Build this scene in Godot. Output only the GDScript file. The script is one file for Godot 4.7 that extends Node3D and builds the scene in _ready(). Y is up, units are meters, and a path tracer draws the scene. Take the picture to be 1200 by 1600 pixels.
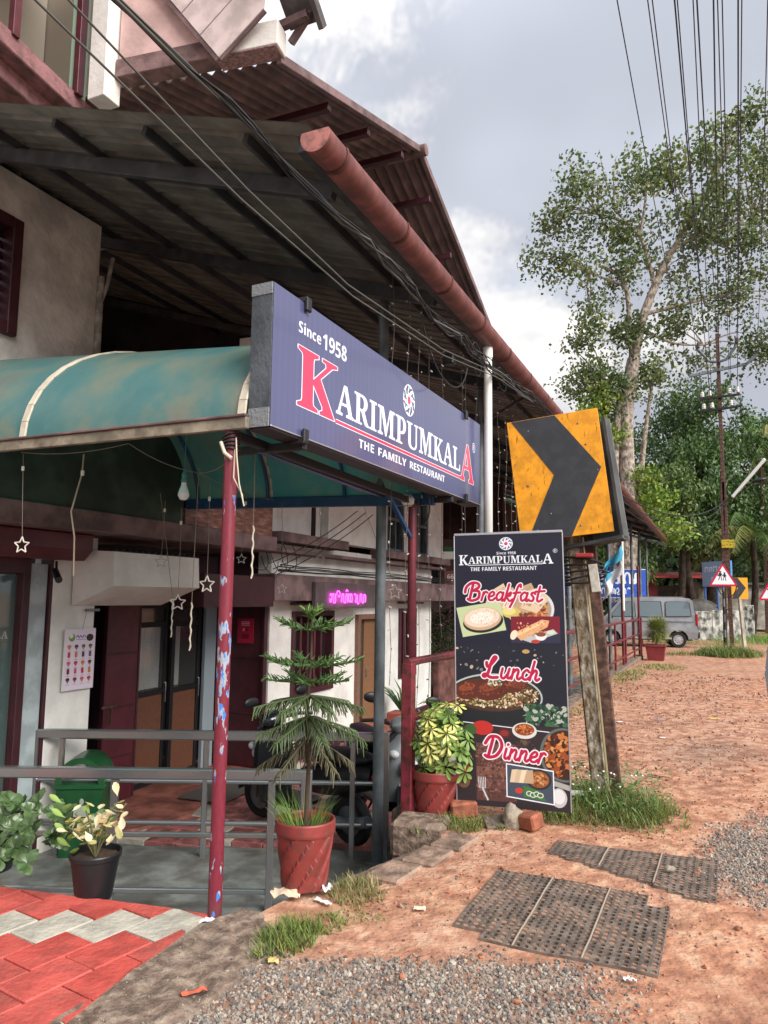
extends Node3D
# A roadside restaurant: covered front with a red gutter, a sunken yard, signs, a red earth verge and a tall tree.
# World: -z runs away along the building front, +x is towards the road, y = 0 is the verge.

class G:
	var v := PackedVector3Array()
	var n := PackedVector3Array()
	var u := PackedVector2Array()
	var c := PackedColorArray()
	var col := Color.WHITE
	var x := Transform3D.IDENTITY
	func p(a: Vector3, m: Vector3, t := Vector2.ZERO) -> void:
		v.append(x * a)
		n.append((x.basis * m).normalized())
		u.append(t)
		c.append(col)
	func tri(a: Vector3, b: Vector3, d: Vector3, ta := Vector2.ZERO, tb := Vector2.ZERO, td := Vector2.ZERO) -> void:
		var m := (b - a).cross(d - a)
		if m.length_squared() < 1e-18:
			return
		p(a, m, ta)
		p(d, m, td)
		p(b, m, tb)
	func otri(a: Vector3, b: Vector3, d: Vector3, out: Vector3) -> void:
		if (b - a).cross(d - a).dot(out) < 0.0:
			tri(a, d, b)
		else:
			tri(a, b, d)
	func quad(a: Vector3, b: Vector3, d: Vector3, e: Vector3) -> void:
		tri(a, b, d, Vector2(0, 1), Vector2(1, 1), Vector2(1, 0))
		tri(a, d, e, Vector2(0, 1), Vector2(1, 0), Vector2(0, 0))
	func oquad(a: Vector3, b: Vector3, d: Vector3, e: Vector3, out: Vector3) -> void:
		if (b - a).cross(d - a).dot(out) < 0.0:
			quad(a, e, d, b)
		else:
			quad(a, b, d, e)
	func st(a: Vector3, b: Vector3, d: Vector3, na: Vector3, nb: Vector3, nd: Vector3) -> void:
		var m := (b - a).cross(d - a)
		if m.length_squared() < 1e-18:
			return
		p(a, na)
		if m.dot(na + nb + nd) > 0.0:
			p(d, nd)
			p(b, nb)
		else:
			p(b, nb)
			p(d, nd)
	func box(o: Vector3, s: Vector3, bev := 0.0, b := Basis.IDENTITY) -> void:
		var keep := x
		x = x * Transform3D(b, o)
		var h := s / 2.0
		var q := minf(bev, minf(h.x, minf(h.y, h.z)) * 0.9)
		var e := [Vector3.RIGHT, Vector3.UP, Vector3.BACK]
		for i in 3:
			var j := (i + 1) % 3
			var k := (i + 2) % 3
			for sg in [-1.0, 1.0]:
				var f: Vector3 = e[i] * h[i] * sg
				var a: Vector3 = e[j] * (h[j] - q)
				var d: Vector3 = e[k] * (h[k] - q)
				if sg > 0:
					quad(f - a - d, f + a - d, f + a + d, f - a + d)
				else:
					quad(f + a - d, f - a - d, f - a + d, f + a + d)
				if q > 0:
					for sj in [-1.0, 1.0]:
						var o1: Vector3 = e[i] * sg + e[j] * sj
						var p1: Vector3 = e[i] * h[i] * sg + e[j] * (h[j] - q) * sj
						var p2: Vector3 = e[i] * (h[i] - q) * sg + e[j] * h[j] * sj
						oquad(p1 - d, p1 + d, p2 + d, p2 - d, o1)
		if q > 0:
			for sx in [-1.0, 1.0]:
				for sy in [-1.0, 1.0]:
					for sz in [-1.0, 1.0]:
						var w := Vector3(sx, sy, sz)
						var l := (h - Vector3.ONE * q) * w
						otri(l + Vector3(q * sx, 0, 0), l + Vector3(0, q * sy, 0), l + Vector3(0, 0, q * sz), w)
		x = keep
	func bar(a: Vector3, b: Vector3, w: float, h: float, bev := 0.0) -> void:   # a box along a-b, w wide and h high
		var z := (b - a).normalized()
		var s := Vector3.UP.cross(z)
		s = s.normalized() if s.length() > 0.01 else Vector3.RIGHT
		box((a + b) / 2.0, Vector3(w, h, a.distance_to(b)), bev, Basis(s, z.cross(s), z))
	func tube(pts: Array, r, sides := 8, cap := true) -> void:
		var last := []
		var side := Vector3.ZERO
		for i in pts.size():
			var d: Vector3 = (pts[mini(i + 1, pts.size() - 1)] - pts[maxi(i - 1, 0)]).normalized()
			if i == 0:
				side = d.cross(Vector3.UP if absf(d.y) < 0.9 else Vector3.RIGHT).normalized()
			side = (side - d * side.dot(d)).normalized()
			var up := side.cross(d)
			var rr: float = r[i] if r is Array else r
			var ring := []
			for k in sides:
				var w := side * cos(TAU * k / sides) + up * sin(TAU * k / sides)
				ring.append([pts[i] + w * rr, w])
			if i > 0:
				for k in sides:
					var a = last[k]
					var b = last[(k + 1) % sides]
					var e = ring[(k + 1) % sides]
					var f = ring[k]
					st(a[0], b[0], e[0], a[1], b[1], e[1])
					st(a[0], e[0], f[0], a[1], e[1], f[1])
			if cap and (i == 0 or i == pts.size() - 1):
				for k in range(1, sides - 1):
					otri(ring[0][0], ring[k][0], ring[k + 1][0], -d if i == 0 else d)
			last = ring
	func lathe(prof: Array, sides := 24, twist := 0.0) -> void:   # prof: Vector2(radius, y) upwards on the outside
		for i in prof.size() - 1:
			var a: Vector2 = prof[i]
			var b: Vector2 = prof[i + 1]
			var m := Vector2(b.y - a.y, a.x - b.x)
			if m.length() < 1e-6:
				continue
			m = m.normalized()
			for k in sides:
				var s := TAU * k / sides
				var t := TAU * (k + 1) / sides
				var d0 := Vector3(cos(s), 0, sin(s))
				var d1 := Vector3(cos(t), 0, sin(t))
				var n0 := d0 * m.x + Vector3.UP * m.y
				var n1 := d1 * m.x + Vector3.UP * m.y
				var q0 := d0 * a.x + Vector3.UP * a.y
				var q1 := d1 * a.x + Vector3.UP * a.y
				var q2 := d1 * b.x + Vector3.UP * b.y
				var q3 := d0 * b.x + Vector3.UP * b.y
				st(q0, q1, q2, n0, n1, n1)
				st(q0, q2, q3, n0, n1, n0)
	func ell(o: Vector3, r: Vector3, b := Basis.IDENTITY, rings := 8, segs := 12) -> void:
		var keep := x
		x = x * Transform3D(b, o)
		for i in rings:
			for k in segs:
				var q := []
				for w in [[i, k], [i + 1, k], [i + 1, k + 1], [i, k + 1]]:
					var th: float = PI * w[0] / rings
					var ph: float = TAU * w[1] / segs
					q.append(Vector3(sin(th) * cos(ph), cos(th), sin(th) * sin(ph)))
				st(q[0] * r, q[1] * r, q[2] * r, q[0] / r, q[1] / r, q[2] / r)
				st(q[0] * r, q[2] * r, q[3] * r, q[0] / r, q[2] / r, q[3] / r)
		x = keep
	func prism(poly: PackedVector2Array, t: Transform3D, depth: float) -> void:   # outline in xy, from z = 0 to z = depth
		var keep := x
		x = x * t
		if Geometry2D.is_polygon_clockwise(poly):
			poly.reverse()
		var ix := Geometry2D.triangulate_polygon(poly)
		for i in range(0, ix.size(), 3):
			var a := poly[ix[i]]
			var b := poly[ix[i + 1]]
			var d := poly[ix[i + 2]]
			otri(Vector3(a.x, a.y, depth), Vector3(b.x, b.y, depth), Vector3(d.x, d.y, depth), Vector3.BACK)
			otri(Vector3(a.x, a.y, 0), Vector3(b.x, b.y, 0), Vector3(d.x, d.y, 0), Vector3.FORWARD)
		for i in poly.size():
			var a := poly[i]
			var b := poly[(i + 1) % poly.size()]
			oquad(Vector3(a.x, a.y, 0), Vector3(b.x, b.y, 0), Vector3(b.x, b.y, depth), Vector3(a.x, a.y, depth), Vector3(b.y - a.y, a.x - b.x, 0))
		x = keep
	func surf(nu: int, nv: int, f: Callable, out := Vector3.UP) -> void:
		var g := []
		for i in nu + 1:
			var row := PackedVector3Array()
			for j in nv + 1:
				row.append(f.call(float(i) / nu, float(j) / nv))
			g.append(row)
		var m := []
		var mid := Vector3.ZERO
		for row in g:
			for q in row:
				mid += q / float((nu + 1) * (nv + 1))
		var vote := 0.0
		for i in nu + 1:
			var row := PackedVector3Array()
			for j in nv + 1:
				var w: Vector3 = (g[mini(i + 1, nu)][j] - g[maxi(i - 1, 0)][j]).cross(g[i][mini(j + 1, nv)] - g[i][maxi(j - 1, 0)]).normalized()
				vote += w.dot(out if out != Vector3.ZERO else g[i][j] - mid)
				row.append(w)
			m.append(row)
		if vote < 0.0:
			for row in m:
				for j in nv + 1:
					row[j] = -row[j]
		for i in nu:
			for j in nv:
				st(g[i][j], g[i + 1][j], g[i + 1][j + 1], m[i][j], m[i + 1][j], m[i + 1][j + 1])
				st(g[i][j], g[i + 1][j + 1], g[i][j + 1], m[i][j], m[i + 1][j + 1], m[i][j + 1])
	func mesh() -> ArrayMesh:
		var a := []
		a.resize(Mesh.ARRAY_MAX)
		a[Mesh.ARRAY_VERTEX] = v
		a[Mesh.ARRAY_NORMAL] = n
		a[Mesh.ARRAY_TEX_UV] = u
		a[Mesh.ARRAY_COLOR] = c
		var am := ArrayMesh.new()
		am.add_surface_from_arrays(Mesh.PRIMITIVE_TRIANGLES, a)
		return am


class Paint:   # flat print for signs and posters
	var im: Image
	var w: int
	var h: int
	func _init(a: int, b: int, c: Color) -> void:
		w = a
		h = b
		im = Image.create(w, h, false, Image.FORMAT_RGB8)
		im.fill(c)
	func poly(pts: Array, c: Color) -> void:
		var y0: float = pts[0].y
		var y1 := y0
		for q in pts:
			y0 = minf(y0, q.y)
			y1 = maxf(y1, q.y)
		for y in range(maxi(0, floori(y0)), mini(h, ceili(y1) + 1)):
			var yy := y + 0.5
			var xs := []
			for i in pts.size():
				var a: Vector2 = pts[i]
				var b: Vector2 = pts[(i + 1) % pts.size()]
				if (a.y <= yy) != (b.y <= yy):
					xs.append(a.x + (yy - a.y) / (b.y - a.y) * (b.x - a.x))
			xs.sort()
			for i in range(0, xs.size() - 1, 2):
				var s := maxi(0, roundi(xs[i]))
				var t := mini(w, roundi(xs[i + 1]))
				if t > s:
					im.fill_rect(Rect2i(s, y, t - s, 1), c)
	func rect(x: float, y: float, a: float, b: float, c: Color) -> void:
		im.fill_rect(Rect2i(roundi(x), roundi(y), roundi(a), roundi(b)), c)
	func ell(cx: float, cy: float, rx: float, ry: float, c: Color, rot := 0.0) -> void:
		var pts := []
		for i in 40:
			pts.append(Vector2(cx, cy) + Vector2(cos(TAU * i / 40) * rx, sin(TAU * i / 40) * ry).rotated(rot))
		poly(pts, c)
	func stroke(pts: Array, wd: float, c: Color) -> void:
		for i in pts.size():
			ell(pts[i].x, pts[i].y, wd / 2, wd / 2, c)
			if i > 0:
				var d: Vector2 = pts[i] - pts[i - 1]
				if d.length() > 0.1:
					var o := d.normalized().orthogonal() * wd / 2
					poly([pts[i - 1] + o, pts[i] + o, pts[i] - o, pts[i - 1] - o], c)
	func text(s: String, font: String, weight: int, x: float, y: float, tw: float, th: float, c: Color) -> void:   # fits the box x, y, tw, th
		var t := TextMesh.new()
		var f := SystemFont.new()
		f.font_names = PackedStringArray([font])
		f.font_weight = weight
		t.font = f
		t.text = s
		t.font_size = 64
		t.depth = 0.0
		t.curve_step = 2.0
		var a := t.get_mesh_arrays()
		var q: PackedVector3Array = a[Mesh.ARRAY_VERTEX]
		var ix = a[Mesh.ARRAY_INDEX]
		if q.is_empty():
			return
		var lo := Vector2(q[0].x, q[0].y)
		var hi := lo
		for k in q:
			lo = lo.min(Vector2(k.x, k.y))
			hi = hi.max(Vector2(k.x, k.y))
		var size := hi - lo
		var cnt: int = ix.size() if ix != null else q.size()
		for i in range(0, cnt, 3):
			var pt := []
			for k in 3:
				var e: Vector3 = q[ix[i + k]] if ix != null else q[i + k]
				pt.append(Vector2(x + (e.x - lo.x) / size.x * tw, y + (hi.y - e.y) / size.y * th))
			poly(pt, c)
	func speck(x: float, y: float, a: float, b: float, cols: Array, count: int, r0: float, r1: float, sd: int, round_area := false) -> void:
		var R := RandomNumberGenerator.new()
		R.seed = sd
		for i in count:
			var q := Vector2(R.randf(), R.randf())
			if round_area and (q - Vector2(0.5, 0.5)).length() > 0.5:
				continue
			var r := R.randf_range(r0, r1)
			ell(x + q.x * a, y + q.y * b, r, r * R.randf_range(0.4, 1.0), cols[R.randi() % cols.size()], R.randf() * PI)
	static func curve(pts: Array, steps := 6) -> Array:
		var out := []
		for i in pts.size() - 1:
			var p0: Vector2 = pts[maxi(i - 1, 0)]
			var p3: Vector2 = pts[mini(i + 2, pts.size() - 1)]
			for k in steps:
				out.append((pts[i] as Vector2).cubic_interpolate(pts[i + 1], p0, p3, float(k) / steps))
		out.append(pts[-1])
		return out
	func tex() -> ImageTexture:
		im.resize(w / 2, h / 2, Image.INTERPOLATE_BILINEAR)
		return ImageTexture.create_from_image(im)


var R := RandomNumberGenerator.new()
var TX := {}
var MATS := {}
var NOISE := FastNoiseLite.new()


func V(a: float, b: float, c: float) -> Vector3:
	return Vector3(a, b, c)


func C(r: float, g: float, b: float) -> Color:
	return Color(r / 255.0, g / 255.0, b / 255.0)


func lin(r: float, g: float, b: float) -> Color:
	return C(r, g, b).srgb_to_linear()


func thing(nm: String, label: String, cat: String, at := Vector3.ZERO, grp := "") -> Node3D:
	var o := Node3D.new()
	o.name = nm
	add_child(o, true)
	o.position = at
	tag(o, label, cat, grp)
	return o


func tag(o: Node, label: String, cat: String, grp := "") -> void:
	o.set_meta("label", label)
	o.set_meta("category", cat)
	if grp != "":
		o.set_meta("group", grp)


func part(par: Node3D, nm: String, g, m: Material, local := false) -> MeshInstance3D:
	var o := MeshInstance3D.new()
	o.name = nm
	o.mesh = g.mesh() if g is G else g
	o.material_override = m
	par.add_child(o, true)
	if not local:
		o.transform = par.global_transform.affine_inverse()
	return o


func single(nm: String, g, m: Material, label: String, cat: String, grp := "") -> MeshInstance3D:
	var o := part(self, nm, g, m)
	tag(o, label, cat, grp)
	return o


func struct(nm: String, g, m: Material) -> MeshInstance3D:
	var o := part(self, nm, g, m)
	o.set_meta("kind", "structure")
	return o


func copies(par: Node3D, nm: String, mesh: Mesh, m: Material, ts: Array, cs: Array) -> MultiMeshInstance3D:
	var mm := MultiMesh.new()
	mm.transform_format = MultiMesh.TRANSFORM_3D
	mm.use_colors = true
	mm.mesh = mesh
	mm.instance_count = ts.size()
	for i in ts.size():
		mm.set_instance_transform(i, ts[i])
		mm.set_instance_color(i, cs[i])
	var o := MultiMeshInstance3D.new()
	o.name = nm
	o.multimesh = mm
	o.material_override = m
	par.add_child(o, true)
	if par != self:
		o.transform = par.global_transform.affine_inverse()
	o.set_meta("kind", "stuff")
	return o


func noise_tex(key: String, freq: float, oct: int, ramp: Array, cell := false, normal := 0.0, size := 512) -> void:
	var f := FastNoiseLite.new()
	f.noise_type = FastNoiseLite.TYPE_CELLULAR if cell else FastNoiseLite.TYPE_SIMPLEX_SMOOTH
	f.frequency = freq
	f.fractal_octaves = oct
	f.fractal_gain = 0.6
	f.seed = key.hash() % 1000
	var t := NoiseTexture2D.new()
	t.width = size
	t.height = size
	t.seamless = true
	t.noise = f
	if normal > 0.0:
		t.as_normal_map = true
		t.bump_strength = normal
	elif ramp.size():
		var g := Gradient.new()
		var offs := PackedFloat32Array()
		var cols := PackedColorArray()
		for q in ramp:
			offs.append(q[0])
			cols.append(q[1])
		g.offsets = offs
		g.colors = cols
		t.color_ramp = g
	TX[key] = t


func gray(a: float, b: float, lo := 0.0, hi := 1.0) -> Array:
	return [[lo, Color(a, a, a)], [hi, Color(b, b, b)]]


func mt(key: String, col: Color, rough: float, o := {}) -> StandardMaterial3D:
	if MATS.has(key):
		return MATS[key]
	var m := StandardMaterial3D.new()
	m.resource_name = key
	m.albedo_color = col
	m.roughness = rough
	m.metallic = o.get("metal", 0.0)
	m.metallic_specular = o.get("spec", 0.5)
	var s: Vector3 = o.get("s", V(1, 1, 1))
	if o.has("tex"):
		m.albedo_texture = TX[o.tex]
	if o.has("tex") or o.has("nrm") or o.has("rt"):
		m.uv1_triplanar = true
		m.uv1_world_triplanar = true
		m.uv1_scale = s
	if o.has("rt"):
		m.roughness_texture = TX[o.rt]
		m.roughness_texture_channel = BaseMaterial3D.TEXTURE_CHANNEL_RED
	if o.has("nrm"):
		m.normal_enabled = true
		m.normal_texture = TX[o.nrm]
		m.normal_scale = o.get("nk", 0.5)
	if o.has("hm"):
		m.heightmap_enabled = true
		m.heightmap_texture = TX[o.hm]
		m.heightmap_scale = o.get("hk", 1.0)
	if o.has("det"):
		m.detail_enabled = true
		m.detail_albedo = TX[o.det]
		m.detail_blend_mode = o.get("mode", BaseMaterial3D.BLEND_MODE_MIX)
		m.detail_uv_layer = BaseMaterial3D.DETAIL_UV_2
		m.uv2_triplanar = true
		m.uv2_world_triplanar = true
		m.uv2_scale = o.get("ds", V(1, 1, 1))
	if o.has("back"):
		m.backlight_enabled = true
		m.backlight = o.back
	if o.has("coat"):
		m.clearcoat_enabled = true
		m.clearcoat = o.coat
		m.clearcoat_roughness = 0.1
	if o.has("alpha"):
		m.transparency = BaseMaterial3D.TRANSPARENCY_ALPHA
		m.albedo_color.a = o.alpha
	if o.has("emi"):
		m.emission_enabled = true
		m.emission = o.emi
		m.emission_energy_multiplier = o.get("ee", 1.0)
	m.vertex_color_use_as_albedo = o.get("vc", false)
	m.cull_mode = BaseMaterial3D.CULL_DISABLED
	MATS[key] = m
	return m


func print_mat(key: String, t: Texture2D, rough := 0.45, spec := 0.5) -> StandardMaterial3D:
	var m := StandardMaterial3D.new()
	m.resource_name = key
	m.albedo_texture = t
	m.roughness = rough
	m.metallic_specular = spec
	m.texture_repeat = false
	return m


func arc(o: Vector3, a: Vector3, b: Vector3, s: float, e: float, k := 8) -> Array:
	var out := []
	for i in k + 1:
		var t := lerpf(s, e, float(i) / k)
		out.append(o + a * cos(t) + b * sin(t))
	return out


func sag(a: Vector3, b: Vector3, d: float, k := 10) -> Array:
	var out := []
	for i in k + 1:
		var t := float(i) / k
		out.append(a.lerp(b, t) - Vector3.UP * d * 4.0 * t * (1.0 - t))
	return out


func _ready() -> void:
	R.seed = 11
	NOISE.noise_type = FastNoiseLite.TYPE_SIMPLEX_SMOOTH
	NOISE.frequency = 1.0
	NOISE.fractal_octaves = 3
	NOISE.seed = 5
	view()
	textures()
	ground()
	yard()
	building()
	veranda()
	upper_floor()
	canopy()
	sign_board()
	stainless_railings()
	pipe_railing()
	far_setting()
	trees()
	van()
	chevron_near()
	banner()
	far_signs()
	poles_and_wires()
	scooters()
	potted_plants()
	shop_details()
	hanging_things()
	gutter_cables()
	mats()
	verge_details()
	grass_and_stones()


func view() -> void:
	var cam := Camera3D.new()
	cam.name = "camera"
	cam.fov = 68.82
	cam.far = 1000.0
	cam.near = 0.05
	cam.position = V(0, 1.55, 0)
	cam.basis = Basis(Vector3.UP, deg_to_rad(24.0)) * Basis(Vector3.RIGHT, deg_to_rad(6.5)) * Basis(Vector3.BACK, deg_to_rad(0.7))
	add_child(cam)
	cam.current = true
	var e := Environment.new()
	e.background_mode = Environment.BG_SKY
	e.tonemap_mode = Environment.TONE_MAPPER_LINEAR
	e.tonemap_exposure = 3.55
	e.sdfgi_enabled = true
	e.ssao_enabled = true
	e.ssil_enabled = true
	var sky := Sky.new()
	var sm := PanoramaSkyMaterial.new()
	sm.panorama = cloud_sky()
	sky.sky_material = sm
	e.sky = sky
	var we := WorldEnvironment.new()
	we.name = "environment"
	we.environment = e
	add_child(we)
	var sun := DirectionalLight3D.new()
	sun.name = "sun"
	sun.light_energy = 0.5
	sun.light_color = Color(1.0, 0.98, 0.955)
	sun.light_angular_distance = 40.0
	sun.shadow_enabled = true
	sun.rotation_degrees = V(-36, 66, 0)
	add_child(sun)


func cloud_sky() -> ImageTexture:
	var w := 1600
	var h := 800
	var im := Image.create(w, h, false, Image.FORMAT_RGBF)
	var n := FastNoiseLite.new()
	n.noise_type = FastNoiseLite.TYPE_SIMPLEX_SMOOTH
	n.frequency = 1.25
	n.fractal_octaves = 6
	n.fractal_gain = 0.52
	n.seed = 25
	n.domain_warp_enabled = true
	n.domain_warp_amplitude = 0.22
	n.domain_warp_frequency = 1.6
	var n2 := FastNoiseLite.new()
	n2.noise_type = FastNoiseLite.TYPE_SIMPLEX_SMOOTH
	n2.frequency = 0.8
	n2.fractal_octaves = 4
	n2.seed = 4
	var blue := V(0.209, 0.225, 0.252)
	var shade := V(0.150, 0.158, 0.182)
	var white := V(0.341, 0.329, 0.316)
	for j in h:
		var th := PI * (j + 0.5) / h
		var y := cos(th)
		if y < -0.03:
			for i in w:
				im.set_pixel(i, j, Color(0.2, 0.19, 0.18))
			continue
		for i in w:
			var ph := TAU * ((i + 0.5) / w - 0.5)
			var d := V(sin(ph) * sin(th), y, -cos(ph) * sin(th))
			var q := d / (maxf(y, 0.0) + 0.42) * 1.25
			var a := n.get_noise_3d(q.x, q.y * 0.6, q.z)
			var b := n2.get_noise_3d(q.x + 7.0, q.y, q.z)
			var c := blue.lerp(shade, smoothstep(-0.25, 0.3, b))
			c = c.lerp(white, smoothstep(-0.04, 0.42, a))
			c = c.lerp(V(0.228, 0.247, 0.271), smoothstep(0.30, 0.0, y) * 0.7)
			c *= 0.92 + 0.55 * maxf(y, 0.0) * maxf(y, 0.0)
			im.set_pixel(i, j, Color(c.x, c.y, c.z))
	return ImageTexture.create_from_image(im)


func textures() -> void:
	noise_tex("blotch", 0.006, 5, gray(0.70, 1.0, 0.25, 0.75))
	noise_tex("soft", 0.006, 4, gray(0.86, 1.0, 0.3, 0.7))
	noise_tex("pale", 0.006, 5, gray(0.93, 1.0, 0.3, 0.7))
	noise_tex("grain", 0.05, 3, gray(0.72, 1.0, 0.2, 0.8))
	noise_tex("n_fine", 0.06, 4, [], false, 3.0)
	noise_tex("n_rough", 0.03, 5, [], false, 8.0)
	noise_tex("rough", 0.02, 4, gray(0.55, 1.0, 0.3, 0.7))
	var z := Color(0.25, 0.16, 0.10, 0.0)
	noise_tex("rust", 0.012, 5, [[0.0, z], [0.52, z], [0.66, Color(0.25, 0.16, 0.10, 0.75)], [1.0, Color(0.20, 0.12, 0.08, 0.95)]])
	noise_tex("moss", 0.014, 5, [[0.0, Color(0.16, 0.16, 0.09, 0.0)], [0.5, Color(0.16, 0.16, 0.09, 0.0)], [0.68, Color(0.15, 0.15, 0.10, 0.7)], [1.0, Color(0.10, 0.11, 0.08, 0.9)]])
	noise_tex("dirt", 0.008, 6, [[0.0, Color(0.30, 0.26, 0.22, 0.0)], [0.45, Color(0.30, 0.26, 0.22, 0.0)], [0.7, Color(0.30, 0.25, 0.21, 0.45)], [1.0, Color(0.22, 0.18, 0.15, 0.7)]])
	noise_tex("stain", 0.008, 6, [[0.0, Color(0.5, 0.47, 0.43, 0.0)], [0.5, Color(0.5, 0.47, 0.43, 0.0)], [0.75, Color(0.5, 0.46, 0.42, 0.09)], [1.0, Color(0.4, 0.36, 0.32, 0.22)]])
	noise_tex("soil", 0.010, 6, [[0.0, C(122, 86, 70)], [0.3, C(158, 112, 90)], [0.55, C(180, 134, 109)], [0.75, C(196, 158, 133)], [1.0, C(156, 128, 111)]], false, 0.0, 1024)
	noise_tex("soil_h", 0.035, 5, [], false, 0.0, 1024)
	noise_tex("concrete", 0.02, 6, [[0.0, C(66, 54, 46)], [0.4, C(106, 88, 76)], [0.6, C(130, 112, 98)], [1.0, C(174, 158, 142)]])
	noise_tex("asphalt", 0.09, 3, [[0.2, C(52, 53, 56)], [0.5, C(74, 75, 78)], [0.85, C(112, 111, 110)]])
	noise_tex("wood", 0.01, 4, [[0.2, C(84, 52, 36)], [0.5, C(120, 78, 56)], [0.8, C(146, 100, 74)]])
	noise_tex("laminate", 0.012, 4, [[0.2, C(96, 62, 54)], [0.5, C(128, 84, 72)], [0.72, C(150, 106, 92)], [0.9, C(176, 140, 124)]])
	noise_tex("rusty_iron", 0.02, 5, [[0.15, C(44, 30, 24)], [0.5, C(78, 52, 42)], [0.85, C(112, 82, 70)]])
	noise_tex("bark", 0.016, 6, [[0.2, C(84, 74, 64)], [0.42, C(136, 124, 112)], [0.55, C(172, 160, 148)], [0.85, C(200, 192, 180)]])
	noise_tex("oldpost", 0.02, 6, [[0.1, C(70, 54, 38)], [0.4, C(112, 94, 72)], [0.6, C(150, 138, 120)], [0.9, C(196, 190, 176)]])
	noise_tex("teal", 0.005, 6, [[0.2, C(112, 168, 172)], [0.4, C(132, 176, 176)], [0.52, C(160, 180, 170)], [0.66, C(190, 184, 164)], [0.85, C(198, 168, 150)]])
	noise_tex("oldwall", 0.012, 6, [[0.15, C(40, 42, 40)], [0.42, C(120, 120, 114)], [0.55, C(176, 174, 166)], [0.85, C(206, 204, 196)]])
	noise_tex("yellow", 0.018, 6, [[0.0, Color(0.18, 0.11, 0.03, 0.0)], [0.72, Color(0.18, 0.11, 0.03, 0.0)], [0.80, Color(0.22, 0.14, 0.05, 0.5)], [1.0, Color(0.12, 0.08, 0.04, 0.95)]])
	# the materials used in many places
	mt("white_paint", C(232, 229, 223), 0.8, {"tex": "pale", "s": V(0.5, 0.5, 0.5), "det": "stain", "ds": V(0.35, 0.12, 0.35), "nrm": "n_fine", "nk": 0.2})
	mt("grey_plaster", C(224, 221, 214), 0.9, {"tex": "soft", "s": V(0.45, 0.45, 0.45), "det": "stain", "ds": V(0.5, 0.2, 0.5), "nrm": "n_rough", "nk": 0.25})
	mt("maroon", C(88, 34, 44), 0.42, {"tex": "soft", "s": V(1, 1, 1), "nrm": "n_fine", "nk": 0.1})
	mt("maroon_dark", C(70, 30, 38), 0.5, {"tex": "soft", "s": V(1, 1, 1)})
	mt("mauve", C(128, 104, 104), 0.8, {"tex": "blotch", "s": V(0.6, 0.6, 0.6), "nrm": "n_fine", "nk": 0.2})
	mt("maroon_pipe", C(122, 42, 54), 0.38, {"tex": "soft", "s": V(2, 2, 2), "det": "rust", "ds": V(1.6, 1.6, 1.6)})
	mt("grey_steel", C(120, 128, 132), 0.5, {"tex": "blotch", "s": V(1, 0.6, 1), "metal": 0.2})
	mt("stainless", C(168, 170, 172), 0.22, {"metal": 0.8, "rt": "soft", "s": V(3, 3, 3)})
	mt("dark", C(18, 17, 20), 0.6)
	mt("black_plastic", C(26, 27, 30), 0.4)
	mt("black_cable", C(30, 30, 31), 0.55)
	mt("grey_cable", C(120, 120, 112), 0.6)
	mt("pvc_white", C(226, 226, 220), 0.4)
	mt("rusty", Color.WHITE, 0.75, {"tex": "rusty_iron", "s": V(1, 1, 1), "nrm": "n_fine", "nk": 0.3})
	mt("concrete", Color.WHITE, 0.95, {"tex": "concrete", "s": V(0.9, 0.9, 0.9), "nrm": "n_rough", "nk": 0.8})
	mt("glass_dark", C(34, 42, 42), 0.06, {"spec": 0.6})


func edge_x(z: float) -> float:   # the left edge of the verge
	if z > -3.2:
		return -2.1
	var k := [[-3.2, -2.15], [-3.76, -2.06], [-3.86, -1.76], [-4.88, -1.56], [-4.96, -1.98], [-40.0, -1.98]]
	for i in k.size() - 1:
		if z <= k[i][0] and z >= k[i + 1][0]:
			return lerpf(k[i][1], k[i + 1][1], inverse_lerp(k[i][0], k[i + 1][0], z))
	return -1.98


func road_x(z: float) -> float:
	var k := [[400.0, 0.5], [0.0, 0.42], [-8.0, 0.39], [-11.0, 0.47], [-19.0, 0.80], [-30.0, 1.42], [-46.0, 2.5], [-70.0, 5.5], [-120.0, 16.0], [-400.0, 110.0]]
	for i in k.size() - 1:
		if z <= k[i][0] and z >= k[i + 1][0]:
			return lerpf(k[i][1], k[i + 1][1], inverse_lerp(k[i][0], k[i + 1][0], z))
	return 0.5


func gh(x: float, z: float) -> float:   # height of the verge
	var y := -0.13 * smoothstep(-15.0, -25.0, z)
	var rx := road_x(z)
	if x < rx - 0.02 and z < 4.0 and z > -60.0:
		var a := minf(1.0, (rx - x) * 3.0)
		y += a * (0.018 * NOISE.get_noise_2d(x * 0.45, z * 0.45) + 0.006 * NOISE.get_noise_2d(x * 2.2 + 9.0, z * 2.2))
		if z > -5.2 and x < -1.2:
			y -= 0.02 * smoothstep(-1.2, -1.9, x)
	return y


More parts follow.
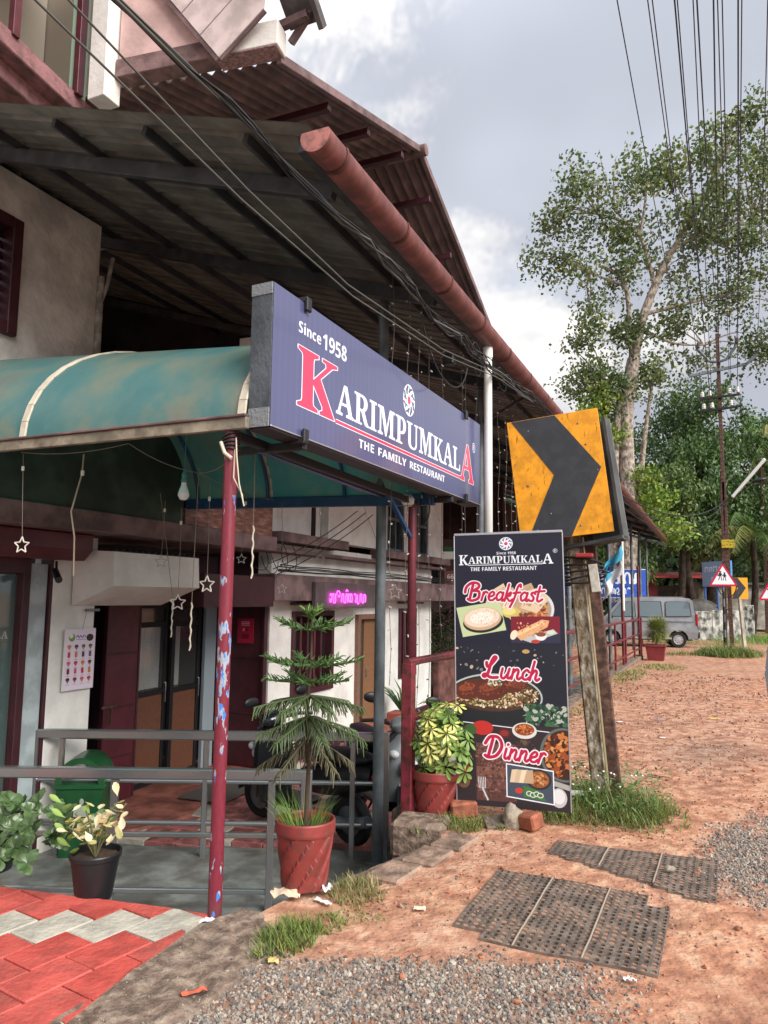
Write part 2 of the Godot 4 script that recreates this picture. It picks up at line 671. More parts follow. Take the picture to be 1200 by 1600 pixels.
func ground() -> void:
	var zs := []
	var z := 40.0
	while z > -60.0:
		zs.append(z)
		z -= 2.0 if z > 4.0 else (0.09 if z > -7.0 else (0.2 if z > -14.0 else 0.6))
	for q in [-62.0, -80.0, -120.0, -200.0, -400.0, -900.0]:
		zs.append(q)
	var us := [-900.0, -200.0, -60.0, -20.0, -8.0, -3.0, -0.5, -0.06, 0.0]
	for i in 31:
		us.append(0.07 + i * 0.08)
	us.append_array([2.7, 3.1, 3.6, 4.4, 6.0, 9.0, 16.0, 40.0, 120.0, 400.0, 900.0])
	var g := G.new()
	var pts := []
	for zz in zs:
		var row := []
		for k in us.size():
			var x: float = edge_x(zz) + us[k]
			var y := gh(x, zz)
			if k <= 7:
				var low := smoothstep(-3.25, -3.3, zz) * (1.0 - smoothstep(-22.0, -24.0, zz))
				y = lerpf(y, -0.85, low)
				if zz > -3.2 and zz < 3.0:
					y = -0.1
			row.append(V(x, y, zz))
		pts.append(row)
	for i in pts.size() - 1:
		for k in us.size() - 1:
			var q := [pts[i][k], pts[i + 1][k], pts[i + 1][k + 1], pts[i][k + 1]]
			var cs := []
			var ns := []
			for e in q:
				ns.append(V(-(gh(e.x + 0.04, e.z) - gh(e.x - 0.04, e.z)) / 0.08, 1, -(gh(e.x, e.z + 0.04) - gh(e.x, e.z - 0.04)) / 0.08).normalized())
				cs.append(soil_colour(e.x, e.z))
			for t in [[0, 1, 2], [0, 2, 3]]:
				for j in t:
					g.col = cs[j]
					g.p(q[j], ns[j])
	struct("ground", g, mt("soil", Color.WHITE, 0.97, {"tex": "soil", "s": V(0.42, 0.42, 0.42), "vc": true, "hm": "soil_h", "hk": 0.8, "nrm": "n_rough", "nk": 0.45}))
	g = G.new()
	for i in zs.size() - 1:
		var a: float = zs[i]
		var b: float = zs[i + 1]
		for w in [[0.0, 0.25, -0.008, 0.012], [0.25, 3.2, 0.012, 0.05], [3.2, 6.4, 0.05, 0.012]]:
			var y0 := -0.13 * smoothstep(-15.0, -25.0, a)
			var y1 := -0.13 * smoothstep(-15.0, -25.0, b)
			g.oquad(V(road_x(a) + w[0], y0 + w[2], a), V(road_x(a) + w[1], y0 + w[3], a), V(road_x(b) + w[1], y1 + w[3], b), V(road_x(b) + w[0], y1 + w[2], b), Vector3.UP)
	struct("road", g, mt("asphalt", Color.WHITE, 0.9, {"tex": "asphalt", "s": V(1.4, 1.4, 1.4), "nrm": "n_rough", "nk": 0.6}))


func soil_colour(x: float, z: float) -> Color:
	var red := Color(1.02, 0.92, 0.84)
	var c := Color(1.0, 1.02, 1.02)
	var t := NOISE.get_noise_2d(x * 0.5 + 31.0, z * 0.35) * 0.5 + 0.5
	c = c.lerp(red, smoothstep(0.3, 0.65, t))
	var dust := NOISE.get_noise_2d(x * 0.23 + 5.0, z * 0.16 - 8.0)
	c = c.lerp(Color(1.12, 1.14, 1.12), smoothstep(0.05, 0.4, dust) * 0.8)
	c = c.lerp(Color(0.70, 0.64, 0.60), smoothstep(0.1, 0.5, NOISE.get_noise_2d(x * 0.8 - 20.0, z * 0.5)) * 0.7)
	for rut in [-0.35, -1.35]:   # two faint wheel tracks along the verge
		var off := absf(x - road_x(z) - rut + 0.35 + 0.12 * NOISE.get_noise_1d(z * 0.35))
		c = c.lerp(Color(1.1, 1.08, 1.04), smoothstep(0.22, 0.05, off) * 0.45 * smoothstep(-5.5, -8.0, z))
	var gravel := maxf(gravel_at(x, z), 0.75 * smoothstep(0.75, 0.1, V(x - road_x(z) + 0.5, 0, (z + 8.6) * 0.5).length()))
	c = c.lerp(Color(0.60, 0.72, 0.80), gravel * 0.9)
	if z < -28.0:
		c = c.lerp(Color(0.55, 0.75, 0.5), smoothstep(-28.0, -36.0, z) * smoothstep(0.4, 0.1, absf(x - road_x(z)) / 20.0) * 0.8)
	return c


func gravel_at(x: float, z: float) -> float:   # where loose grey stone lies thickly
	var w := 0.22 * NOISE.get_noise_2d(x * 1.6 + 4.0, z * 1.6)
	var a := smoothstep(-3.12, -2.85, z + w + 0.42 * smoothstep(-1.75, -0.9, x)) * smoothstep(-2.0, -1.85, x) * smoothstep(-0.15, -0.75, x + w)
	var b := smoothstep(0.55, 0.15, V((x - 0.22) * 1.1, 0, (z + 5.25) * 0.55 + w).length())
	return clampf(maxf(a, b), 0.0, 1.0)


func paver_mesh(l: float, w: float, h: float) -> ArrayMesh:
	var g := G.new()
	g.box(V(0, -h / 2, 0), V(w, h, l), 0.006)
	return g.mesh()


func yard() -> void:
	# the paved corner at the near left, level with the verge
	var g := G.new()
	g.prism(PackedVector2Array([Vector2(-2.28, 3.20), Vector2(-3.1, 3.06), Vector2(-3.62, 2.98), Vector2(-9.0, 2.0), Vector2(-9.0, -4.0), Vector2(-2.1, -4.0), Vector2(-2.14, 2.1), Vector2(-2.24, 2.6)]), Transform3D(Basis(Vector3.RIGHT, -PI / 2), V(0, -0.7, 0)), 0.698)
	var base := struct("pavement", g, mt("mortar", C(150, 138, 124), 0.95, {"tex": "grain", "s": V(2, 2, 2), "nrm": "n_rough", "nk": 0.5}))
	var ms := [paver_mesh(0.298, 0.203, 0.05), paver_mesh(0.296, 0.204, 0.052), paver_mesh(0.299, 0.202, 0.049)]
	var reds := []
	for i in 3:
		reds.append(mt("red_paver_%d" % i, [C(192, 80, 71), C(184, 84, 75), C(198, 88, 79)][i], 0.62, {"tex": "soft", "s": V(1.6, 1.6, 1.6), "nrm": "n_rough", "nk": 0.45, "det": "stain", "ds": V(0.9, 0.9, 0.9)}))
	var creams := mt("cream_paver", C(184, 178, 164), 0.8, {"tex": "soft", "s": V(1.4, 1.4, 1.4), "nrm": "n_rough", "nk": 0.45, "det": "stain", "ds": V(0.9, 0.9, 0.9)})
	var rot := deg_to_rad(-9.0)
	var bas := Basis(Vector3.UP, rot)
	var field := PackedVector2Array([Vector2(-2.315, -3.17), Vector2(-3.1, -3.04), Vector2(-3.62, -2.95), Vector2(-5.4, -2.6), Vector2(-5.4, -1.2), Vector2(-2.16, -1.2), Vector2(-2.19, -2.1), Vector2(-2.27, -2.6), Vector2(-2.29, -2.9)])
	for k in range(-12, 5):
		for j in range(-5, 12):
			var loc := V(k * 0.208, 0, j * 0.305 - k * 0.152)
			var pos := V(-2.43, 0.0, -2.985) + bas * loc
			var rect := PackedVector2Array()
			for q in [[-0.1015, -0.149], [0.1015, -0.149], [0.1015, 0.149], [-0.1015, 0.149]]:
				var e := pos + bas * V(q[0], 0, q[1])
				rect.append(Vector2(e.x, e.z))
			if pos.x < -4.4:
				continue
			var red := posmod(j, 4) != 0
			var m: Material = reds[R.randi() % 3] if red else creams
			var pieces := Geometry2D.intersect_polygons(rect, field)
			if pieces.is_empty():
				continue
			var lift := R.randf_range(0.008, 0.014)
			var whole := true
			for q in rect:
				whole = whole and Geometry2D.is_point_in_polygon(q, field)
			if whole:
				var o := part(base, "paver", ms[R.randi() % 3], m, true)
				o.transform = Transform3D(Basis(Vector3.UP, rot + R.randf_range(-0.008, 0.008)) * Basis(Vector3.RIGHT, R.randf_range(-0.01, 0.01)), pos + V(0, lift, 0))
			else:
				var pl := PackedVector2Array()
				for q in pieces[0]:
					pl.append(Vector2(q.x, -q.y))
				if Geometry2D.triangulate_polygon(pl).is_empty():
					continue
				var gp := G.new()
				gp.prism(pl, Transform3D(Basis(Vector3.RIGHT, -PI / 2), V(0, lift - 0.05, 0)), 0.05)
				part(base, "cut_paver", gp, m)
	# a rough mortar and concrete edge beside them
	g = G.new()
	var f := func(u: float, v: float) -> Vector3:
		var z := lerpf(-3.30, 1.5, v)
		var x := -2.25 + 0.42 * u + 0.03 * NOISE.get_noise_2d(3.0, z * 3.0) * (1.0 if u > 0.02 else 0.2)
		if z < -3.1:
			x = lerpf(x, -2.2 + 0.12 * u, smoothstep(-3.1, -3.3, z))
		var y := 0.012 - 0.02 * u + 0.018 * NOISE.get_noise_2d(x * 7.0, z * 7.0)
		if u > 0.97:
			y = -0.12
		return V(x, y, z)
	g.surf(24, 120, f)
	struct("concrete_kerb", g, MATS["concrete"])
	# lower yard: grey cement strip, then red and cream pavers
	g = G.new()
	g.box(V(-4.8, -0.75, -18.0), V(6.0, 0.12, 32.0))
	var yd := struct("yard_floor", g, mt("cement", C(126, 130, 126), 0.7, {"tex": "blotch", "s": V(0.5, 0.5, 0.5), "nrm": "n_fine", "nk": 0.3}))
	g = G.new()
	g.prism(PackedVector2Array([Vector2(-8.0, 2.2), Vector2(-2.1, 3.2), Vector2(-1.9, 3.7), Vector2(-2.0, 5.5), Vector2(-2.68, 6.2), Vector2(-8.0, 4.0)]), Transform3D(Basis(Vector3.RIGHT, -PI / 2), V(0, -0.7, 0)), 0.07)
	struct("cement_ramp", g, mt("cement_grey", C(140, 144, 140), 0.6, {"tex": "blotch", "s": V(0.4, 0.4, 0.4), "nrm": "n_fine", "nk": 0.25, "det": "dirt", "ds": V(0.5, 0.5, 0.5)}))
	var m2 := [paver_mesh(0.292, 0.196, 0.06), paver_mesh(0.29, 0.195, 0.062)]
	var yreds := []
	for i in 3:
		yreds.append(mt("yard_red_%d" % i, [C(184, 114, 110), C(194, 124, 118), C(174, 106, 104)][i], 0.6, {"tex": "blotch", "s": V(1.5, 1.5, 1.5), "nrm": "n_rough", "nk": 0.4, "det": "dirt", "ds": V(0.9, 0.9, 0.9)}))
	var far := G.new()
	var farc := G.new()
	var singles := 0
	for k in range(-24, 24):
		for j in range(-60, 30):
			var pos := V(-3.9, 0, -6.6) + Basis(Vector3.UP, deg_to_rad(10.0)) * V(j * 0.3 + k * 0.15, 0, k * 0.2)
			var front := -4.0 - 0.43 * (pos.x + 8.0) - 0.02
			if pos.z > front - 0.10 or pos.x < -5.25 or pos.x > -2.2 or pos.z < -14.5:
				continue
			var cream := posmod(j, 3) == 0
			var y := -0.642 + R.randf_range(-0.003, 0.003)
			var bb := Basis(Vector3.UP, deg_to_rad(100.0))
			if pos.z > -9.2 and singles < 290:
				singles += 1
				var o := part(yd, "paver", m2[R.randi() % 2], creams if cream else yreds[R.randi() % 3], true)
				o.transform = Transform3D(bb, pos + V(0, y, 0))
			else:
				(farc if cream else far).box(pos + V(0, y - 0.03, 0), V(0.196, 0.06, 0.292), 0.005, bb)
	part(yd, "paver_field", far, yreds[0]).set_meta("kind", "stuff")
	part(yd, "cream_paver_field", farc, creams).set_meta("kind", "stuff")
	# the low retaining kerb along the pipe railing, the sloping slab and the block at its corner
	g = G.new()
	g.box(V(-2.12, -0.42, -14.0), V(0.26, 0.86, 17.5), 0.02)
	struct("retaining_kerb", g, MATS["concrete"])
	g = G.new()
	g.box(V(-1.93, -0.09, -5.04), V(0.38, 0.25, 0.30), 0.03, Basis(Vector3.UP, 0.12))
	single("kerb_block", g, MATS["concrete"], "rough concrete block at the foot of the maroon railing post", "block")
	g = G.new()
	var sl := func(u: float, v: float) -> Vector3:
		var a := V(-2.12, -0.10, -3.95).lerp(V(-1.98, -0.16, -4.86), v)
		var b := V(-1.72, -0.015, -3.75).lerp(V(-1.52, -0.02, -4.82), v)
		return a.lerp(b, u) + V(0, 0.012 * NOISE.get_noise_2d(u * 5.0, v * 9.0), 0)
	g.surf(12, 20, sl)
	struct("sloping_slab", g, mt("slab", C(168, 140, 122), 0.95, {"tex": "blotch", "s": V(1.2, 1.2, 1.2), "det": "dirt", "ds": V(1.5, 1.5, 1.5), "nrm": "n_rough", "nk": 0.6}))
	var kn := 0
	for q in [[-1.60, -4.78, 0.1], [-1.66, -4.45, 0.14], [-1.74, -4.12, 0.1]]:
		g = G.new()
		g.box(V(0, -0.05, 0), V(0.22, 0.12, 0.30), 0.012)
		var o := part(self, "kerb_stone", g, MATS["slab"], true)
		o.transform = Transform3D(Basis(Vector3.UP, -0.16 + q[2] * 0.3) * Basis(Vector3.BACK, 0.03), V(q[0], -0.004, q[1]))
		tag(o, ["farthest", "middle", "nearest"][kn] + " of three worn flat kerb stones beside the sloping slab", "kerb stone", "kerb stones beside the sloping slab")
		kn += 1
	g = G.new()
	g.prism(PackedVector2Array([Vector2(-5.3, 5.35), Vector2(-5.08, 5.57), Vector2(-4.92, 5.95), Vector2(-4.87, 6.3), Vector2(-5.07, 6.8), Vector2(-5.25, 8.3), Vector2(-7.5, 8.4), Vector2(-7.5, 5.35)]), Transform3D(Basis(Vector3.RIGHT, -PI / 2), V(0, -0.66, 0)), 0.045)
	struct("entrance_floor", g, mt("red_oxide", C(170, 108, 94), 0.55, {"tex": "blotch", "s": V(0.8, 0.8, 0.8), "nrm": "n_fine", "nk": 0.2}))


func wall_x(g: G, x0: float, x1: float, z0: float, z1: float, y0: float, y1: float, holes: Array) -> void:   # z0 > z1; holes: [z_near, z_far, y_low, y_high] sorted from near to far
	var z := z0
	for h in holes:
		if z - h[0] > 0.001:
			g.box(V((x0 + x1) / 2, (y0 + y1) / 2, (z + h[0]) / 2), V(absf(x1 - x0), y1 - y0, z - h[0]))
		if h[2] - y0 > 0.001:
			g.box(V((x0 + x1) / 2, (y0 + h[2]) / 2, (h[0] + h[1]) / 2), V(absf(x1 - x0), h[2] - y0, h[0] - h[1]))
		if y1 - h[3] > 0.001:
			g.box(V((x0 + x1) / 2, (y1 + h[3]) / 2, (h[0] + h[1]) / 2), V(absf(x1 - x0), y1 - h[3], h[0] - h[1]))
		z = h[1]
	if z - z1 > 0.001:
		g.box(V((x0 + x1) / 2, (y0 + y1) / 2, (z + z1) / 2), V(absf(x1 - x0), y1 - y0, z - z1))


func frame_x(par: Node3D, nm: String, x: float, z0: float, z1: float, y0: float, y1: float, w: float, d: float, m: Material, mull: Array, trans: Array) -> MeshInstance3D:   # a frame standing in a wall that faces +x
	var g := G.new()
	for z in [z0 - w / 2, z1 + w / 2]:
		g.box(V(x, (y0 + y1) / 2, z), V(d, y1 - y0, w), 0.006)
	for y in [y0 + w / 2, y1 - w / 2]:
		g.box(V(x, y, (z0 + z1) / 2), V(d - 0.004, w, z0 - z1 - 2 * w), 0.0)
	for z in mull:
		g.box(V(x, (y0 + y1) / 2, z), V(d - 0.006, y1 - y0 - 2 * w, w * 0.8), 0.0)
	for y in trans:
		g.box(V(x, y, (z0 + z1) / 2), V(d - 0.009, w * 0.8, z0 - z1 - 2 * w), 0.0)
	return part(par, nm, g, m)


func building() -> void:
	var b := thing("restaurant_building", "long two storey restaurant with white walls, maroon doors and a lean-to metal roof in front", "building", V(-5.3, -0.65, -10.0))
	var wm: Material = MATS["white_paint"]
	var g := G.new()
	wall_x(g, -5.5, -5.3, -8.32, -14.3, -0.7, 2.25, [[-8.86, -10.05, 0.20, 1.34], [-10.82, -11.75, -0.7, 1.27], [-12.6, -13.42, 0.10, 1.35]])
	g.box(V(-7.0, 0.78, -14.2), V(3.0, 2.95, 0.2))
	part(b, "wall", g, wm)
	g = G.new()   # plinth skirting
	g.box(V(-5.285, -0.6, -9.55), V(0.03, 0.14, 2.5))
	g.box(V(-5.285, -0.6, -13.0), V(0.03, 0.14, 2.4))
	part(b, "skirting", g, MATS["maroon_dark"])
	# ground floor windows and the timber door
	var mm: Material = MATS["maroon_dark"]
	for w in [[-8.86, -10.05, 0.20, 1.34, [-9.26, -9.65]], [-12.6, -13.42, 0.10, 1.35, [-13.0]]]:
		var fr := frame_x(b, "window", -5.34, w[0], w[1], w[2], w[3], 0.07, 0.16, mm, w[4], [])
		g = G.new()
		g.box(V(-5.40, (w[2] + w[3]) / 2, (w[0] + w[1]) / 2), V(0.012, w[3] - w[2] - 0.12, w[0] - w[1] - 0.12))
		part(fr, "pane", g, MATS["glass_dark"])
		for z in w[4]:
			g = G.new()
			g.box(V(-5.30, (w[2] + w[3]) / 2, z + 0.16), V(0.04, w[3] - w[2] - 0.16, 0.05), 0.005)
			part(fr, "shutter_stile", g, MATS["maroon"])
		for k in 5:   # iron bars
			g = G.new()
			var zz := lerpf(w[0] - 0.12, w[1] + 0.12, k / 4.0)
			g.tube([V(-5.375, w[2] + 0.05, zz), V(-5.375, w[3] - 0.05, zz)], 0.007, 6)
			part(fr, "bar", g, MATS["dark"])
		g = G.new()   # thin rain lip over the window
		g.box(V(-5.22, w[3] + 0.10, (w[0] + w[1]) / 2), V(0.16, 0.03, w[0] - w[1] + 0.1), 0.004)
		part(b, "lintel_lip", g, MATS["mauve"])
	g = G.new()
	var wood := mt("door_wood", C(150, 108, 76), 0.55, {"tex": "grain", "s": V(6, 0.5, 6), "nrm": "n_fine", "nk": 0.15})
	for z in [-10.86, -11.71]:
		g.box(V(-5.33, 0.32, z), V(0.2, 1.9, 0.08), 0.006)
	g.box(V(-5.33, 1.23, -11.285), V(0.196, 0.08, 0.77), 0.004)
	var dr := part(b, "door", g, mt("door_frame", C(140, 104, 84), 0.55, {"tex": "grain", "s": V(6, 0.5, 6)}))
	g = G.new()
	g.box(V(-5.36, 0.28, -11.46), V(0.04, 1.82, 0.42), 0.004)
	part(dr, "door_leaf", g, wood)
	g = G.new()
	g.box(V(-5.46, 0.28, -11.05), V(0.03, 1.82, 0.36))
	part(dr, "dark_leaf", g, MATS["dark"])
	g = G.new()
	g.tube([V(-5.33, 0.25, -11.3), V(-5.31, 0.25, -11.3), V(-5.31, 0.40, -11.3), V(-5.33, 0.40, -11.3)], 0.008, 6)
	part(dr, "handle", g, MATS["stainless"])
	g = G.new()
	g.box(V(-5.2, -0.58, -11.28), V(0.34, 0.13, 1.15), 0.01)
	part(b, "door_step", g, MATS["red_oxide"])
	# projecting mauve bands and ledges
	g = G.new()
	g.box(V(-5.12, 1.655, -11.4), V(0.36, 0.33, 7.1), 0.006)
	part(b, "band", g, MATS["mauve"])
	g = G.new()
	g.box(V(-5.15, 1.60, -7.15), V(0.42, 0.36, 1.36), 0.006)
	part(b, "band", g, mm)
	g = G.new()
	g.box(V(-5.16, 2.30, -9.0), V(0.34, 0.13, 1.9), 0.006)
	g.box(V(-5.16, 2.27, -13.0), V(0.34, 0.13, 3.2), 0.006)
	g.box(V(-5.2, 2.13, -11.3), V(0.26, 0.05, 6.5), 0.006)
	part(b, "ledge", g, MATS["mauve"])
	# upper storey behind the roof
	g = G.new()
	wall_x(g, -5.5, -5.3, -9.86, -11.95, 2.37, 4.9, [])
	wall_x(g, -5.62, -5.42, -7.9, -9.85, 2.37, 4.9, [])
	wall_x(g, -5.5, -5.3, -11.95, -15.0, 2.25, 4.9, [[-12.05, -12.85, 2.36, 3.55], [-13.2, -14.1, 2.36, 3.55]])
	part(b, "wall", g, wm)
	for w in [[-12.05, -12.85], [-13.2, -14.1]]:
		var fr := frame_x(b, "window", -5.36, w[0], w[1], 2.36, 3.55, 0.06, 0.12, MATS["grey_steel"], [(w[0] + w[1]) / 2], [2.95])
		g = G.new()
		g.box(V(-5.40, 2.955, (w[0] + w[1]) / 2), V(0.01, 1.1, w[0] - w[1] - 0.1))
		part(fr, "pane", g, MATS["glass_dark"])
	# the concrete slab over the shop with a laminate fascia above
	g = G.new()
	g.box(V(-5.2, 2.15, -5.0), V(1.0, 0.17, 4.98), 0.008)
	part(b, "canopy_slab", g, MATS["mauve"])
	g = G.new()
	g.box(V(-4.78, 2.44, -6.66), V(0.07, 0.405, 1.58), 0.004)
	part(b, "fascia_board", g, mt("laminate", Color.WHITE, 0.5, {"tex": "laminate", "s": V(0.7, 3.0, 0.7), "nrm": "n_fine", "nk": 0.15}))
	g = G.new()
	g.box(V(-4.775, 2.64, -4.0), V(0.05, 0.80, 3.70), 0.004)  # added sheet, its dark green stands in for the shaded canopy underside
	part(b, "canopy_shade_board", g, mt("canopy_shade_board", C(58, 76, 66), 0.7, {"tex": "blotch", "s": V(0.6, 0.6, 0.6)}))
	# grey upper wall with its tall window, the drain pipe and the dark loft
	g = G.new()
	wall_x(g, -5.65, -5.45, -0.5, -5.28, 2.25, 5.16, [[-3.0, -4.36, 3.72, 4.75]])
	g.box(V(-5.55, 2.6, -5.36), V(0.19, 2.0, 0.14))
	part(b, "wall", g, MATS["grey_plaster"])
	var fr2 := frame_x(b, "window", -5.48, -3.0, -4.36, 3.72, 4.75, 0.10, 0.18, mm, [-3.7], [])
	g = G.new()
	for k in 9:
		g.box(V(-5.53, 3.86 + k * 0.095, -3.68), V(0.012, 0.085, 1.2), 0.0, Basis(Vector3.BACK, 0.4))
	part(fr2, "louvre", g, MATS["dark"])
	g = G.new()
	g.tube([V(-5.36, 2.3, -5.22), V(-5.36, 4.6, -5.22)], 0.035, 10)
	g.tube([V(-5.36, 4.3, -5.22), V(-5.33, 4.55, -5.28), V(-5.36, 4.85, -5.36)], 0.02, 8)
	part(b, "drain_pipe", g, mt("old_pvc", C(176, 170, 160), 0.6, {"tex": "blotch", "s": V(2, 2, 2)}))
	g = G.new()
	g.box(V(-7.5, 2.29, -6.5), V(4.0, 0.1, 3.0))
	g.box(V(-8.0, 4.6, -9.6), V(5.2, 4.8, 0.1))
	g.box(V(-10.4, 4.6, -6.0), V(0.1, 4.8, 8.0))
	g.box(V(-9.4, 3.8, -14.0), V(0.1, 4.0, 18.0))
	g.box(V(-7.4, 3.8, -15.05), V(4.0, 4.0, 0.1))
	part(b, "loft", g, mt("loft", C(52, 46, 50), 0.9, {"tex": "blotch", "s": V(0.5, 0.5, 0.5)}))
	g = G.new()
	g.box(V(-6.3, 3.15, -7.8), V(1.6, 1.55, 0.12))
	g.box(V(-6.2, 4.25, -7.6), V(1.5, 0.18, 0.18), 0.01)
	part(b, "loft_wall", g, MATS["grey_plaster"])
	# beyond the corner: the dark open hall
	g = G.new()
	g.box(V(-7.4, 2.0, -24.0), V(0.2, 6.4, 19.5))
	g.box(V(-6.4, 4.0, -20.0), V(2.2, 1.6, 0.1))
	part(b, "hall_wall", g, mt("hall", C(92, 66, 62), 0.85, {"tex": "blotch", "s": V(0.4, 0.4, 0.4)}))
	g = G.new()
	g.box(V(-5.0, 1.655, -17.5), V(0.3, 0.33, 5.0), 0.006)
	part(b, "band", g, MATS["mauve"])
	g = G.new()
	g.box(V(-5.3, -0.2, -18.6), V(0.14, 0.9, 8.0), 0.01)
	part(b, "parapet", g, mt("tile_red", C(128, 84, 76), 0.6, {"tex": "blotch", "s": V(1, 1, 1)}))
	# entrance recess: white pillar, side walls, back wall with glazed doors
	g = G.new()
	g.box(V(-5.42, 0.72, -5.07), V(0.24, 2.74, 0.50), 0.008)
	part(b, "pillar", g, wm)
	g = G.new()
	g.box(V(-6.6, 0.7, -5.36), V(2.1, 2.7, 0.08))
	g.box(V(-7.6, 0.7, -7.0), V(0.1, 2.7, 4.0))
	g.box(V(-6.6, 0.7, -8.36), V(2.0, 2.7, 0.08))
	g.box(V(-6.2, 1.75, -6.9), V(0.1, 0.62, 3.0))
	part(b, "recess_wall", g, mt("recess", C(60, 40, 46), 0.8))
	# folded maroon steel door leaf
	g = G.new()
	g.box(V(-5.86, 0.42, -6.29), V(0.05, 2.06, 0.50), 0.006)
	var lf := part(b, "maroon_door", g, MATS["maroon"])
	for y in [-0.15, 0.36, 0.92]:
		g = G.new()
		g.box(V(-5.832, y, -6.29), V(0.012, 0.02, 0.46), 0.003)
		part(lf, "rail", g, mm)
	for z in [-6.05, -6.53]:
		g = G.new()
		g.box(V(-5.832, 0.42, z), V(0.016, 2.04, 0.025), 0.003)
		part(lf, "stile", g, mm)
	g = G.new()
	g.box(V(-5.82, 0.38, -6.10), V(0.02, 0.03, 0.2), 0.004)
	g.tube([V(-5.815, 0.38, -6.13), V(-5.80, 0.36, -6.13), V(-5.80, 0.20, -6.13)], 0.007, 6)
	part(lf, "bolt", g, MATS["rusty"])
	# the opposite leaf, seen face on
	g = G.new()
	g.box(V(-5.72, 0.42, -8.27), V(0.80, 2.06, 0.05), 0.006)
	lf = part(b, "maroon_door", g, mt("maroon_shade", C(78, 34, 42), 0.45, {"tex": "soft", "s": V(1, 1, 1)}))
	for y in [0.05, 0.75]:
		g = G.new()
		g.box(V(-5.72, y, -8.242), V(0.76, 0.02, 0.012), 0.003)
		part(lf, "rail", g, mm)
	g = G.new()
	g.box(V(-5.33, 0.42, -8.26), V(0.04, 2.06, 0.075), 0.004)
	part(lf, "stile", g, mm)
	# glazed timber doors with lace curtain, set a little askew
	var gd := Basis(Vector3.UP, 0.10)
	var door2 := Node3D.new()
	door2.name = "glazed_door"
	b.add_child(door2, true)
	for k in 2:
		var c0 := V(-6.02, 0, -6.93 - k * 0.62)
		g = G.new()
		g.x = Transform3D(gd, c0)
		for z in [-0.28, 0.28]:
			g.box(V(0, 0.42, z), V(0.05, 2.06, 0.06), 0.004)
		for y in [-0.58, 0.42, 1.20, 1.42]:
			g.box(V(0, y, 0), V(0.046, 0.06, 0.5), 0.003)
		part(door2, "door_frame", g, MATS["dark"])
		g = G.new()
		g.x = Transform3D(gd, c0)
		g.box(V(-0.004, -0.08, 0), V(0.02, 0.94, 0.5))
		part(door2, "timber_panel", g, mt("door_panel", C(128, 84, 62), 0.5, {"tex": "grain", "s": V(5, 0.4, 5)}))
		g = G.new()
		g.x = Transform3D(gd, c0)
		g.box(V(-0.004, 0.93, 0), V(0.01, 0.95, 0.5))
		part(door2, "pane", g, mt("door_glass", C(120, 126, 124), 0.08, {"alpha": 0.12, "spec": 0.6}))
		g = G.new()
		var f := func(u: float, v: float) -> Vector3:
			return c0 + gd * V(-0.05 + 0.012 * sin(u * 34.0), 0.46 + 0.74 * v, lerpf(0.24, -0.24 + 0.30 * k, u))
		g.surf(40, 4, f, Vector3.RIGHT)
		part(door2, "lace_curtain", g, mt("lace", C(226, 226, 220), 0.9, {"tex": "grain", "s": V(3, 3, 3), "back": C(90, 90, 86)}))
		g = G.new()
		g.x = Transform3D(gd, c0)
		g.tube([V(0.03, 0.3, -0.24), V(0.06, 0.3, -0.24), V(0.06, 0.52, -0.24), V(0.03, 0.52, -0.24)], 0.008, 6)
		part(door2, "handle", g, MATS["stainless"])
	g = G.new()
	g.box(V(-6.0, 0.42, -8.0), V(0.05, 2.06, 0.22), 0.004)
	part(b, "side_panel", g, mt("pale_blue", C(150, 164, 172), 0.5))
	# white hood over the entrance
	g = G.new()
	g.prism(PackedVector2Array([Vector2(-5.28, 1.94), Vector2(-4.82, 1.92), Vector2(-4.80, 1.62), Vector2(-5.28, 1.44)]), Transform3D(Basis.IDENTITY, V(0, 0, -6.20)), 1.18)
	var hd := part(b, "hood", g, MATS["white_paint"])
	for k in 14:
		g = G.new()
		g.ell(V(-4.84, 1.925, -5.06 - k * 0.083), V(0.02, 0.03, 0.035), Basis.IDENTITY, 4, 6)
		part(hd, "scallop", g, MATS["dark"])
	# shop window, pale panel, maroon shutter box
	g = G.new()
	g.box(V(-5.37, 0.6, -4.57), V(0.1, 2.5, 0.075), 0.005)
	g.box(V(-5.38, 1.78, -3.45), V(0.14, 0.14, 2.16), 0.005)
	g.box(V(-5.37, 0.6, -4.812), V(0.13, 2.5, 0.03), 0.003)
	g.box(V(-5.385, -0.5, -3.45), V(0.14, 0.4, 2.16), 0.005)
	var sw := part(b, "shop_window", g, mm)
	g = G.new()
	g.box(V(-5.40, 0.7, -3.5), V(0.014, 2.0, 2.05))
	part(sw, "pane", g, mt("shop_glass", C(110, 136, 132), 0.05, {"alpha": 0.22, "spec": 0.6}))
	g = G.new()
	g.box(V(-5.36, 0.6, -4.70), V(0.05, 2.4, 0.18), 0.003)
	part(sw, "pale_panel", g, mt("pale_panel", C(178, 190, 192), 0.5, {"tex": "soft", "s": V(1, 1, 1)}))
	g = G.new()
	g.box(V(-6.6, 0.6, -3.2), V(0.1, 2.6, 3.2))
	g.box(V(-6.0, 0.55, -4.62), V(1.0, 2.4, 0.05))
	g.box(V(-6.0, -0.62, -3.4), V(1.2, 0.06, 2.4))
	part(b, "shop_interior", g, mt("shop_in", C(64, 84, 82), 0.8))
	for k in 3:
		g = G.new()
		g.box(V(-6.35, 0.25 + k * 0.42, -3.7), V(0.4, 0.025, 1.6))
		part(sw, "shelf", g, mt("shelf", C(150, 150, 144), 0.5))
	g = G.new()
	var oct := PackedVector2Array()
	for q in arc(V(0, 0, 0), V(0.17, 0, 0), V(0, 0.165, 0), PI / 8, TAU + PI / 8, 8):
		oct.append(Vector2(q.x, q.y))
	oct.resize(8)
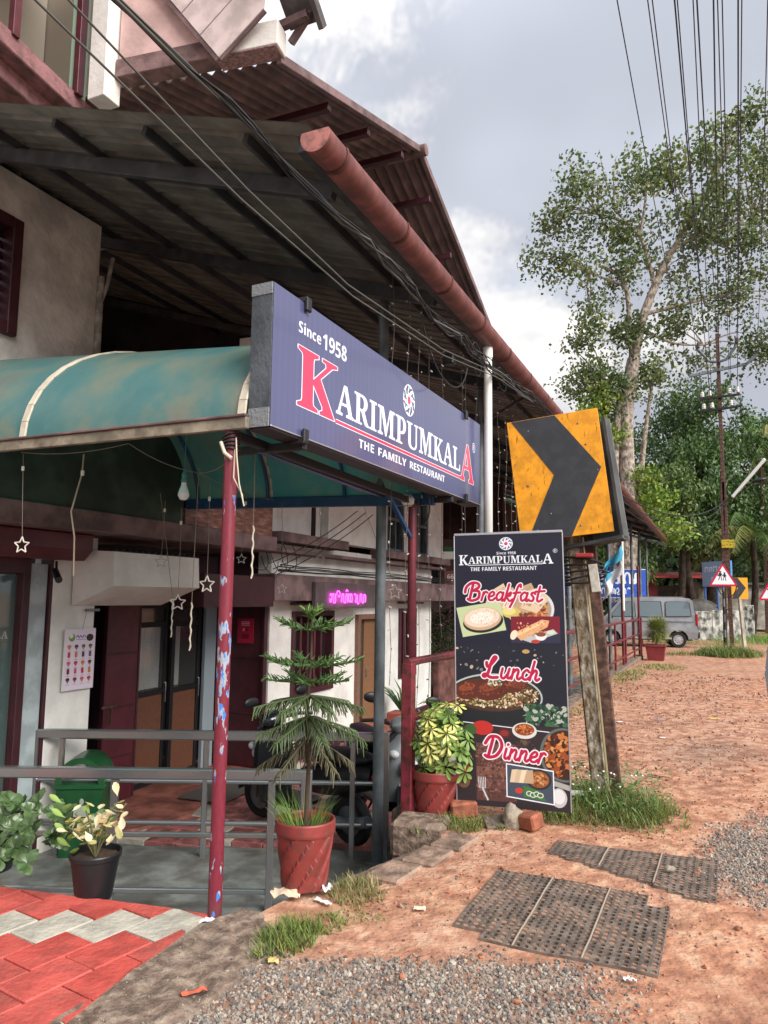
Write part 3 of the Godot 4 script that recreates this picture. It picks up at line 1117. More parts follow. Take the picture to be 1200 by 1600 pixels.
	g.prism(oct, Transform3D(Basis.IDENTITY, V(-5.12, 1.985, -4.92)), 3.4)
	part(b, "shutter_box", g, MATS["maroon"])
	# tangled black service cables on the white wall
	for k in 4:
		g = G.new()
		var y := 1.86 + k * 0.022
		var pts := []
		for i in 14:
			pts.append(V(-4.93 + 0.01 * k, y + 0.02 * NOISE.get_noise_2d(i * 0.9, k * 4.0), -7.9 - i * 0.5))
		g.tube(pts, 0.008 if k else 0.012, 6)
		part(b, "wall_cable", g, MATS["black_cable"])
	for k in 4:
		g = G.new()
		var c := V(-4.88, 1.98 + 0.08 * R.randf(), -7.4 - 0.22 * k)
		g.tube(arc(c, V(0, 0.10 + 0.10 * R.randf(), 0.1), V(0, 0.04, -0.16), R.randf() * 3.0, 4.0 + R.randf() * 3.0, 12), 0.005, 5)
		part(b, "wall_cable", g, MATS["black_cable"])
	for k in 3:
		g = G.new()
		g.tube(sag(V(-4.88, 1.93 - 0.06 * k, -7.6 - 0.1 * k), V(-4.4, 2.7, -9.0 - 0.25 * k), 0.06, 8), 0.007, 5)
		part(b, "wall_cable", g, MATS["black_cable"])


func roof_y(x: float) -> float:
	return 4.086 + 0.325 * (-1.95 - x)


func veranda() -> void:
	var b := thing("veranda_roof", "lean-to roof of brown metal sheets on grey steel columns along the front", "roof", V(-2.66, -0.65, -17.0))
	# profiled sheets, each a piece
	var sheet := mt("sheet", C(124, 123, 117), 0.75, {"tex": "blotch", "s": V(0.6, 0.6, 0.6), "det": "dirt", "ds": V(0.4, 0.4, 0.4)})
	var z := -3.256
	var dy := Vector3.UP
	while z > -32.5:
		var g := G.new()
		var zz := z
		for k in 5:
			var a := zz - k * 0.2
			for s in [[0.0, 0.0, 0.13, 0.0], [0.13, 0.0, 0.15, 0.035], [0.15, 0.035, 0.18, 0.035], [0.18, 0.035, 0.2, 0.0]]:
				var p0 := V(-1.93, roof_y(-1.93) + s[1], a - s[0])
				var p1 := V(-1.93, roof_y(-1.93) + s[3], a - s[2])
				var q := V(-9.0, 0.325 * 9.0, 0)
				g.oquad(p0, p1, p1 + q, p0 + q, Vector3.UP)
				g.oquad(p0 - V(0, 0.004, 0), p1 - V(0, 0.004, 0), p1 + q - V(0, 0.004, 0), p0 + q - V(0, 0.004, 0), Vector3.DOWN)
		part(b, "roof_sheet", g, sheet)
		z -= 1.0
	var frame := mt("roof_frame", C(62, 64, 68), 0.6, {"tex": "blotch", "s": V(1, 1, 1)})
	for x in [-2.43, -3.2, -4.0, -4.84, -5.6, -6.4, -7.2]:
		var g := G.new()
		g.box(V(x, roof_y(x) - 0.035, -17.9), V(0.04, 0.06, 29.0), 0.004, Basis(Vector3.BACK, 0.31 * -1.0))
		part(b, "purlin", g, frame)
	for k in 12:
		var zc := -3.82 if k == 0 else -5.62 - (k - 1) * 3.0
		var g := G.new()
		g.bar(V(-2.05, roof_y(-2.05) - 0.11, zc), V(-10.0, roof_y(-10.0) - 0.11, zc), 0.06, 0.11, 0.006)
		part(b, "rafter", g, frame)
	var g2 := G.new()   # eave rail under the sheet ends
	g2.box(V(-2.02, roof_y(-2.02) - 0.07, -17.9), V(0.05, 0.10, 29.1), 0.004)
	part(b, "eave_rail", g2, frame)
	for k in 10:
		var zc := -5.92 - 3.0 * k
		var g := G.new()
		var r := 0.046 if k != 1 else 0.042
		g.tube([V(-2.66, -0.66, zc), V(-2.66, roof_y(-2.66) - 0.12, zc)], r, 18)
		g.box(V(-2.66, -0.64, zc), V(0.18, 0.02, 0.18), 0.004)
		g.tube([V(-2.66, roof_y(-2.66) - 0.16, zc), V(-2.66, roof_y(-2.66) - 0.14, zc)], 0.06, 12)
		part(b, "column", g, MATS["grey_steel"])
	for k in 9:   # slanting brackets from each column head to the eave
		var zc := -8.92 - 3.0 * k
		var g := G.new()
		g.bar(V(-2.62, 3.75, zc), V(-2.1, roof_y(-2.1) - 0.12, zc), 0.035, 0.035, 0.003)
		part(b, "bracket", g, frame)
	# red half round gutter with bands
	var gm := mt("gutter_red", C(146, 82, 76), 0.5, {"tex": "blotch", "s": V(0.9, 0.9, 1.8), "det": "dirt", "ds": V(1.2, 2.2, 3.6), "nrm": "n_fine", "nk": 0.15})
	g2 = G.new()
	var fo := func(u: float, v: float) -> Vector3:
		var t := lerpf(-PI * 1.12, PI * 0.12, u)
		return V(-1.875 + 0.088 * cos(t), 3.985 + 0.088 * sin(t), lerpf(-3.25, -32.0, v))
	g2.surf(16, 30, fo, V(0.2, -1, 0))
	var fi := func(u: float, v: float) -> Vector3:
		var t := lerpf(-PI * 1.12, PI * 0.12, u)
		return V(-1.875 + 0.083 * cos(t), 3.985 + 0.083 * sin(t), lerpf(-3.255, -32.0, v))
	g2.surf(16, 30, fi, V(0, 1, 0))
	var gut := part(b, "gutter", g2, gm)
	g2 = G.new()
	var cap := PackedVector2Array()
	for i in 17:
		var t := lerpf(-PI * 1.12, PI * 0.12, i / 16.0)
		cap.append(Vector2(0.0876 * cos(t), 0.0876 * sin(t)))
	g2.prism(cap, Transform3D(Basis.IDENTITY, V(-1.875, 3.985, -3.256)), 0.012)
	part(gut, "end_cap", g2, mt("gutter_end", C(178, 116, 108), 0.6, {"tex": "soft", "s": V(3, 3, 3), "det": "dirt", "ds": V(2.5, 2.5, 2.5)}))
	for k in 32:
		g2 = G.new()
		var zb := -3.45 - 0.9 * k
		var fb := func(u: float, v: float) -> Vector3:
			var t := lerpf(-PI * 1.14, PI * 0.14, u)
			return V(-1.875 + 0.093 * cos(t), 3.985 + 0.093 * sin(t), zb - 0.03 * v)
		g2.surf(14, 1, fb, V(0.2, -1, 0))
		part(gut, "band", g2, mt("gutter_band", C(104, 52, 46), 0.6, {"tex": "blotch", "s": V(2, 2, 2)}))
	g2 = G.new()
	g2.tube([V(-1.90, 0.0, -6.63), V(-1.90, 3.88, -6.63)], 0.038, 18)
	g2.tube([V(-1.90, 3.80, -6.63), V(-1.90, 3.90, -6.63)], 0.045, 18)
	part(b, "downpipe", g2, MATS["pvc_white"])
	# small loudspeaker-like box and junction boxes by the first column head
	g2 = G.new()
	g2.box(V(-2.2, 3.75, -6.4), V(0.10, 0.10, 0.10), 0.01)
	part(b, "junction_box", g2, MATS["black_plastic"])
	# the higher gable roof of corrugated asbestos behind
	var gb := thing("gable_roof", "higher gable roof of corrugated brown sheets above the gutter", "roof", V(-5.3, 6.2, -8.64))
	var cor := mt("corrugated", C(136, 108, 106), 0.85, {"tex": "blotch", "s": V(0.7, 0.7, 0.7), "det": "dirt", "ds": V(0.8, 0.8, 0.8)})
	var slopes := [[V(0, 7.425, -8.64), V(0, 6.28, -5.20)], [V(0, 7.425, -8.64), V(0, 5.86, -12.65)]]
	for s in slopes:
		for k in 5:
			var g := G.new()
			var f := func(u: float, v: float) -> Vector3:
				var x := -3.4 - k * 1.0 - u * 1.03
				var low: Vector3 = s[1]
				if low.z > -6.0:   # the eave follows the slightly skewed beam
					low = V(0, 6.30, -4.96 - 0.142 * (x + 5.3))
				var p: Vector3 = s[0].lerp(low, v)
				return V(x, p.y + 0.03 * cos(x * TAU / 0.143) + (0.006 if k % 2 else 0.0), p.z)
			g.surf(100, 1, f)
			part(gb, "roof_sheet", g, cor)
	for q in [[V(0, 6.62, -6.26), 0], [V(0, 6.92, -7.2), 0], [V(0, 7.22, -8.2), 0], [V(0, 7.14, -9.2), 0], [V(0, 6.72, -10.1), 0], [V(0, 6.27, -11.2), 0]]:
		var g := G.new()
		g.box(V(-5.4, q[0].y - 0.10, q[0].z), V(3.9, 0.08, 0.07), 0.004)
		part(gb, "purlin", g, MATS["maroon_dark"])
	for s in slopes:   # metal verge strip
		var g := G.new()
		g.bar(s[0] + V(-3.39, 0.0, 0), s[1] + V(-3.39, 0.0, 0), 0.06, 0.09, 0.006)
		part(gb, "verge_trim", g, MATS["mauve"])
	var g3 := G.new()
	g3.tube([V(-3.30, 7.41, -8.64), V(-7.4, 7.41, -8.64)], 0.08, 10)
	part(gb, "ridge_cap", g3, cor)
	for s in [[V(-3.944, 6.242, -7.616), V(-3.944, 7.058, -8.500)], [V(-3.944, 6.242, -9.520), V(-3.944, 7.058, -8.704)], [V(-4.352, 6.174, -6.256), V(-4.352, 6.582, -5.712)]]:
		g3 = G.new()
		g3.bar(s[0], s[1], 0.03, 0.03, 0.0)
		part(gb, "strut", g3, MATS["maroon_dark"])


func upper_floor() -> void:
	var b := thing("balcony", "pink upper storey with a projecting slab, white post and soffit boards at the top left", "balcony", V(-4.5, 4.9, -3.6))
	var pink := mt("pink_paint", C(214, 180, 174), 0.85, {"tex": "soft", "s": V(0.5, 0.5, 0.5), "nrm": "n_fine", "nk": 0.2})
	var pinkd := mt("pink_slab", C(146, 104, 106), 0.9, {"tex": "soft", "s": V(0.8, 0.8, 0.8), "det": "dirt", "ds": V(1.2, 1.2, 1.2), "nrm": "n_rough", "nk": 0.4})
	var g := G.new()
	g.bar(V(-4.92, 8.16, -4.915), V(-3.95, 8.16, -5.055), 0.13, 3.37)
	part(b, "pink_wall", g, pink)
	g = G.new()   # slab, its edge slightly out of line with the front
	var bs := Basis(Vector3.UP, 0.13)
	g.box(V(-6.201, 6.147, -2.966), V(2.157, 0.175, 4.044), 0.01, bs)
	part(b, "slab", g, pinkd)
	g = G.new()
	g.box(V(-6.363, 5.985, -2.966), V(2.157, 0.162, 3.990), 0.01, bs)
	part(b, "slab_beam", g, pinkd)
	g = G.new()
	g.box(V(-5.04, 7.41, -4.82), V(0.2, 2.7, 0.2), 0.006)
	part(b, "white_post", g, MATS["white_paint"])
	# glazed balcony front
	g = G.new()
	for q in [[-5.34, -4.79, 0.05], [-5.26, -4.02, 0.04]]:
		g.box(V(q[0], 7.4, q[1]), V(0.07, 2.4, q[2] + 0.03), 0.004)
	g.box(V(-5.257, 6.275, -2.966), V(0.081, 0.067, 3.774), 0.004, bs)
	var fr := part(b, "window_frame", g, MATS["maroon"])
	g = G.new()
	g.box(V(-5.419, 7.414, -4.853), V(0.054, 2.426, 0.162), 0.004)
	part(fr, "green_jamb", g, mt("pale_green", C(150, 180, 158), 0.6))
	g = G.new()
	g.box(V(-7.279, 7.818, -3.235), V(0.135, 3.235, 5.392))
	g.box(V(-6.336, 9.166, -3.235), V(2.157, 0.135, 4.314))
	g.box(V(-7.2, 7.6, -6.0), V(4.4, 4.4, 0.1))
	part(b, "room", g, mt("room", C(150, 142, 128), 0.9))
	g = G.new()
	g.box(V(-6.336, 8.627, -4.314), V(2.022, 0.216, 0.162))
	part(b, "room_beam", g, MATS["mauve"])
	# beam running out to a white block end
	var b0 := V(-4.94, 6.385, -4.912)
	var b1 := V(-3.93, 6.385, -5.055)
	var b2 := V(-3.325, 6.41, -5.14)
	g = G.new()
	g.bar(b0, b1, 0.17, 0.18, 0.006)
	part(b, "beam", g, mt("beam_brown", C(140, 112, 110), 0.9, {"tex": "blotch", "s": V(1, 1, 1), "nrm": "n_rough", "nk": 0.3}))
	g = G.new()
	g.bar(b1 + V(0, 0.025, 0), b2, 0.19, 0.23, 0.006)
	part(b, "beam_end", g, MATS["white_paint"])
	g = G.new()
	g.bar(b1 + V(0, -0.094, 0), b2 + V(-0.02, -0.119, 0), 0.18, 0.012)
	part(b, "beam_underside", g, mt("rough_pink", C(186, 146, 142), 0.95, {"tex": "grain", "s": V(0.8, 0.8, 0.8), "nrm": "n_rough", "nk": 1.0}))
	# eave of the top roof above the beam end
	g = G.new()
	g.bar(V(-3.181, 6.632, -5.325), V(-3.181, 7.414, -4.314), 0.34, 0.03, 0.004)
	g.bar(V(-3.020, 6.551, -5.325), V(-3.020, 7.333, -4.314), 0.05, 0.10, 0.004)
	part(b, "top_eave", g, mt("eave_grey", C(116, 112, 112), 0.8, {"tex": "blotch", "s": V(1, 1, 1)}))
	g = G.new()
	g.bar(V(-3.303, 6.443, -5.257), V(-3.100, 6.686, -5.257), 0.05, 0.05)
	g.bar(V(-3.909, 6.524, -5.190), V(-3.100, 6.605, -5.190), 0.06, 0.07)
	part(b, "eave_bracket", g, MATS["mauve"])
	# boarded panel hung under the top roof: separate planks in one tilted plane
	var o := V(-3.82, 6.22, -4.93)
	var ax := V(0.432, 0.336, -0.02)
	var ay := V(-0.594, 0.775, 0.06)
	var nrm := ax.cross(ay).normalized()
	var soffit := mt("soffit", C(232, 214, 210), 0.7, {"tex": "soft", "s": V(0.8, 0.8, 0.8), "nrm": "n_fine", "nk": 0.1})
	for k in 7:
		g = G.new()
		var p0 := o + ay * (k * 0.34)
		var p1 := o + ay * (k * 0.34 + 0.325)
		var e := ax * (1.0 + 0.55 * k)
		var e1 := ax * (1.0 + 0.55 * (k + 0.95))
		g.oquad(p0 + nrm * 0.02, p0 + e + nrm * 0.02, p1 + e1 + nrm * 0.02, p1 + nrm * 0.02, nrm)
		g.oquad(p0, p0 + e, p1 + e1, p1, -nrm)
		g.oquad(p0, p0 + e, p0 + e + nrm * 0.02, p0 + nrm * 0.02, -ay)
		g.oquad(p1, p1 + e1, p1 + e1 + nrm * 0.02, p1 + nrm * 0.02, ay)
		g.oquad(p0, p1, p1 + nrm * 0.02, p0 + nrm * 0.02, -ax)
		g.oquad(p0 + e, p1 + e1, p1 + e1 + nrm * 0.02, p0 + e + nrm * 0.02, ax)
		part(b, "panel_board", g, soffit)
	g = G.new()
	g.bar(o - ax * 0.04, o - ax * 0.04 + ay * 2.4, 0.03, 0.04)
	g.bar(o - ay * 0.02, o - ay * 0.02 + ax * 1.0, 0.02, 0.03)
	part(b, "panel_trim", g, MATS["mauve"])


func canopy() -> void:
	var b := thing("entrance_canopy", "arched teal plastic canopy with pale ribs on two maroon posts over the entrance", "canopy", V(-2.3, 0.0, -4.5))
	var vault := func(x: float, s: float, dr: float) -> Vector3:
		var t := PI * s
		var z := -4.53 + (1.375 + dr) * cos(t)
		return V(x, 2.46 + (lerpf(0.74, 0.96, clampf((-2.2 - x) / 2.4, 0.0, 1.2)) + dr) * sin(t) - 0.04 * s, z)
	var m := mt("teal_sheet", C(216, 226, 226), 0.42, {"tex": "teal", "s": V(0.42, 0.42, 0.42), "back": C(60, 255, 250), "nrm": "n_fine", "nk": 0.1})
	for k in 3:
		var x0 := -2.2 - k * 1.6 + (0.0 if k == 0 else -0.02)
		var g := G.new()
		var f := func(u: float, v: float) -> Vector3:
			return vault.call(x0 - 1.58 * u, v, 0.0)
		g.surf(6, 28, f)
		part(b, "roof_panel", g, m)
	for x in [-2.215, -3.79, -5.4]:
		var g := G.new()
		var pts := []
		for i in 25:
			pts.append(vault.call(x, i / 24.0, 0.006))
		for i in 24:
			g.bar(pts[i], pts[i + 1], 0.05, 0.014, 0.003)
		part(b, "rib", g, mt("rib", C(206, 196, 176), 0.6, {"tex": "soft", "s": V(2, 2, 2)}))
	for x in [-2.26, -3.0, -3.8, -4.6]:
		var g := G.new()
		var pts := []
		for i in 19:
			pts.append(vault.call(x, i / 18.0, -0.03))
		g.tube(pts, 0.016, 6)
		part(b, "hoop", g, mt("blue_paint", C(36, 74, 118), 0.5, {"tex": "soft", "s": V(1, 1, 1)}))
	var g := G.new()
	g.box(V(-3.75, 2.432, -3.15), V(3.15, 0.062, 0.03), 0.004)
	var ch := part(b, "edge_channel", g, mt("channel", C(160, 150, 130), 0.6, {"tex": "blotch", "s": V(1, 1, 1), "det": "dirt", "ds": V(1.3, 1.3, 1.3)}))
	g = G.new()
	g.box(V(-3.75, 2.470, -3.142), V(3.15, 0.014, 0.04), 0.003)
	part(ch, "bead", g, MATS["mauve"])
	g = G.new()
	g.bar(V(-2.16, 2.375, -5.9), V(-5.35, 2.45, -5.9), 0.06, 0.095, 0.006)
	part(b, "beam", g, MATS["blue_paint"])
	g = G.new()
	g.bar(V(-2.3, 2.39, -3.2), V(-2.3, 2.34, -5.9), 0.04, 0.05, 0.004)
	part(b, "end_beam", g, mt("black_iron", C(34, 33, 36), 0.6))
	g = G.new()
	g.bar(V(-2.3, 2.05, -5.7), V(-2.3, 2.36, -5.2), 0.03, 0.03)
	g.bar(V(-2.32, 2.37, -3.5), V(-2.6, 2.42, -5.8), 0.045, 0.045)
	part(b, "brace", g, MATS["blue_paint"])
	g = G.new()
	for i in 24:
		for j in 2:
			var a0 := TAU * i / 24.0
			var a1 := TAU * (i + 1) / 24.0
			var d0 := V(cos(a0), 0, sin(a0))
			var d1 := V(cos(a1), 0, sin(a1))
			var y0 := -0.04 + 1.22 * j
			var q := [V(-2.296, y0, -3.185) + d0 * 0.0345, V(-2.296, y0, -3.185) + d1 * 0.0345, V(-2.296, y0 + 1.22, -3.185) + d1 * 0.0345, V(-2.296, y0 + 1.22, -3.185) + d0 * 0.0345]
			var us := [Vector2(i / 24.0, 1.0 - 0.5 * j), Vector2((i + 1) / 24.0, 1.0 - 0.5 * j), Vector2((i + 1) / 24.0, 0.5 - 0.5 * j), Vector2(i / 24.0, 0.5 - 0.5 * j)]
			for t in [[0, 1, 2], [0, 2, 3]]:
				for w in t:
					g.p(q[w], d0 if w in [0, 3] else d1, us[w])
	part(b, "post", g, peeled_paint())
	g = G.new()
	g.tube([V(-2.3, -0.66, -5.75), V(-2.3, 2.30, -5.75)], 0.036, 18)
	part(b, "post", g, mt("maroon_post", C(104, 34, 46), 0.4, {"tex": "soft", "s": V(2, 2, 2)}))
	# wire and rope bound round the head of the near post
	g = G.new()
	for k in 5:
		g.tube(arc(V(-2.296, 2.30 + 0.018 * k, -3.185), V(0.043, 0.004 * k, 0), V(0, 0.008, 0.043), 0, TAU, 14), 0.006, 5)
	part(b, "binding_wire", g, MATS["black_cable"])
	g = G.new()
	g.tube([V(-2.25, 2.36, -3.16), V(-2.235, 2.26, -3.15), V(-2.215, 2.12, -3.15), V(-2.18, 2.0, -3.15), V(-2.2, 2.06, -3.16), V(-2.25, 2.15, -3.15), V(-2.255, 2.3, -3.16)], 0.004, 5)
	part(b, "rope_end", g, mt("rope", C(196, 186, 166), 0.9))
	g = G.new()
	g.tube([V(-2.33, 2.34, -3.14), V(-2.30, 2.28, -3.135), V(-2.26, 2.25, -3.14)], 0.010, 6)
	part(b, "rope_end", g, MATS["rope"])


func peeled_paint() -> StandardMaterial3D:   # maroon paint flaked off to grey primer and an older blue coat, most of it at mid height
	var w := 160
	var h := 1600
	var im := Image.create(w, h, false, Image.FORMAT_RGB8)
	var n := FastNoiseLite.new()
	n.noise_type = FastNoiseLite.TYPE_SIMPLEX_SMOOTH
	n.fractal_octaves = 4
	n.frequency = 1.0
	n.seed = 8
	for j in h:
		var v := float(j) / h
		var amount := 0.34 * exp(-pow((v - 0.47) / 0.11, 2.0)) - 0.41
		for i in w:
			var a := TAU * i / w
			var q := V(cos(a) * 0.7, v * 17.0, sin(a) * 0.7)
			var p := n.get_noise_3dv(q * 1.2) + amount
			var c := C(128, 42, 58) * (0.92 + 0.10 * n.get_noise_3dv(q * 3.0))
			if v > 0.93:
				c = c.lerp(C(96, 60, 60), smoothstep(0.93, 1.0, v))
			if p > 0.0:
				c = C(168, 176, 188) * (0.9 + 0.14 * n.get_noise_3dv(q * 4.0))
				if n.get_noise_3dv(q * 2.1 + V(9, 3, 1)) > 0.16:
					c = C(52, 122, 206)
			im.set_pixel(i, j, c)
	return print_mat("peeled_paint", ImageTexture.create_from_image(im), 0.42)


func serif_k() -> Array:   # outline in units of its height (1.0 at the cap, 0 at the base), y down
	return [Vector2(0.0, 0.0), Vector2(0.50, 0.0), Vector2(0.50, 0.055), Vector2(0.39, 0.10), Vector2(0.375, 0.16), Vector2(0.375, 0.47), Vector2(0.70, 0.14), Vector2(0.69, 0.07), Vector2(0.60, 0.055), Vector2(0.60, 0.0), Vector2(1.0, 0.0), Vector2(1.0, 0.055), Vector2(0.87, 0.09), Vector2(0.56, 0.39), Vector2(0.95, 1.02), Vector2(0.55, 1.02), Vector2(0.55, 0.965), Vector2(0.62, 0.93), Vector2(0.615, 0.87), Vector2(0.375, 0.49 + 0.06), Vector2(0.375, 0.86), Vector2(0.39, 0.92), Vector2(0.50, 0.965), Vector2(0.50, 1.02), Vector2(0.0, 1.02), Vector2(0.0, 0.965), Vector2(0.10, 0.92), Vector2(0.115, 0.86), Vector2(0.115, 0.16), Vector2(0.10, 0.10), Vector2(0.0, 0.055)]


func emblem(p: Paint, x: float, y: float, rx: float, ry: float) -> void:
	var w := C(232, 236, 244)
	var d := C(60, 66, 104)
	p.ell(x, y, rx, ry, w)
	for k in 8:
		var a := TAU * k / 8.0
		var pts := []
		for i in 5:
			var t := a + 0.13 * i
			var r := 0.52 + 0.09 * i
			pts.append(Vector2(x + cos(t) * rx * r, y + sin(t) * ry * r))
		p.stroke(pts, ry * 0.11, d)
		p.ell(x + cos(a + 0.1) * rx * 0.76, y + sin(a + 0.1) * ry * 0.76, rx * 0.09, ry * 0.09, d)
	p.ell(x, y, rx * 0.36, ry * 0.36, w)
	p.ell(x, y, rx * 0.26, ry * 0.26, C(216, 52, 84))


func reg_mark(p: Paint, x: float, y: float, rx: float, ry: float, c: Color, bg: Color) -> void:
	p.ell(x, y, rx, ry, c)
	p.ell(x, y, rx * 0.82, ry * 0.82, bg)
	p.text("R", "Droid Sans", 700, x - rx * 0.38, y - ry * 0.5, rx * 0.8, ry, c)


func sign_board() -> void:
	var b := thing("restaurant_sign", "long dark blue lightbox sign with red and white lettering above the entrance", "sign", V(-2.1, 2.4, -4.9))
	var bs := Basis(Vector3.UP, deg_to_rad(-1.0))
	var L := 3.50
	var H := 0.765
	var at := V(-2.05, 2.79, -3.165)
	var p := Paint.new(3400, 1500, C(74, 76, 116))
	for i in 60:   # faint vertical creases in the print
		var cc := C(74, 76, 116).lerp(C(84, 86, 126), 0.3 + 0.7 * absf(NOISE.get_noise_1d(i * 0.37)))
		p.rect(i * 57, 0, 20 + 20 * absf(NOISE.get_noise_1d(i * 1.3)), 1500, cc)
	var W := 3400.0
	var Hh := 1500.0
	var white := C(238, 240, 246)
	var red := C(222, 40, 84)
	p.text("Since", "Droid Sans", 700, 0.072 * W, 0.150 * Hh, 0.070 * W, 0.090 * Hh, white)
	p.text("1958", "Droid Sans", 700, 0.148 * W, 0.128 * Hh, 0.084 * W, 0.128 * Hh, white)
	for pass_ in 2:
		var k := []
		for q in serif_k():
			k.append(Vector2((0.072 + 0.127 * q.x) * W, (0.335 + 0.430 * q.y) * Hh))
		var aa := []
		for q in [Vector2(0.5, 0), Vector2(0.60, 0), Vector2(0.93, 0.88), Vector2(1.0, 0.92), Vector2(1.0, 1.0), Vector2(0.62, 1.0), Vector2(0.62, 0.93), Vector2(0.72, 0.89), Vector2(0.65, 0.68), Vector2(0.32, 0.68), Vector2(0.24, 0.86), Vector2(0.34, 0.93), Vector2(0.34, 1.0), Vector2(0.02, 1.0), Vector2(0.02, 0.93), Vector2(0.12, 0.88)]:
			aa.append(Vector2((0.835 + 0.108 * q.x) * W, (0.345 + 0.44 * q.y) * Hh))
		if pass_ == 0:
			k.append(k[0])
			aa.append(aa[0])
			p.stroke(k, 17, white)
			p.stroke(aa, 17, white)
			p.rect(0.197 * W, 0.748 * Hh, 0.652 * W, 0.037 * Hh, white)
		else:
			p.poly(k, red)
			p.poly(aa, red)
			p.poly([Vector2(0.872 * W, 0.60 * Hh), Vector2(0.898 * W, 0.60 * Hh), Vector2(0.885 * W, 0.45 * Hh)], white)
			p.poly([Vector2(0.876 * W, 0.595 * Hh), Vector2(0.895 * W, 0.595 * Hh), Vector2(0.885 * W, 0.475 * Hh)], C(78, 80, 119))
			p.rect(0.195 * W, 0.754 * Hh, 0.655 * W, 0.025 * Hh, red)
	p.text("ARIMPUMKAL", "Droid Serif", 700, 0.197 * W, 0.445 * Hh, 0.640 * W, 0.262 * Hh, white)
	var x := 0.285
	for wd in [["THE", 0.063], ["FAMILY", 0.135], ["RESTAURANT", 0.208]]:
		p.text(wd[0], "Droid Sans", 700, x * W, 0.826 * Hh, wd[1] * W, 0.072 * Hh, white)
		x += wd[1] + 0.0185
	emblem(p, 0.513 * W, 0.245 * Hh, 0.031 * W, 0.155 * Hh)
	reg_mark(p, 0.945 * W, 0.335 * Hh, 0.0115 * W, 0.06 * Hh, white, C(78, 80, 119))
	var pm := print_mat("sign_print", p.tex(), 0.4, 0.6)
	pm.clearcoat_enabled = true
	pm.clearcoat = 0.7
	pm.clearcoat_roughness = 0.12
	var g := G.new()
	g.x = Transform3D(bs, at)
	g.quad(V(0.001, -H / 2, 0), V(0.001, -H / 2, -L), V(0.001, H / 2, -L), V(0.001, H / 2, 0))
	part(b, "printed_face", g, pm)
	g = G.new()
	g.x = Transform3D(bs, at)
	g.box(V(-0.07, 0, -L / 2), V(0.135, H, L), 0.004)
	part(b, "box", g, mt("sign_box", C(80, 87, 94), 0.55, {"tex": "blotch", "s": V(1.2, 0.5, 1.2), "nrm": "n_rough", "nk": 0.35}))
	g = G.new()
	g.x = Transform3D(bs, at)
	g.box(V(-0.07, H / 2 - 0.03, 0.002), V(0.132, 0.065, 0.006), 0.002, Basis(Vector3.BACK, 0.02))
	g.box(V(-0.07, -H / 2 + 0.05, 0.002), V(0.13, 0.10, 0.006), 0.002)
	part(b, "tape", g, mt("tape", C(120, 124, 128), 0.4, {"nrm": "n_rough", "s": V(2, 2, 2), "nk": 0.6}))
	g = G.new()
	g.x = Transform3D(bs, at)
	g.box(V(-0.07, -H / 2 - 0.006, -L / 2), V(0.134, 0.012, L - 0.02), 0.003)
	part(b, "bottom_tray", g, mt("tray", C(44, 40, 46), 0.6))
	g = G.new()
	g.x = Transform3D(bs, at)
	g.box(V(0.004, -H / 2 + 0.004, -L / 2), V(0.006, 0.008, L), 0.002)
	part(b, "bottom_trim", g, mt("alu", C(200, 200, 204), 0.35, {"metal": 0.8}))
	for z in [-0.32, -3.05]:
		for s in [1.0, -1.0]:
			g = G.new()
			g.x = Transform3D(bs, at)
			g.box(V(-0.02, s * (H / 2 + 0.018), z), V(0.09, 0.03, 0.05), 0.005)
			g.box(V(0.018, s * (H / 2 - 0.012), z), V(0.02, 0.075, 0.05), 0.005)
			part(b, "clip", g, MATS["black_iron"])
	for z in [-0.35, -2.75]:
		g = G.new()
		g.x = Transform3D(bs, at)
		g.box(V(-0.25, -H / 2 - 0.035, z), V(0.5, 0.045, 0.045), 0.004)
		part(b, "arm", g, MATS["black_iron"])


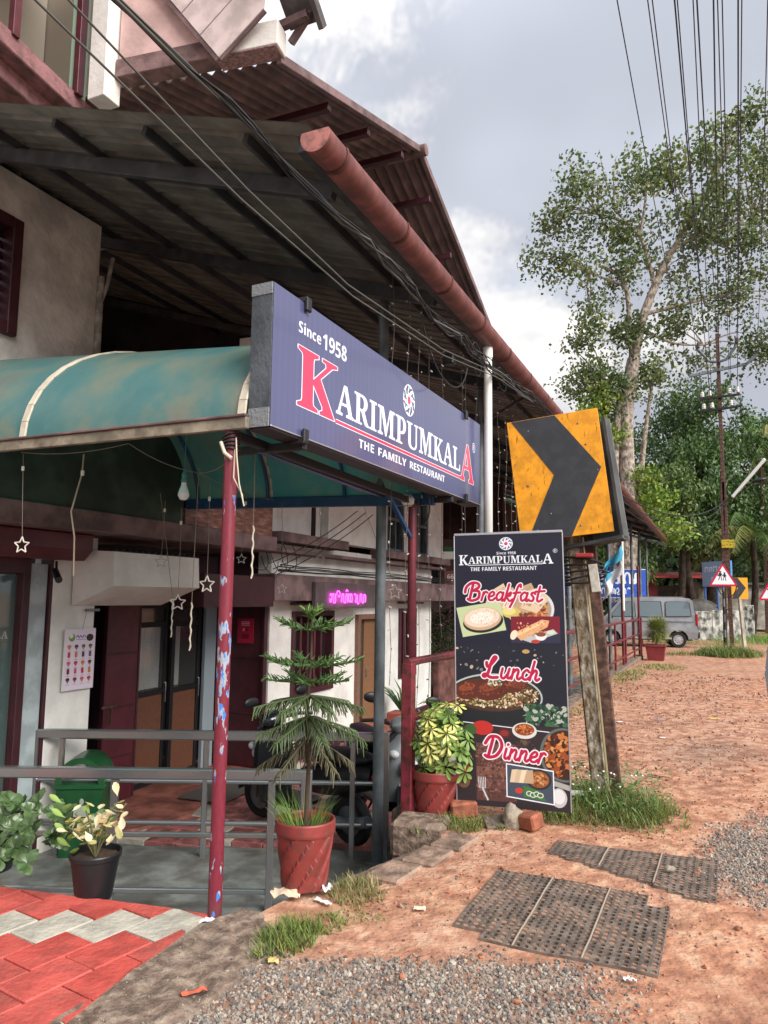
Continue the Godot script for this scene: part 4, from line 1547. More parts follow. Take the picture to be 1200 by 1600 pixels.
func stainless_railings() -> void:
	var ss: Material = MATS["stainless"]
	var r := V(0.9135, 0.0, -0.4067)   # both run square to the gate
	var bas := Basis(Vector3.UP, deg_to_rad(24.0))
	var b := thing("stainless_railing", "nearer stainless steel railing with a mid rail in front of the cement strip", "railing", V(-3.8, -0.62, -4.3))
	var o := V(-2.67, 0.0, -4.805)
	var g := G.new()
	g.box(o - r * 1.9 + V(0, 0.29, 0), V(3.8, 0.072, 0.072), 0.008, bas)
	part(b, "handrail", g, ss)
	for y in [-0.125, -0.50]:
		g = G.new()
		g.box(o - r * 1.9 + V(0, y, 0), V(3.8, 0.034, 0.034), 0.006, bas)
		part(b, "rail", g, ss)
	for d in [0.04, 0.285, 1.395, 2.5, 3.6]:
		g = G.new()
		g.box(o - r * d + V(0, -0.19 if d > 0.1 else -0.17, 0), V(0.05 if d > 0.1 else 0.075, 0.88 if d > 0.1 else 0.94, 0.05 if d > 0.1 else 0.075), 0.006, bas)
		part(b, "post", g, ss)
	b = thing("stainless_railing", "farther stainless steel railing with round knobs by the grey column", "railing", V(-4.0, -0.66, -5.4))
	o = V(-2.64, 0.0, -6.005)
	g = G.new()
	g.box(o - r * 1.52 + V(0, 0.36, 0), V(3.0, 0.078, 0.075), 0.012, bas)
	part(b, "handrail", g, ss)
	for y in [-0.02, -0.36]:
		g = G.new()
		g.tube([o + V(0, y, 0) - r * 0.02, o + V(0, y, 0) - r * 2.98], 0.021, 10)
		part(b, "rail", g, ss)
		g = G.new()
		g.ell(o - r * 0.055 + V(0, y, 0) + V(0.012, 0, 0.028), V(0.032, 0.032, 0.032))
		part(b, "knob", g, ss)
	g = G.new()
	g.box(o + V(0, -0.14, 0), V(0.078, 1.08, 0.078), 0.008, bas)
	part(b, "post", g, ss)
	for d in [0.27, 1.52, 2.75, 2.98]:
		g = G.new()
		g.box(o - r * d + V(0, -0.16, 0), V(0.044, 1.0, 0.044) if d < 2.9 else V(0.075, 1.08, 0.075), 0.006, bas)
		part(b, "post", g, ss)


func pipe_railing() -> void:
	var m: Material = MATS["maroon_pipe"]
	var b := thing("pipe_railing", "maroon painted pipe railing running away along the kerb", "railing", V(-2.1, 0.0, -12.0))
	var g := G.new()
	g.box(V(-2.1, 0.5, -5.2), V(0.085, 1.14, 0.085), 0.008)
	part(b, "post", g, m)
	for k in 9:
		g = G.new()
		var z := -7.1 - 2.05 * k
		g.tube([V(-2.1, -0.1, z), V(-2.1, 1.04, z)], 0.024, 10)
		part(b, "post", g, m)
	for z in [-18.9, -22.9]:
		g = G.new()
		g.tube([V(-2.1, -0.1, z), V(-2.1, 2.55, z)], 0.034, 12)
		part(b, "tall_post", g, m)
	for q in [[1.075, 0.030], [0.66, 0.024], [0.25, 0.022]]:
		g = G.new()
		g.tube([V(-2.1, q[0], -5.17), V(-2.1, q[0] - 0.07, -22.9)], q[1], 12)
		part(b, "rail", g, m)


func flag_and_board() -> void:
	var b := thing("party_flag", "blue and white cloth flag tied to a pale pole above the maroon railing", "flag", V(-2.05, 0.9, -18.7))
	var g := G.new()
	g.tube([V(-2.06, 1.3, -18.75), V(-2.06, 2.95, -18.75)], 0.03, 10)
	part(b, "pole", g, MATS["pvc_white"])
	for k in 2:
		g = G.new()
		var f := func(u: float, v: float) -> Vector3:
			var w := u * 0.52
			var drop := u * 0.62 + v * 0.42 + k * 0.42
			return V(-2.09 - w * 0.85 + 0.05 * sin(u * 7.0 + v * 3.0), 2.86 - drop * 0.85 - 0.12 * u * u, -18.72 + 0.05 * sin(u * 9.0 + k))
		g.surf(14, 6, f, Vector3.BACK)
		part(b, "cloth", g, mt("flag_blue", C(70, 160, 196), 0.9, {"back": C(40, 90, 110)}) if k == 0 else mt("flag_white", C(222, 222, 226), 0.9, {"back": C(110, 110, 110)}))
	g = G.new()
	g.tube(arc(V(-2.36, 2.30, -18.66), V(0.09, 0.03, 0), V(0, 0.09, 0.0), 0, TAU, 16), 0.012, 5)
	g.ell(V(-2.36, 2.30, -18.66), V(0.045, 0.06, 0.01))
	part(b, "emblem", g, mt("navy", C(28, 40, 84), 0.8))
	# the large blue name board
	var p := Paint.new(1400, 520, C(28, 74, 172))
	p.speck(0, 0, 1400, 520, [C(34, 84, 186), C(24, 66, 158), C(30, 78, 178)], 400, 4, 40, 3)
	var w := C(226, 232, 240)
	for q in [[0, 0, 1400, 9], [0, 511, 1400, 9], [0, 0, 9, 520], [1391, 0, 9, 520]]:
		p.rect(q[0], q[1], q[2], q[3], w)
	malayalam_line(p, 90, 250, 1210, 170, 34, w, true)
	malayalam_line(p, 250, 440, 900, 90, 17, w, false)
	b = thing("name_board", "large blue board with white Malayalam lettering behind the parked van", "sign board", V(-4.5, 0.0, -33.5))
	var bs := Basis(Vector3.UP, deg_to_rad(24.0))
	g = G.new()
	g.x = Transform3D(bs, V(-4.48, 2.26, -33.5))
	g.quad(V(-1.88, -0.625, 0.03), V(1.88, -0.625, 0.03), V(1.88, 0.625, 0.03), V(-1.88, 0.625, 0.03))
	part(b, "printed_face", g, print_mat("blue_board", p.tex()))
	g = G.new()
	g.x = Transform3D(bs, V(-4.48, 2.26, -33.5))
	g.box(V(0, 0, 0), V(3.79, 1.28, 0.05), 0.004)
	part(b, "backing", g, MATS["grey_steel"])
	for sx in [-1.6, 1.6]:
		g = G.new()
		g.x = Transform3D(bs, V(-4.48, 2.26, -33.5))
		g.box(V(sx, -0.9, -0.06), V(0.06, 3.0, 0.06))
		part(b, "post", g, MATS["grey_steel"])


func glyph(p: Paint, k: int, x: float, y: float, w: float, h: float, t: float, c: Color) -> void:   # rounded Malayalam letter forms, base line at y
	var shapes := [
		[[0.0, 0.0, 0.0, 0.65, 0.22, 1.0, 0.45, 0.65, 0.45, 0.0], [0.45, 0.65, 0.62, 1.0, 0.85, 0.9, 0.95, 0.5, 0.95, 0.0]],
		[[0.30, 0.5, 0.05, 0.5, 0.0, 0.15, 0.2, 0.0, 0.38, 0.2, 0.34, 0.8, 0.55, 1.0, 0.72, 0.7, 0.7, 0.0], [0.7, 0.0, 0.98, 0.0, 0.98, 0.8]],
		[[0.5, 0.05, 0.15, 0.15, 0.1, 0.5, 0.3, 0.75, 0.7, 0.75, 0.9, 0.45, 0.75, 0.1, 0.5, 0.05]],
		[[0.0, 0.0, 0.28, 0.0, 0.34, 0.4, 0.1, 0.55, 0.05, 0.85, 0.3, 1.0, 0.5, 0.7, 0.5, 0.3, 0.7, 0.0, 0.95, 0.25, 0.8, 0.55, 0.5, 0.45], [0.5, 0.7, 0.7, 1.0, 0.95, 0.8]],
		[[0.1, 0.0, 0.0, 0.5, 0.25, 1.0, 0.65, 1.0, 0.85, 0.6, 0.85, 0.0]],
		[[0.35, 0.35, 0.1, 0.35, 0.05, 0.05, 0.3, 0.0, 0.42, 0.3, 0.4, 0.8, 0.62, 1.0, 0.72, 0.6, 0.70, 0.0, 1.0, 0.0, 1.0, 0.95]],
		[[0.0, 0.9, 0.3, 1.1, 0.5, 0.7, 0.4, 0.3, 0.1, 0.2, 0.05, 0.0, 0.3, -0.15, 0.6, -0.1]],
		[[0.2, 0.95, 0.35, 1.15, 0.6, 1.15, 0.7, 0.95]],
	]
	for s in shapes[k]:
		var pts := []
		for i in range(0, s.size(), 2):
			pts.append(Vector2(x + s[i] * w, y - s[i + 1] * h))
		p.stroke(Paint.curve(pts, 6), t, c)


func malayalam_line(p: Paint, x: float, y: float, w: float, h: float, t: float, c: Color, big: bool) -> void:
	var order := [3, 4, 6, 0, 6, 2, 3, 4, 5] if big else [1, 4, 0, 6, 5, 4, 0, 1, 6, 0, 7]
	var n := order.size()
	for i in n:
		glyph(p, order[i], x + w * i / n, y, w / n * 0.78, h * (0.72 if order[i] == 2 else 1.0), t, c)


func far_setting() -> void:
	flag_and_board()
	# old boundary wall
	var g := G.new()
	var wall := mt("old_wall", Color.WHITE, 0.95, {"tex": "oldwall", "s": V(0.55, 0.3, 0.55), "nrm": "n_rough", "nk": 0.5})
	var pts := [V(-6.0, 0, -33.5), V(-0.3, 0, -36.0), V(1.25, 0, -36.9)]
	for i in 2:
		var a: Vector3 = pts[i] + V(0, 0.48, 0)
		var c: Vector3 = pts[i + 1] + V(0, 0.48, 0)
		g.bar(a, c, 0.2, 1.25 + 0.1 * i, 0.02)
	var w := single("boundary_wall", g, wall, "low stained whitewashed wall behind the van and the road signs", "wall")
	g = G.new()
	g.box(V(1.25, 0.6, -36.9), V(0.36, 1.6, 0.36), 0.03)
	part(w, "gate_pier", g, wall)
	# tarpaulin covered heap over the wall
	g = G.new()
	var f := func(u: float, v: float) -> Vector3:
		var a := u * TAU
		var r := 1.0 + 0.10 * NOISE.get_noise_2d(cos(a) * 2.0, sin(a) * 2.0 + v)
		return V(-0.75 + 1.25 * cos(a) * sin(v * PI / 2) * r, 0.1 + 1.55 * cos(v * PI / 2) + 0.05 * NOISE.get_noise_2d(cos(a) * 4.0 * v, sin(a) * 4.0 * v), -37.8 + 1.0 * sin(a) * sin(v * PI / 2) * r)
	g.surf(28, 12, f)
	single("covered_heap", g, mt("tarp", C(112, 108, 100), 0.85, {"tex": "blotch", "s": V(1, 1, 1), "nrm": "n_rough", "nk": 0.7}), "grey rounded heap rising over the low stained wall", "heap")
	# shed with a red sheet roof
	var s := thing("roadside_shed", "open shed with a thin red sheet roof behind the van", "shed", V(-2.6, 0.0, -44.8))
	g = G.new()
	g.box(V(-2.2, 2.98, -44.6), V(4.6, 0.10, 3.4), 0.0, Basis(Vector3.UP, 0.4) * Basis(Vector3.RIGHT, 0.10))
	part(s, "roof", g, mt("red_sheet", C(196, 70, 72), 0.6, {"tex": "soft", "s": V(0.5, 0.5, 0.5)}))
	g = G.new()
	g.box(V(-2.6, 1.2, -46.5), V(5.0, 2.4, 0.2), 0.0, Basis(Vector3.UP, 0.4))
	part(s, "back_wall", g, mt("shed_wall", C(96, 96, 92), 0.9, {"tex": "blotch", "s": V(0.6, 0.6, 0.6)}))
	g = G.new()
	g.box(V(-3.3, 1.4, -43.4), V(0.62, 2.6, 0.1), 0.0, Basis(Vector3.UP, 0.4))
	part(s, "door", g, mt("shed_red", C(128, 52, 52), 0.7))
	for q in [[-4.2, -43.0], [-0.6, -44.2]]:
		g = G.new()
		g.box(V(q[0], 1.45, q[1]), V(0.1, 2.9, 0.1))
		part(s, "post", g, MATS["grey_steel"])
	# pale low building further along
	s = thing("low_building", "pale low building half hidden behind the blue road sign", "building", V(1.0, 0.0, -49.0))
	g = G.new()
	g.box(V(0.6, 1.25, -48.5), V(4.5, 2.5, 2.5), 0.0, Basis(Vector3.UP, 0.4))
	part(s, "wall", g, mt("far_wall", C(178, 172, 160), 0.9, {"tex": "blotch", "s": V(0.5, 0.5, 0.5)}))
	g = G.new()
	g.box(V(0.6, 2.56, -48.5), V(5.0, 0.12, 3.2), 0.0, Basis(Vector3.UP, 0.4))
	part(s, "roof", g, MATS["grey_steel"])
	g = G.new()
	g.box(V(0.2, 0.95, -47.25), V(2.2, 0.9, 0.1), 0.0, Basis(Vector3.UP, 0.4))
	part(s, "opening", g, MATS["dark"])
	# grey yard wall and bars seen past the near railing
	g = G.new()
	g.bar(V(-6.8, 0.15, -22.5), V(-3.4, 0.15, -32.5), 0.2, 1.4)
	single("yard_wall", g, mt("block_wall", C(132, 128, 120), 0.9, {"tex": "blotch", "s": V(0.7, 0.7, 0.7), "det": "moss", "ds": V(0.5, 0.5, 0.5)}), "grey cement wall at the far side of the yard beyond the van", "wall")
	var gt := thing("bar_fence", "dark upright iron bars standing on the grey yard wall", "fence", V(-5.0, 0.85, -27.5))
	for k in 30:
		g = G.new()
		var q := V(-6.7, 0.85, -22.8).lerp(V(-3.5, 0.85, -32.2), k / 29.0)
		g.tube([q, q + V(0, 1.0, 0)], 0.012, 5)
		part(gt, "bar", g, MATS["dark"])
	g = G.new()
	g.bar(V(-6.7, 1.75, -22.8), V(-3.5, 1.75, -32.2), 0.03, 0.03)
	part(gt, "rail", g, MATS["dark"])


func leaf_cluster(n: int, spread: float, len: float, wid: float, sd: int, droop := 0.3) -> ArrayMesh:
	var rr := RandomNumberGenerator.new()
	rr.seed = sd
	var g := G.new()
	for i in n:
		var o := V(rr.randf_range(-1, 1), rr.randf_range(-1, 1), rr.randf_range(-1, 1))
		while o.length() > 1.0:
			o = V(rr.randf_range(-1, 1), rr.randf_range(-1, 1), rr.randf_range(-1, 1))
		o *= spread
		var d := V(rr.randf_range(-1, 1), rr.randf_range(-1, 0.5) - droop, rr.randf_range(-1, 1)).normalized()
		var s := d.cross(V(rr.randf_range(-1, 1), rr.randf_range(0.2, 1), rr.randf_range(-1, 1))).normalized()
		var up := s.cross(d)
		var l := len * rr.randf_range(0.75, 1.2)
		var w := wid * rr.randf_range(0.8, 1.2)
		var t := rr.randf_range(0.75, 1.25)
		g.col = Color(t, t, t * 0.95)
		var a := o
		var m1 := o + d * l * 0.4 + s * w / 2 + up * w * 0.15
		var m2 := o + d * l * 0.4 - s * w / 2 + up * w * 0.15
		var e := o + d * l
		var mid := o + d * l * 0.45
		g.tri(a, m1, mid)
		g.tri(m1, e, mid)
		g.tri(a, mid, m2)
		g.tri(m2, mid, e)
	return g.mesh()


func crown(par: Node3D, nm: String, mesh: Mesh, m: Material, blobs: Array, density: float, size: float, cols: Array, sd: int, shell := 0.35) -> void:
	var rr := RandomNumberGenerator.new()
	rr.seed = sd
	var ts := []
	var cs := []
	for b in blobs:
		var o: Vector3 = b[0]
		var r: Vector3 = b[1]
		var n := int(density * (r.x * r.y + r.y * r.z + r.x * r.z))
		var tone := rr.randf_range(0.8, 1.2)
		for i in n:
			var d := V(rr.randfn(), rr.randfn(), rr.randfn()).normalized()
			var q := pow(rr.randf(), shell)
			var p := d * q
			if NOISE.get_noise_3d((o.x + p.x * r.x) * 0.42, (o.y + p.y * r.y) * 0.42, (o.z + p.z * r.z) * 0.42) < -0.16 + 0.1 * rr.randf():
				continue
			var s := size * rr.randf_range(0.75, 1.3)
			ts.append(Transform3D(Basis.from_euler(V(rr.randf_range(-0.6, 0.6), rr.randf() * TAU, rr.randf_range(-0.6, 0.6))).scaled(Vector3.ONE * s), o + p * r))
			var c: Color = cols[rr.randi() % cols.size()]
			cs.append(c * tone)
	copies(par, nm, mesh, m, ts, cs)


func limb(par: Node3D, nm: String, pts: Array, r0: float, r1: float, m: Material) -> void:
	var g := G.new()
	var q := []
	var rs := []
	var n := (pts.size() - 1) * 4
	for i in n + 1:
		var t := float(i) / n * (pts.size() - 1)
		var k := mini(int(t), pts.size() - 2)
		var p: Vector3 = pts[k].cubic_interpolate(pts[k + 1], pts[maxi(k - 1, 0)], pts[mini(k + 2, pts.size() - 1)], t - k)
		q.append(p + V(0.5, 0, 0.5) * 0.12 * r0 * NOISE.get_noise_1d(i * 1.7 + r0 * 50.0))
		rs.append(lerpf(r0, r1, float(i) / n))
	g.tube(q, rs, 9)
	part(par, nm, g, m)


func trees() -> void:
	var bark := mt("bark", Color.WHITE, 0.9, {"tex": "bark", "s": V(0.6, 0.35, 0.6), "nrm": "n_rough", "nk": 0.5})
	var dark_bark := mt("dark_bark", C(96, 84, 74), 0.9, {"tex": "bark", "s": V(0.6, 0.35, 0.6), "nrm": "n_rough", "nk": 0.5})
	var leaf := mt("leaf", Color.WHITE, 0.5, {"vc": true, "back": C(150, 170, 60)})
	var pg := [lin(92, 112, 70), lin(104, 120, 76), lin(78, 102, 66), lin(118, 126, 84), lin(94, 106, 76), lin(136, 142, 96)]
	var pc := leaf_cluster(11, 0.60, 0.20, 0.15, 3)
	var t := thing("peepal_tree", "tall tree with pale forked trunk and airy crown behind the power lines", "tree", V(-4.1, 0.0, -38.5))
	limb(t, "trunk", [V(-4.0, -0.2, -38.6), V(-3.95, 4.0, -38.4), V(-3.9, 7.5, -38.3), V(-3.83, 10.9, -37.9), V(-3.4, 13.4, -37.8)], 0.46, 0.32, bark)
	limb(t, "trunk", [V(-4.6, -0.2, -38.9), V(-4.55, 5.0, -38.5), V(-4.42, 9.0, -37.9), V(-3.95, 11.8, -37.8)], 0.30, 0.22, bark)
	limb(t, "trunk", [V(-3.9, -0.2, -39.2), V(-3.75, 4.5, -39.1), V(-3.3, 8.0, -39.0), V(-3.0, 10.0, -38.7), V(-2.6, 12.4, -38.5)], 0.26, 0.06, bark)
	for q in [[[V(-3.4, 13.4, -37.8), V(-2.95, 15.3, -37.7), V(-2.1, 17.5, -37.8), V(-1.45, 18.8, -37.95)], 0.27, 0.14],
			[[V(-1.45, 18.8, -37.95), V(-0.4, 20.5, -38.2), V(0.6, 22.5, -38.4), V(1.6, 24.2, -38.7)], 0.14, 0.04],
			[[V(-1.45, 18.8, -37.95), V(0.3, 19.8, -38.6), V(2.2, 20.6, -39.4), V(3.6, 21.0, -39.8)], 0.11, 0.03],
			[[V(-2.3, 17.1, -37.8), V(-2.5, 17.9, -37.6), V(-2.9, 19.4, -37.2), V(-4.0, 20.7, -36.6)], 0.13, 0.05],
			[[V(-2.9, 19.4, -37.2), V(-2.6, 21.0, -37.0), V(-2.5, 22.5, -37.2)], 0.08, 0.03],
			[[V(-3.3, 20.0, -36.9), V(-4.8, 20.6, -36.4), V(-6.3, 20.6, -35.8)], 0.08, 0.03],
			[[V(-3.45, 13.2, -37.8), V(-3.5, 14.7, -37.6), V(-3.7, 17.2, -37.2), V(-4.7, 18.0, -36.7)], 0.17, 0.06],
			[[V(-3.7, 17.0, -37.2), V(-5.2, 17.6, -36.4), V(-6.6, 18.2, -35.8)], 0.08, 0.02],
			[[V(-3.9, 11.4, -37.8), V(-4.9, 12.4, -37.3), V(-5.7, 12.9, -37.0)], 0.12, 0.03],
			[[V(-2.8, 15.6, -37.7), V(-1.2, 16.0, -38.2), V(0.4, 16.4, -38.8), V(1.8, 16.4, -39.4)], 0.11, 0.03],
			[[V(-3.0, 14.9, -37.7), V(-1.6, 14.2, -38.4), V(-0.2, 14.1, -39.0)], 0.09, 0.03]]:
		limb(t, "limb", q[0], q[1], q[2], bark)
	var bl := []
	for q in [[-5.7, 22.0, -35.7, 1.0], [-4.9, 22.6, -36.2, 1.0], [-3.9, 22.9, -36.4, 1.15], [-5.2, 20.3, -36.1, 1.5], [-6.8, 20.4, -35.8, 0.9], [-6.5, 18.2, -35.8, 1.2], [-7.6, 18.3, -35.6, 0.6], [-5.2, 17.4, -36.5, 1.3], [-4.0, 17.5, -36.9, 1.1], [-2.6, 21.8, -37.2, 1.35],
			[-1.7, 22.4, -37.4, 1.2], [-1.0, 20.6, -37.8, 1.4], [0.15, 23.6, -38.0, 1.2], [1.3, 24.6, -38.5, 1.1], [2.1, 25.4, -38.7, 0.9], [2.6, 22.6, -39.2, 1.7], [0.7, 21.8, -38.4, 1.5], [4.2, 24.0, -39.8, 1.7], [4.5, 21.0, -40.0, 1.9], [0.1, 19.4, -38.4, 1.5],
			[2.1, 19.2, -39.4, 1.7], [4.2, 18.0, -40.2, 1.6], [-1.0, 17.6, -38.3, 1.3], [1.2, 16.6, -39.4, 1.5], [3.4, 15.6, -40.0, 1.4], [-1.2, 15.3, -38.5, 1.2], [-5.3, 15.2, -36.6, 1.0], [-5.9, 14.2, -36.6, 0.6], [-3.6, 14.6, -37.2, 1.1], [-5.3, 12.6, -37.1, 1.1], [-6.2, 12.0, -36.9, 0.7], [-4.2, 12.2, -37.4, 1.1], [-0.2, 13.6, -39.0, 1.2],
			[-2.6, 12.6, -38.5, 1.2], [2.3, 13.8, -40.2, 1.3], [-4.6, 11.0, -37.8, 0.9], [-2.4, 19.0, -37.3, 1.1], [-3.6, 19.4, -36.7, 1.0]]:
		bl.append([V(q[0], q[1], q[2]), V(q[3] * 1.4, q[3] * 1.2, q[3] * 1.4)])
	var joints := [V(-3.4, 13.4, -37.8), V(-2.95, 15.3, -37.7), V(-2.1, 17.5, -37.8), V(-1.45, 18.8, -37.95), V(-0.4, 20.5, -38.2), V(0.6, 22.5, -38.4), V(0.3, 19.8, -38.6), V(2.2, 20.6, -39.4), V(-2.9, 19.4, -37.2), V(-4.0, 20.7, -36.6), V(-4.8, 20.6, -36.4), V(-3.7, 17.2, -37.2), V(-5.2, 17.6, -36.4), V(-4.9, 12.4, -37.3), V(0.4, 16.4, -38.8), V(-0.2, 14.1, -39.0)]
	for q in bl:   # twigs from the nearest limb into each leafy spray
		var near: Vector3 = joints[0]
		for jn in joints:
			if jn.distance_to(q[0]) < near.distance_to(q[0]):
				near = jn
		for k in 2:
			var e: Vector3 = q[0] + V(R.randf_range(-0.8, 0.8), R.randf_range(-0.3, 0.9), R.randf_range(-0.8, 0.8))
			limb(t, "twig", [near, near.lerp(e, 0.5) + V(R.randf_range(-0.2, 0.2), 0.25, R.randf_range(-0.2, 0.2)), e], 0.045, 0.012, bark)
	crown(t, "crown", pc, leaf, bl, 12.5, 1.0, pg, 5, 0.75)
	var lime := []
	for q in [[-5.4, 10.6, -37.2, 0.8], [-4.6, 9.6, -37.6, 0.7], [-5.0, 11.6, -37.2, 0.6], [-2.6, 6.4, -38.6, 0.9], [-1.9, 5.0, -38.6, 0.8], [-3.0, 7.6, -38.4, 0.7]]:
		lime.append([V(q[0], q[1], q[2]), V(q[3], q[3], q[3])])
	crown(t, "young_leaves", pc, leaf, lime, 34.0, 1.0, [lin(128, 150, 60), lin(140, 156, 70), lin(104, 134, 56)], 6, 0.5)
	# denser trees in the middle distance
	var dc := leaf_cluster(14, 0.5, 0.26, 0.12, 9, 0.5)
	var dg := [lin(80, 110, 62), lin(90, 120, 66), lin(72, 100, 60), lin(104, 132, 74), lin(80, 104, 64)]
	var sets := [
		["mango_tree", "broad dark green tree standing behind the tall steel pole", V(-0.4, 0.0, -46.0), [[-0.6, 12.4, -46.0, 2.4], [-2.6, 10.4, -46.0, 2.4], [1.2, 10.2, -46.5, 2.4], [-0.8, 9.0, -44.9, 2.6], [-2.8, 7.0, -45.2, 2.4], [1.0, 6.6, -45.5, 2.6], [-0.8, 5.6, -44.6, 2.2], [-3.6, 4.8, -45.6, 1.8], [2.6, 8.2, -47.0, 2.0]], dg],
		["jack_tree", "rounded leafy tree right of the tall steel pole, darker than its neighbours", V(4.5, 0.0, -51.0), [[3.6, 11.2, -51.0, 2.4], [5.4, 9.6, -51.0, 2.6], [3.4, 7.4, -50.4, 2.8], [5.6, 6.2, -50.6, 2.6], [2.6, 4.4, -50.0, 2.4], [6.4, 3.6, -51.0, 2.6], [4.2, 3.0, -50.0, 2.2], [7.6, 8.0, -52.0, 2.4], [8.2, 4.6, -52.0, 2.4]], [lin(76, 106, 62), lin(88, 118, 68), lin(66, 94, 58)]],
		["teak_tree", "loose pale green tree between the tall pale trunk and the red roofed shed", V(-4.2, 0.0, -42.5), [[-3.4, 6.6, -41.5, 1.3], [-1.8, 7.4, -42.0, 1.5], [-2.6, 5.0, -41.5, 1.2], [-4.6, 4.2, -41.5, 1.2], [-5.8, 3.4, -41.0, 1.3], [-1.4, 5.2, -42.4, 1.3], [-4.4, 8.4, -42.2, 1.1], [-6.2, 5.0, -42.0, 1.2], [-3.6, 3.2, -40.9, 0.9]], [lin(86, 112, 62), lin(98, 120, 66), lin(76, 102, 58), lin(118, 134, 72)]],
	]
	for s in sets:
		t = thing(s[0], s[1], "tree", s[2])
		limb(t, "trunk", [s[2] + V(0, -0.2, 0), s[2] + V(0.1, 2.5, 0.1), s[2] + V(-0.1, 5.5, 0)], 0.36, 0.22, dark_bark)
		for k in 4:
			var e := V(s[3][k][0], s[3][k][1], s[3][k][2])
			limb(t, "limb", [s[2] + V(0, 3.0 + k * 0.6, 0), s[2].lerp(e, 0.5) + V(0, 2.4, 0), e], 0.16, 0.05, dark_bark)
		bl = []
		for q in s[3]:
			bl.append([V(q[0], q[1], q[2]), V(q[3], q[3] * 0.9, q[3])])
		crown(t, "crown", dc, leaf, bl, 22.0 if s[0] != "teak_tree" else 26.0, 1.0, s[4], hash(s[0]) % 997, 0.4)
	# a distant belt of trees that closes the view
	var g := G.new()
	var far := []
	for k in 46:
		var x := -60.0 + k * 3.0
		far.append([V(x + R.randf_range(-1, 1), R.randf_range(3.0, 6.5) + 1.2, -66.0 - absf(x) * 0.2 + R.randf_range(-4, 4)), V(3.6, R.randf_range(4.5, 6.5), 3.4)])
	var belt := Node3D.new()
	belt.name = "woodland"
	add_child(belt)
	belt.set_meta("kind", "stuff")
	tag(belt, "far belt of mixed green trees closing the view beyond the road", "woodland")
	crown(belt, "foliage", leaf_cluster(14, 1.0, 0.62, 0.34, 19, 0.4), leaf, far, 7.0, 1.2, [lin(54, 82, 50), lin(64, 92, 54), lin(48, 74, 48)], 77, 0.4)
	# tree trunks by the shed
	for q in [[-1.9, -42.4, 0.24, 0.10], [-1.0, -42.9, 0.26, -0.16]]:
		g = G.new()
		var o := V(q[0], -0.2, q[1])
		g.tube([o, o + V(q[3], 1.4, 0), o + V(q[3] * 2.5, 3.0, 0.1), o + V(q[3] * 3.0, 5.0, 0.1)], [q[2], q[2] * 0.85, q[2] * 0.8, q[2] * 0.6], 10)
		single("tree_trunk", g, dark_bark, ["dark upright trunk under the red shed roof", "dark leaning trunk nearest the blue road sign, under the red shed roof"][0 if q[3] > 0 else 1], "tree trunk")
	palms(leaf, dark_bark)


func palms(leaf: Material, bark: Material) -> void:
	var list := [[V(1.6, 0.0, -44.3), 5.0, 4.2, "short coconut palm with arching yellow-green fronds right of the steel pole", 15], [V(2.9, 0.0, -47.0), 10.6, 3.6, "tall coconut palm whose fronds rise above the trees at the right edge", 14], [V(4.9, 0.0, -39.5), 5.4, 3.2, "slender coconut palm at the right edge behind the second warning sign", 12]]
	for q in list:
		var t := thing("coconut_palm", q[3], "palm", q[0])
		var top: Vector3 = q[0] + V(0.2, q[1], 0.1)
		limb(t, "trunk", [q[0] + V(0, -0.2, 0), q[0] + V(0.25, q[1] * 0.5, 0), top], 0.2, 0.13, bark)
		for k in q[4]:
			var a: float = TAU * k / float(q[4]) + R.randf_range(-0.2, 0.2)
			var lift := R.randf_range(-0.1, 0.95)
			var l: float = q[2] * R.randf_range(0.85, 1.1)
			var pts := []
			for i in 11:
				var s := i / 10.0
				pts.append(top + V(cos(a) * l * s * (1.0 - 0.25 * s * lift), l * (lift * s - 0.85 * s * s), sin(a) * l * s * (1.0 - 0.25 * s * lift)))
			var g := G.new()
			var tint: Color = [lin(104, 122, 62), lin(124, 132, 70), lin(84, 110, 56), lin(146, 142, 84)][R.randi() % 4]
			g.col = tint
			var rs := []
			for i in 11:
				rs.append(lerpf(0.035, 0.008, i / 10.0))
			g.tube(pts, rs, 5)
			for i in 44:
				var s := 0.12 + 0.88 * i / 44.0
				var fi := s * 10.0
				var k0 := mini(int(fi), 9)
				var p: Vector3 = pts[k0].lerp(pts[k0 + 1], fi - k0)
				var d: Vector3 = (pts[k0 + 1] - pts[k0]).normalized()
				var side := d.cross(Vector3.UP).normalized()
				for sg in [-1.0, 1.0]:
					var ll: float = l * 0.26 * sin(PI * (0.15 + 0.8 * s)) + 0.1
					var e: Vector3 = p + (side * sg * 0.8 + d * 0.55 - Vector3.UP * R.randf_range(0.3, 0.8)).normalized() * ll
					g.col = tint * R.randf_range(0.8, 1.25)
					g.tri(p - d * 0.022, p + d * 0.022, e)
			part(t, "frond", g, leaf)


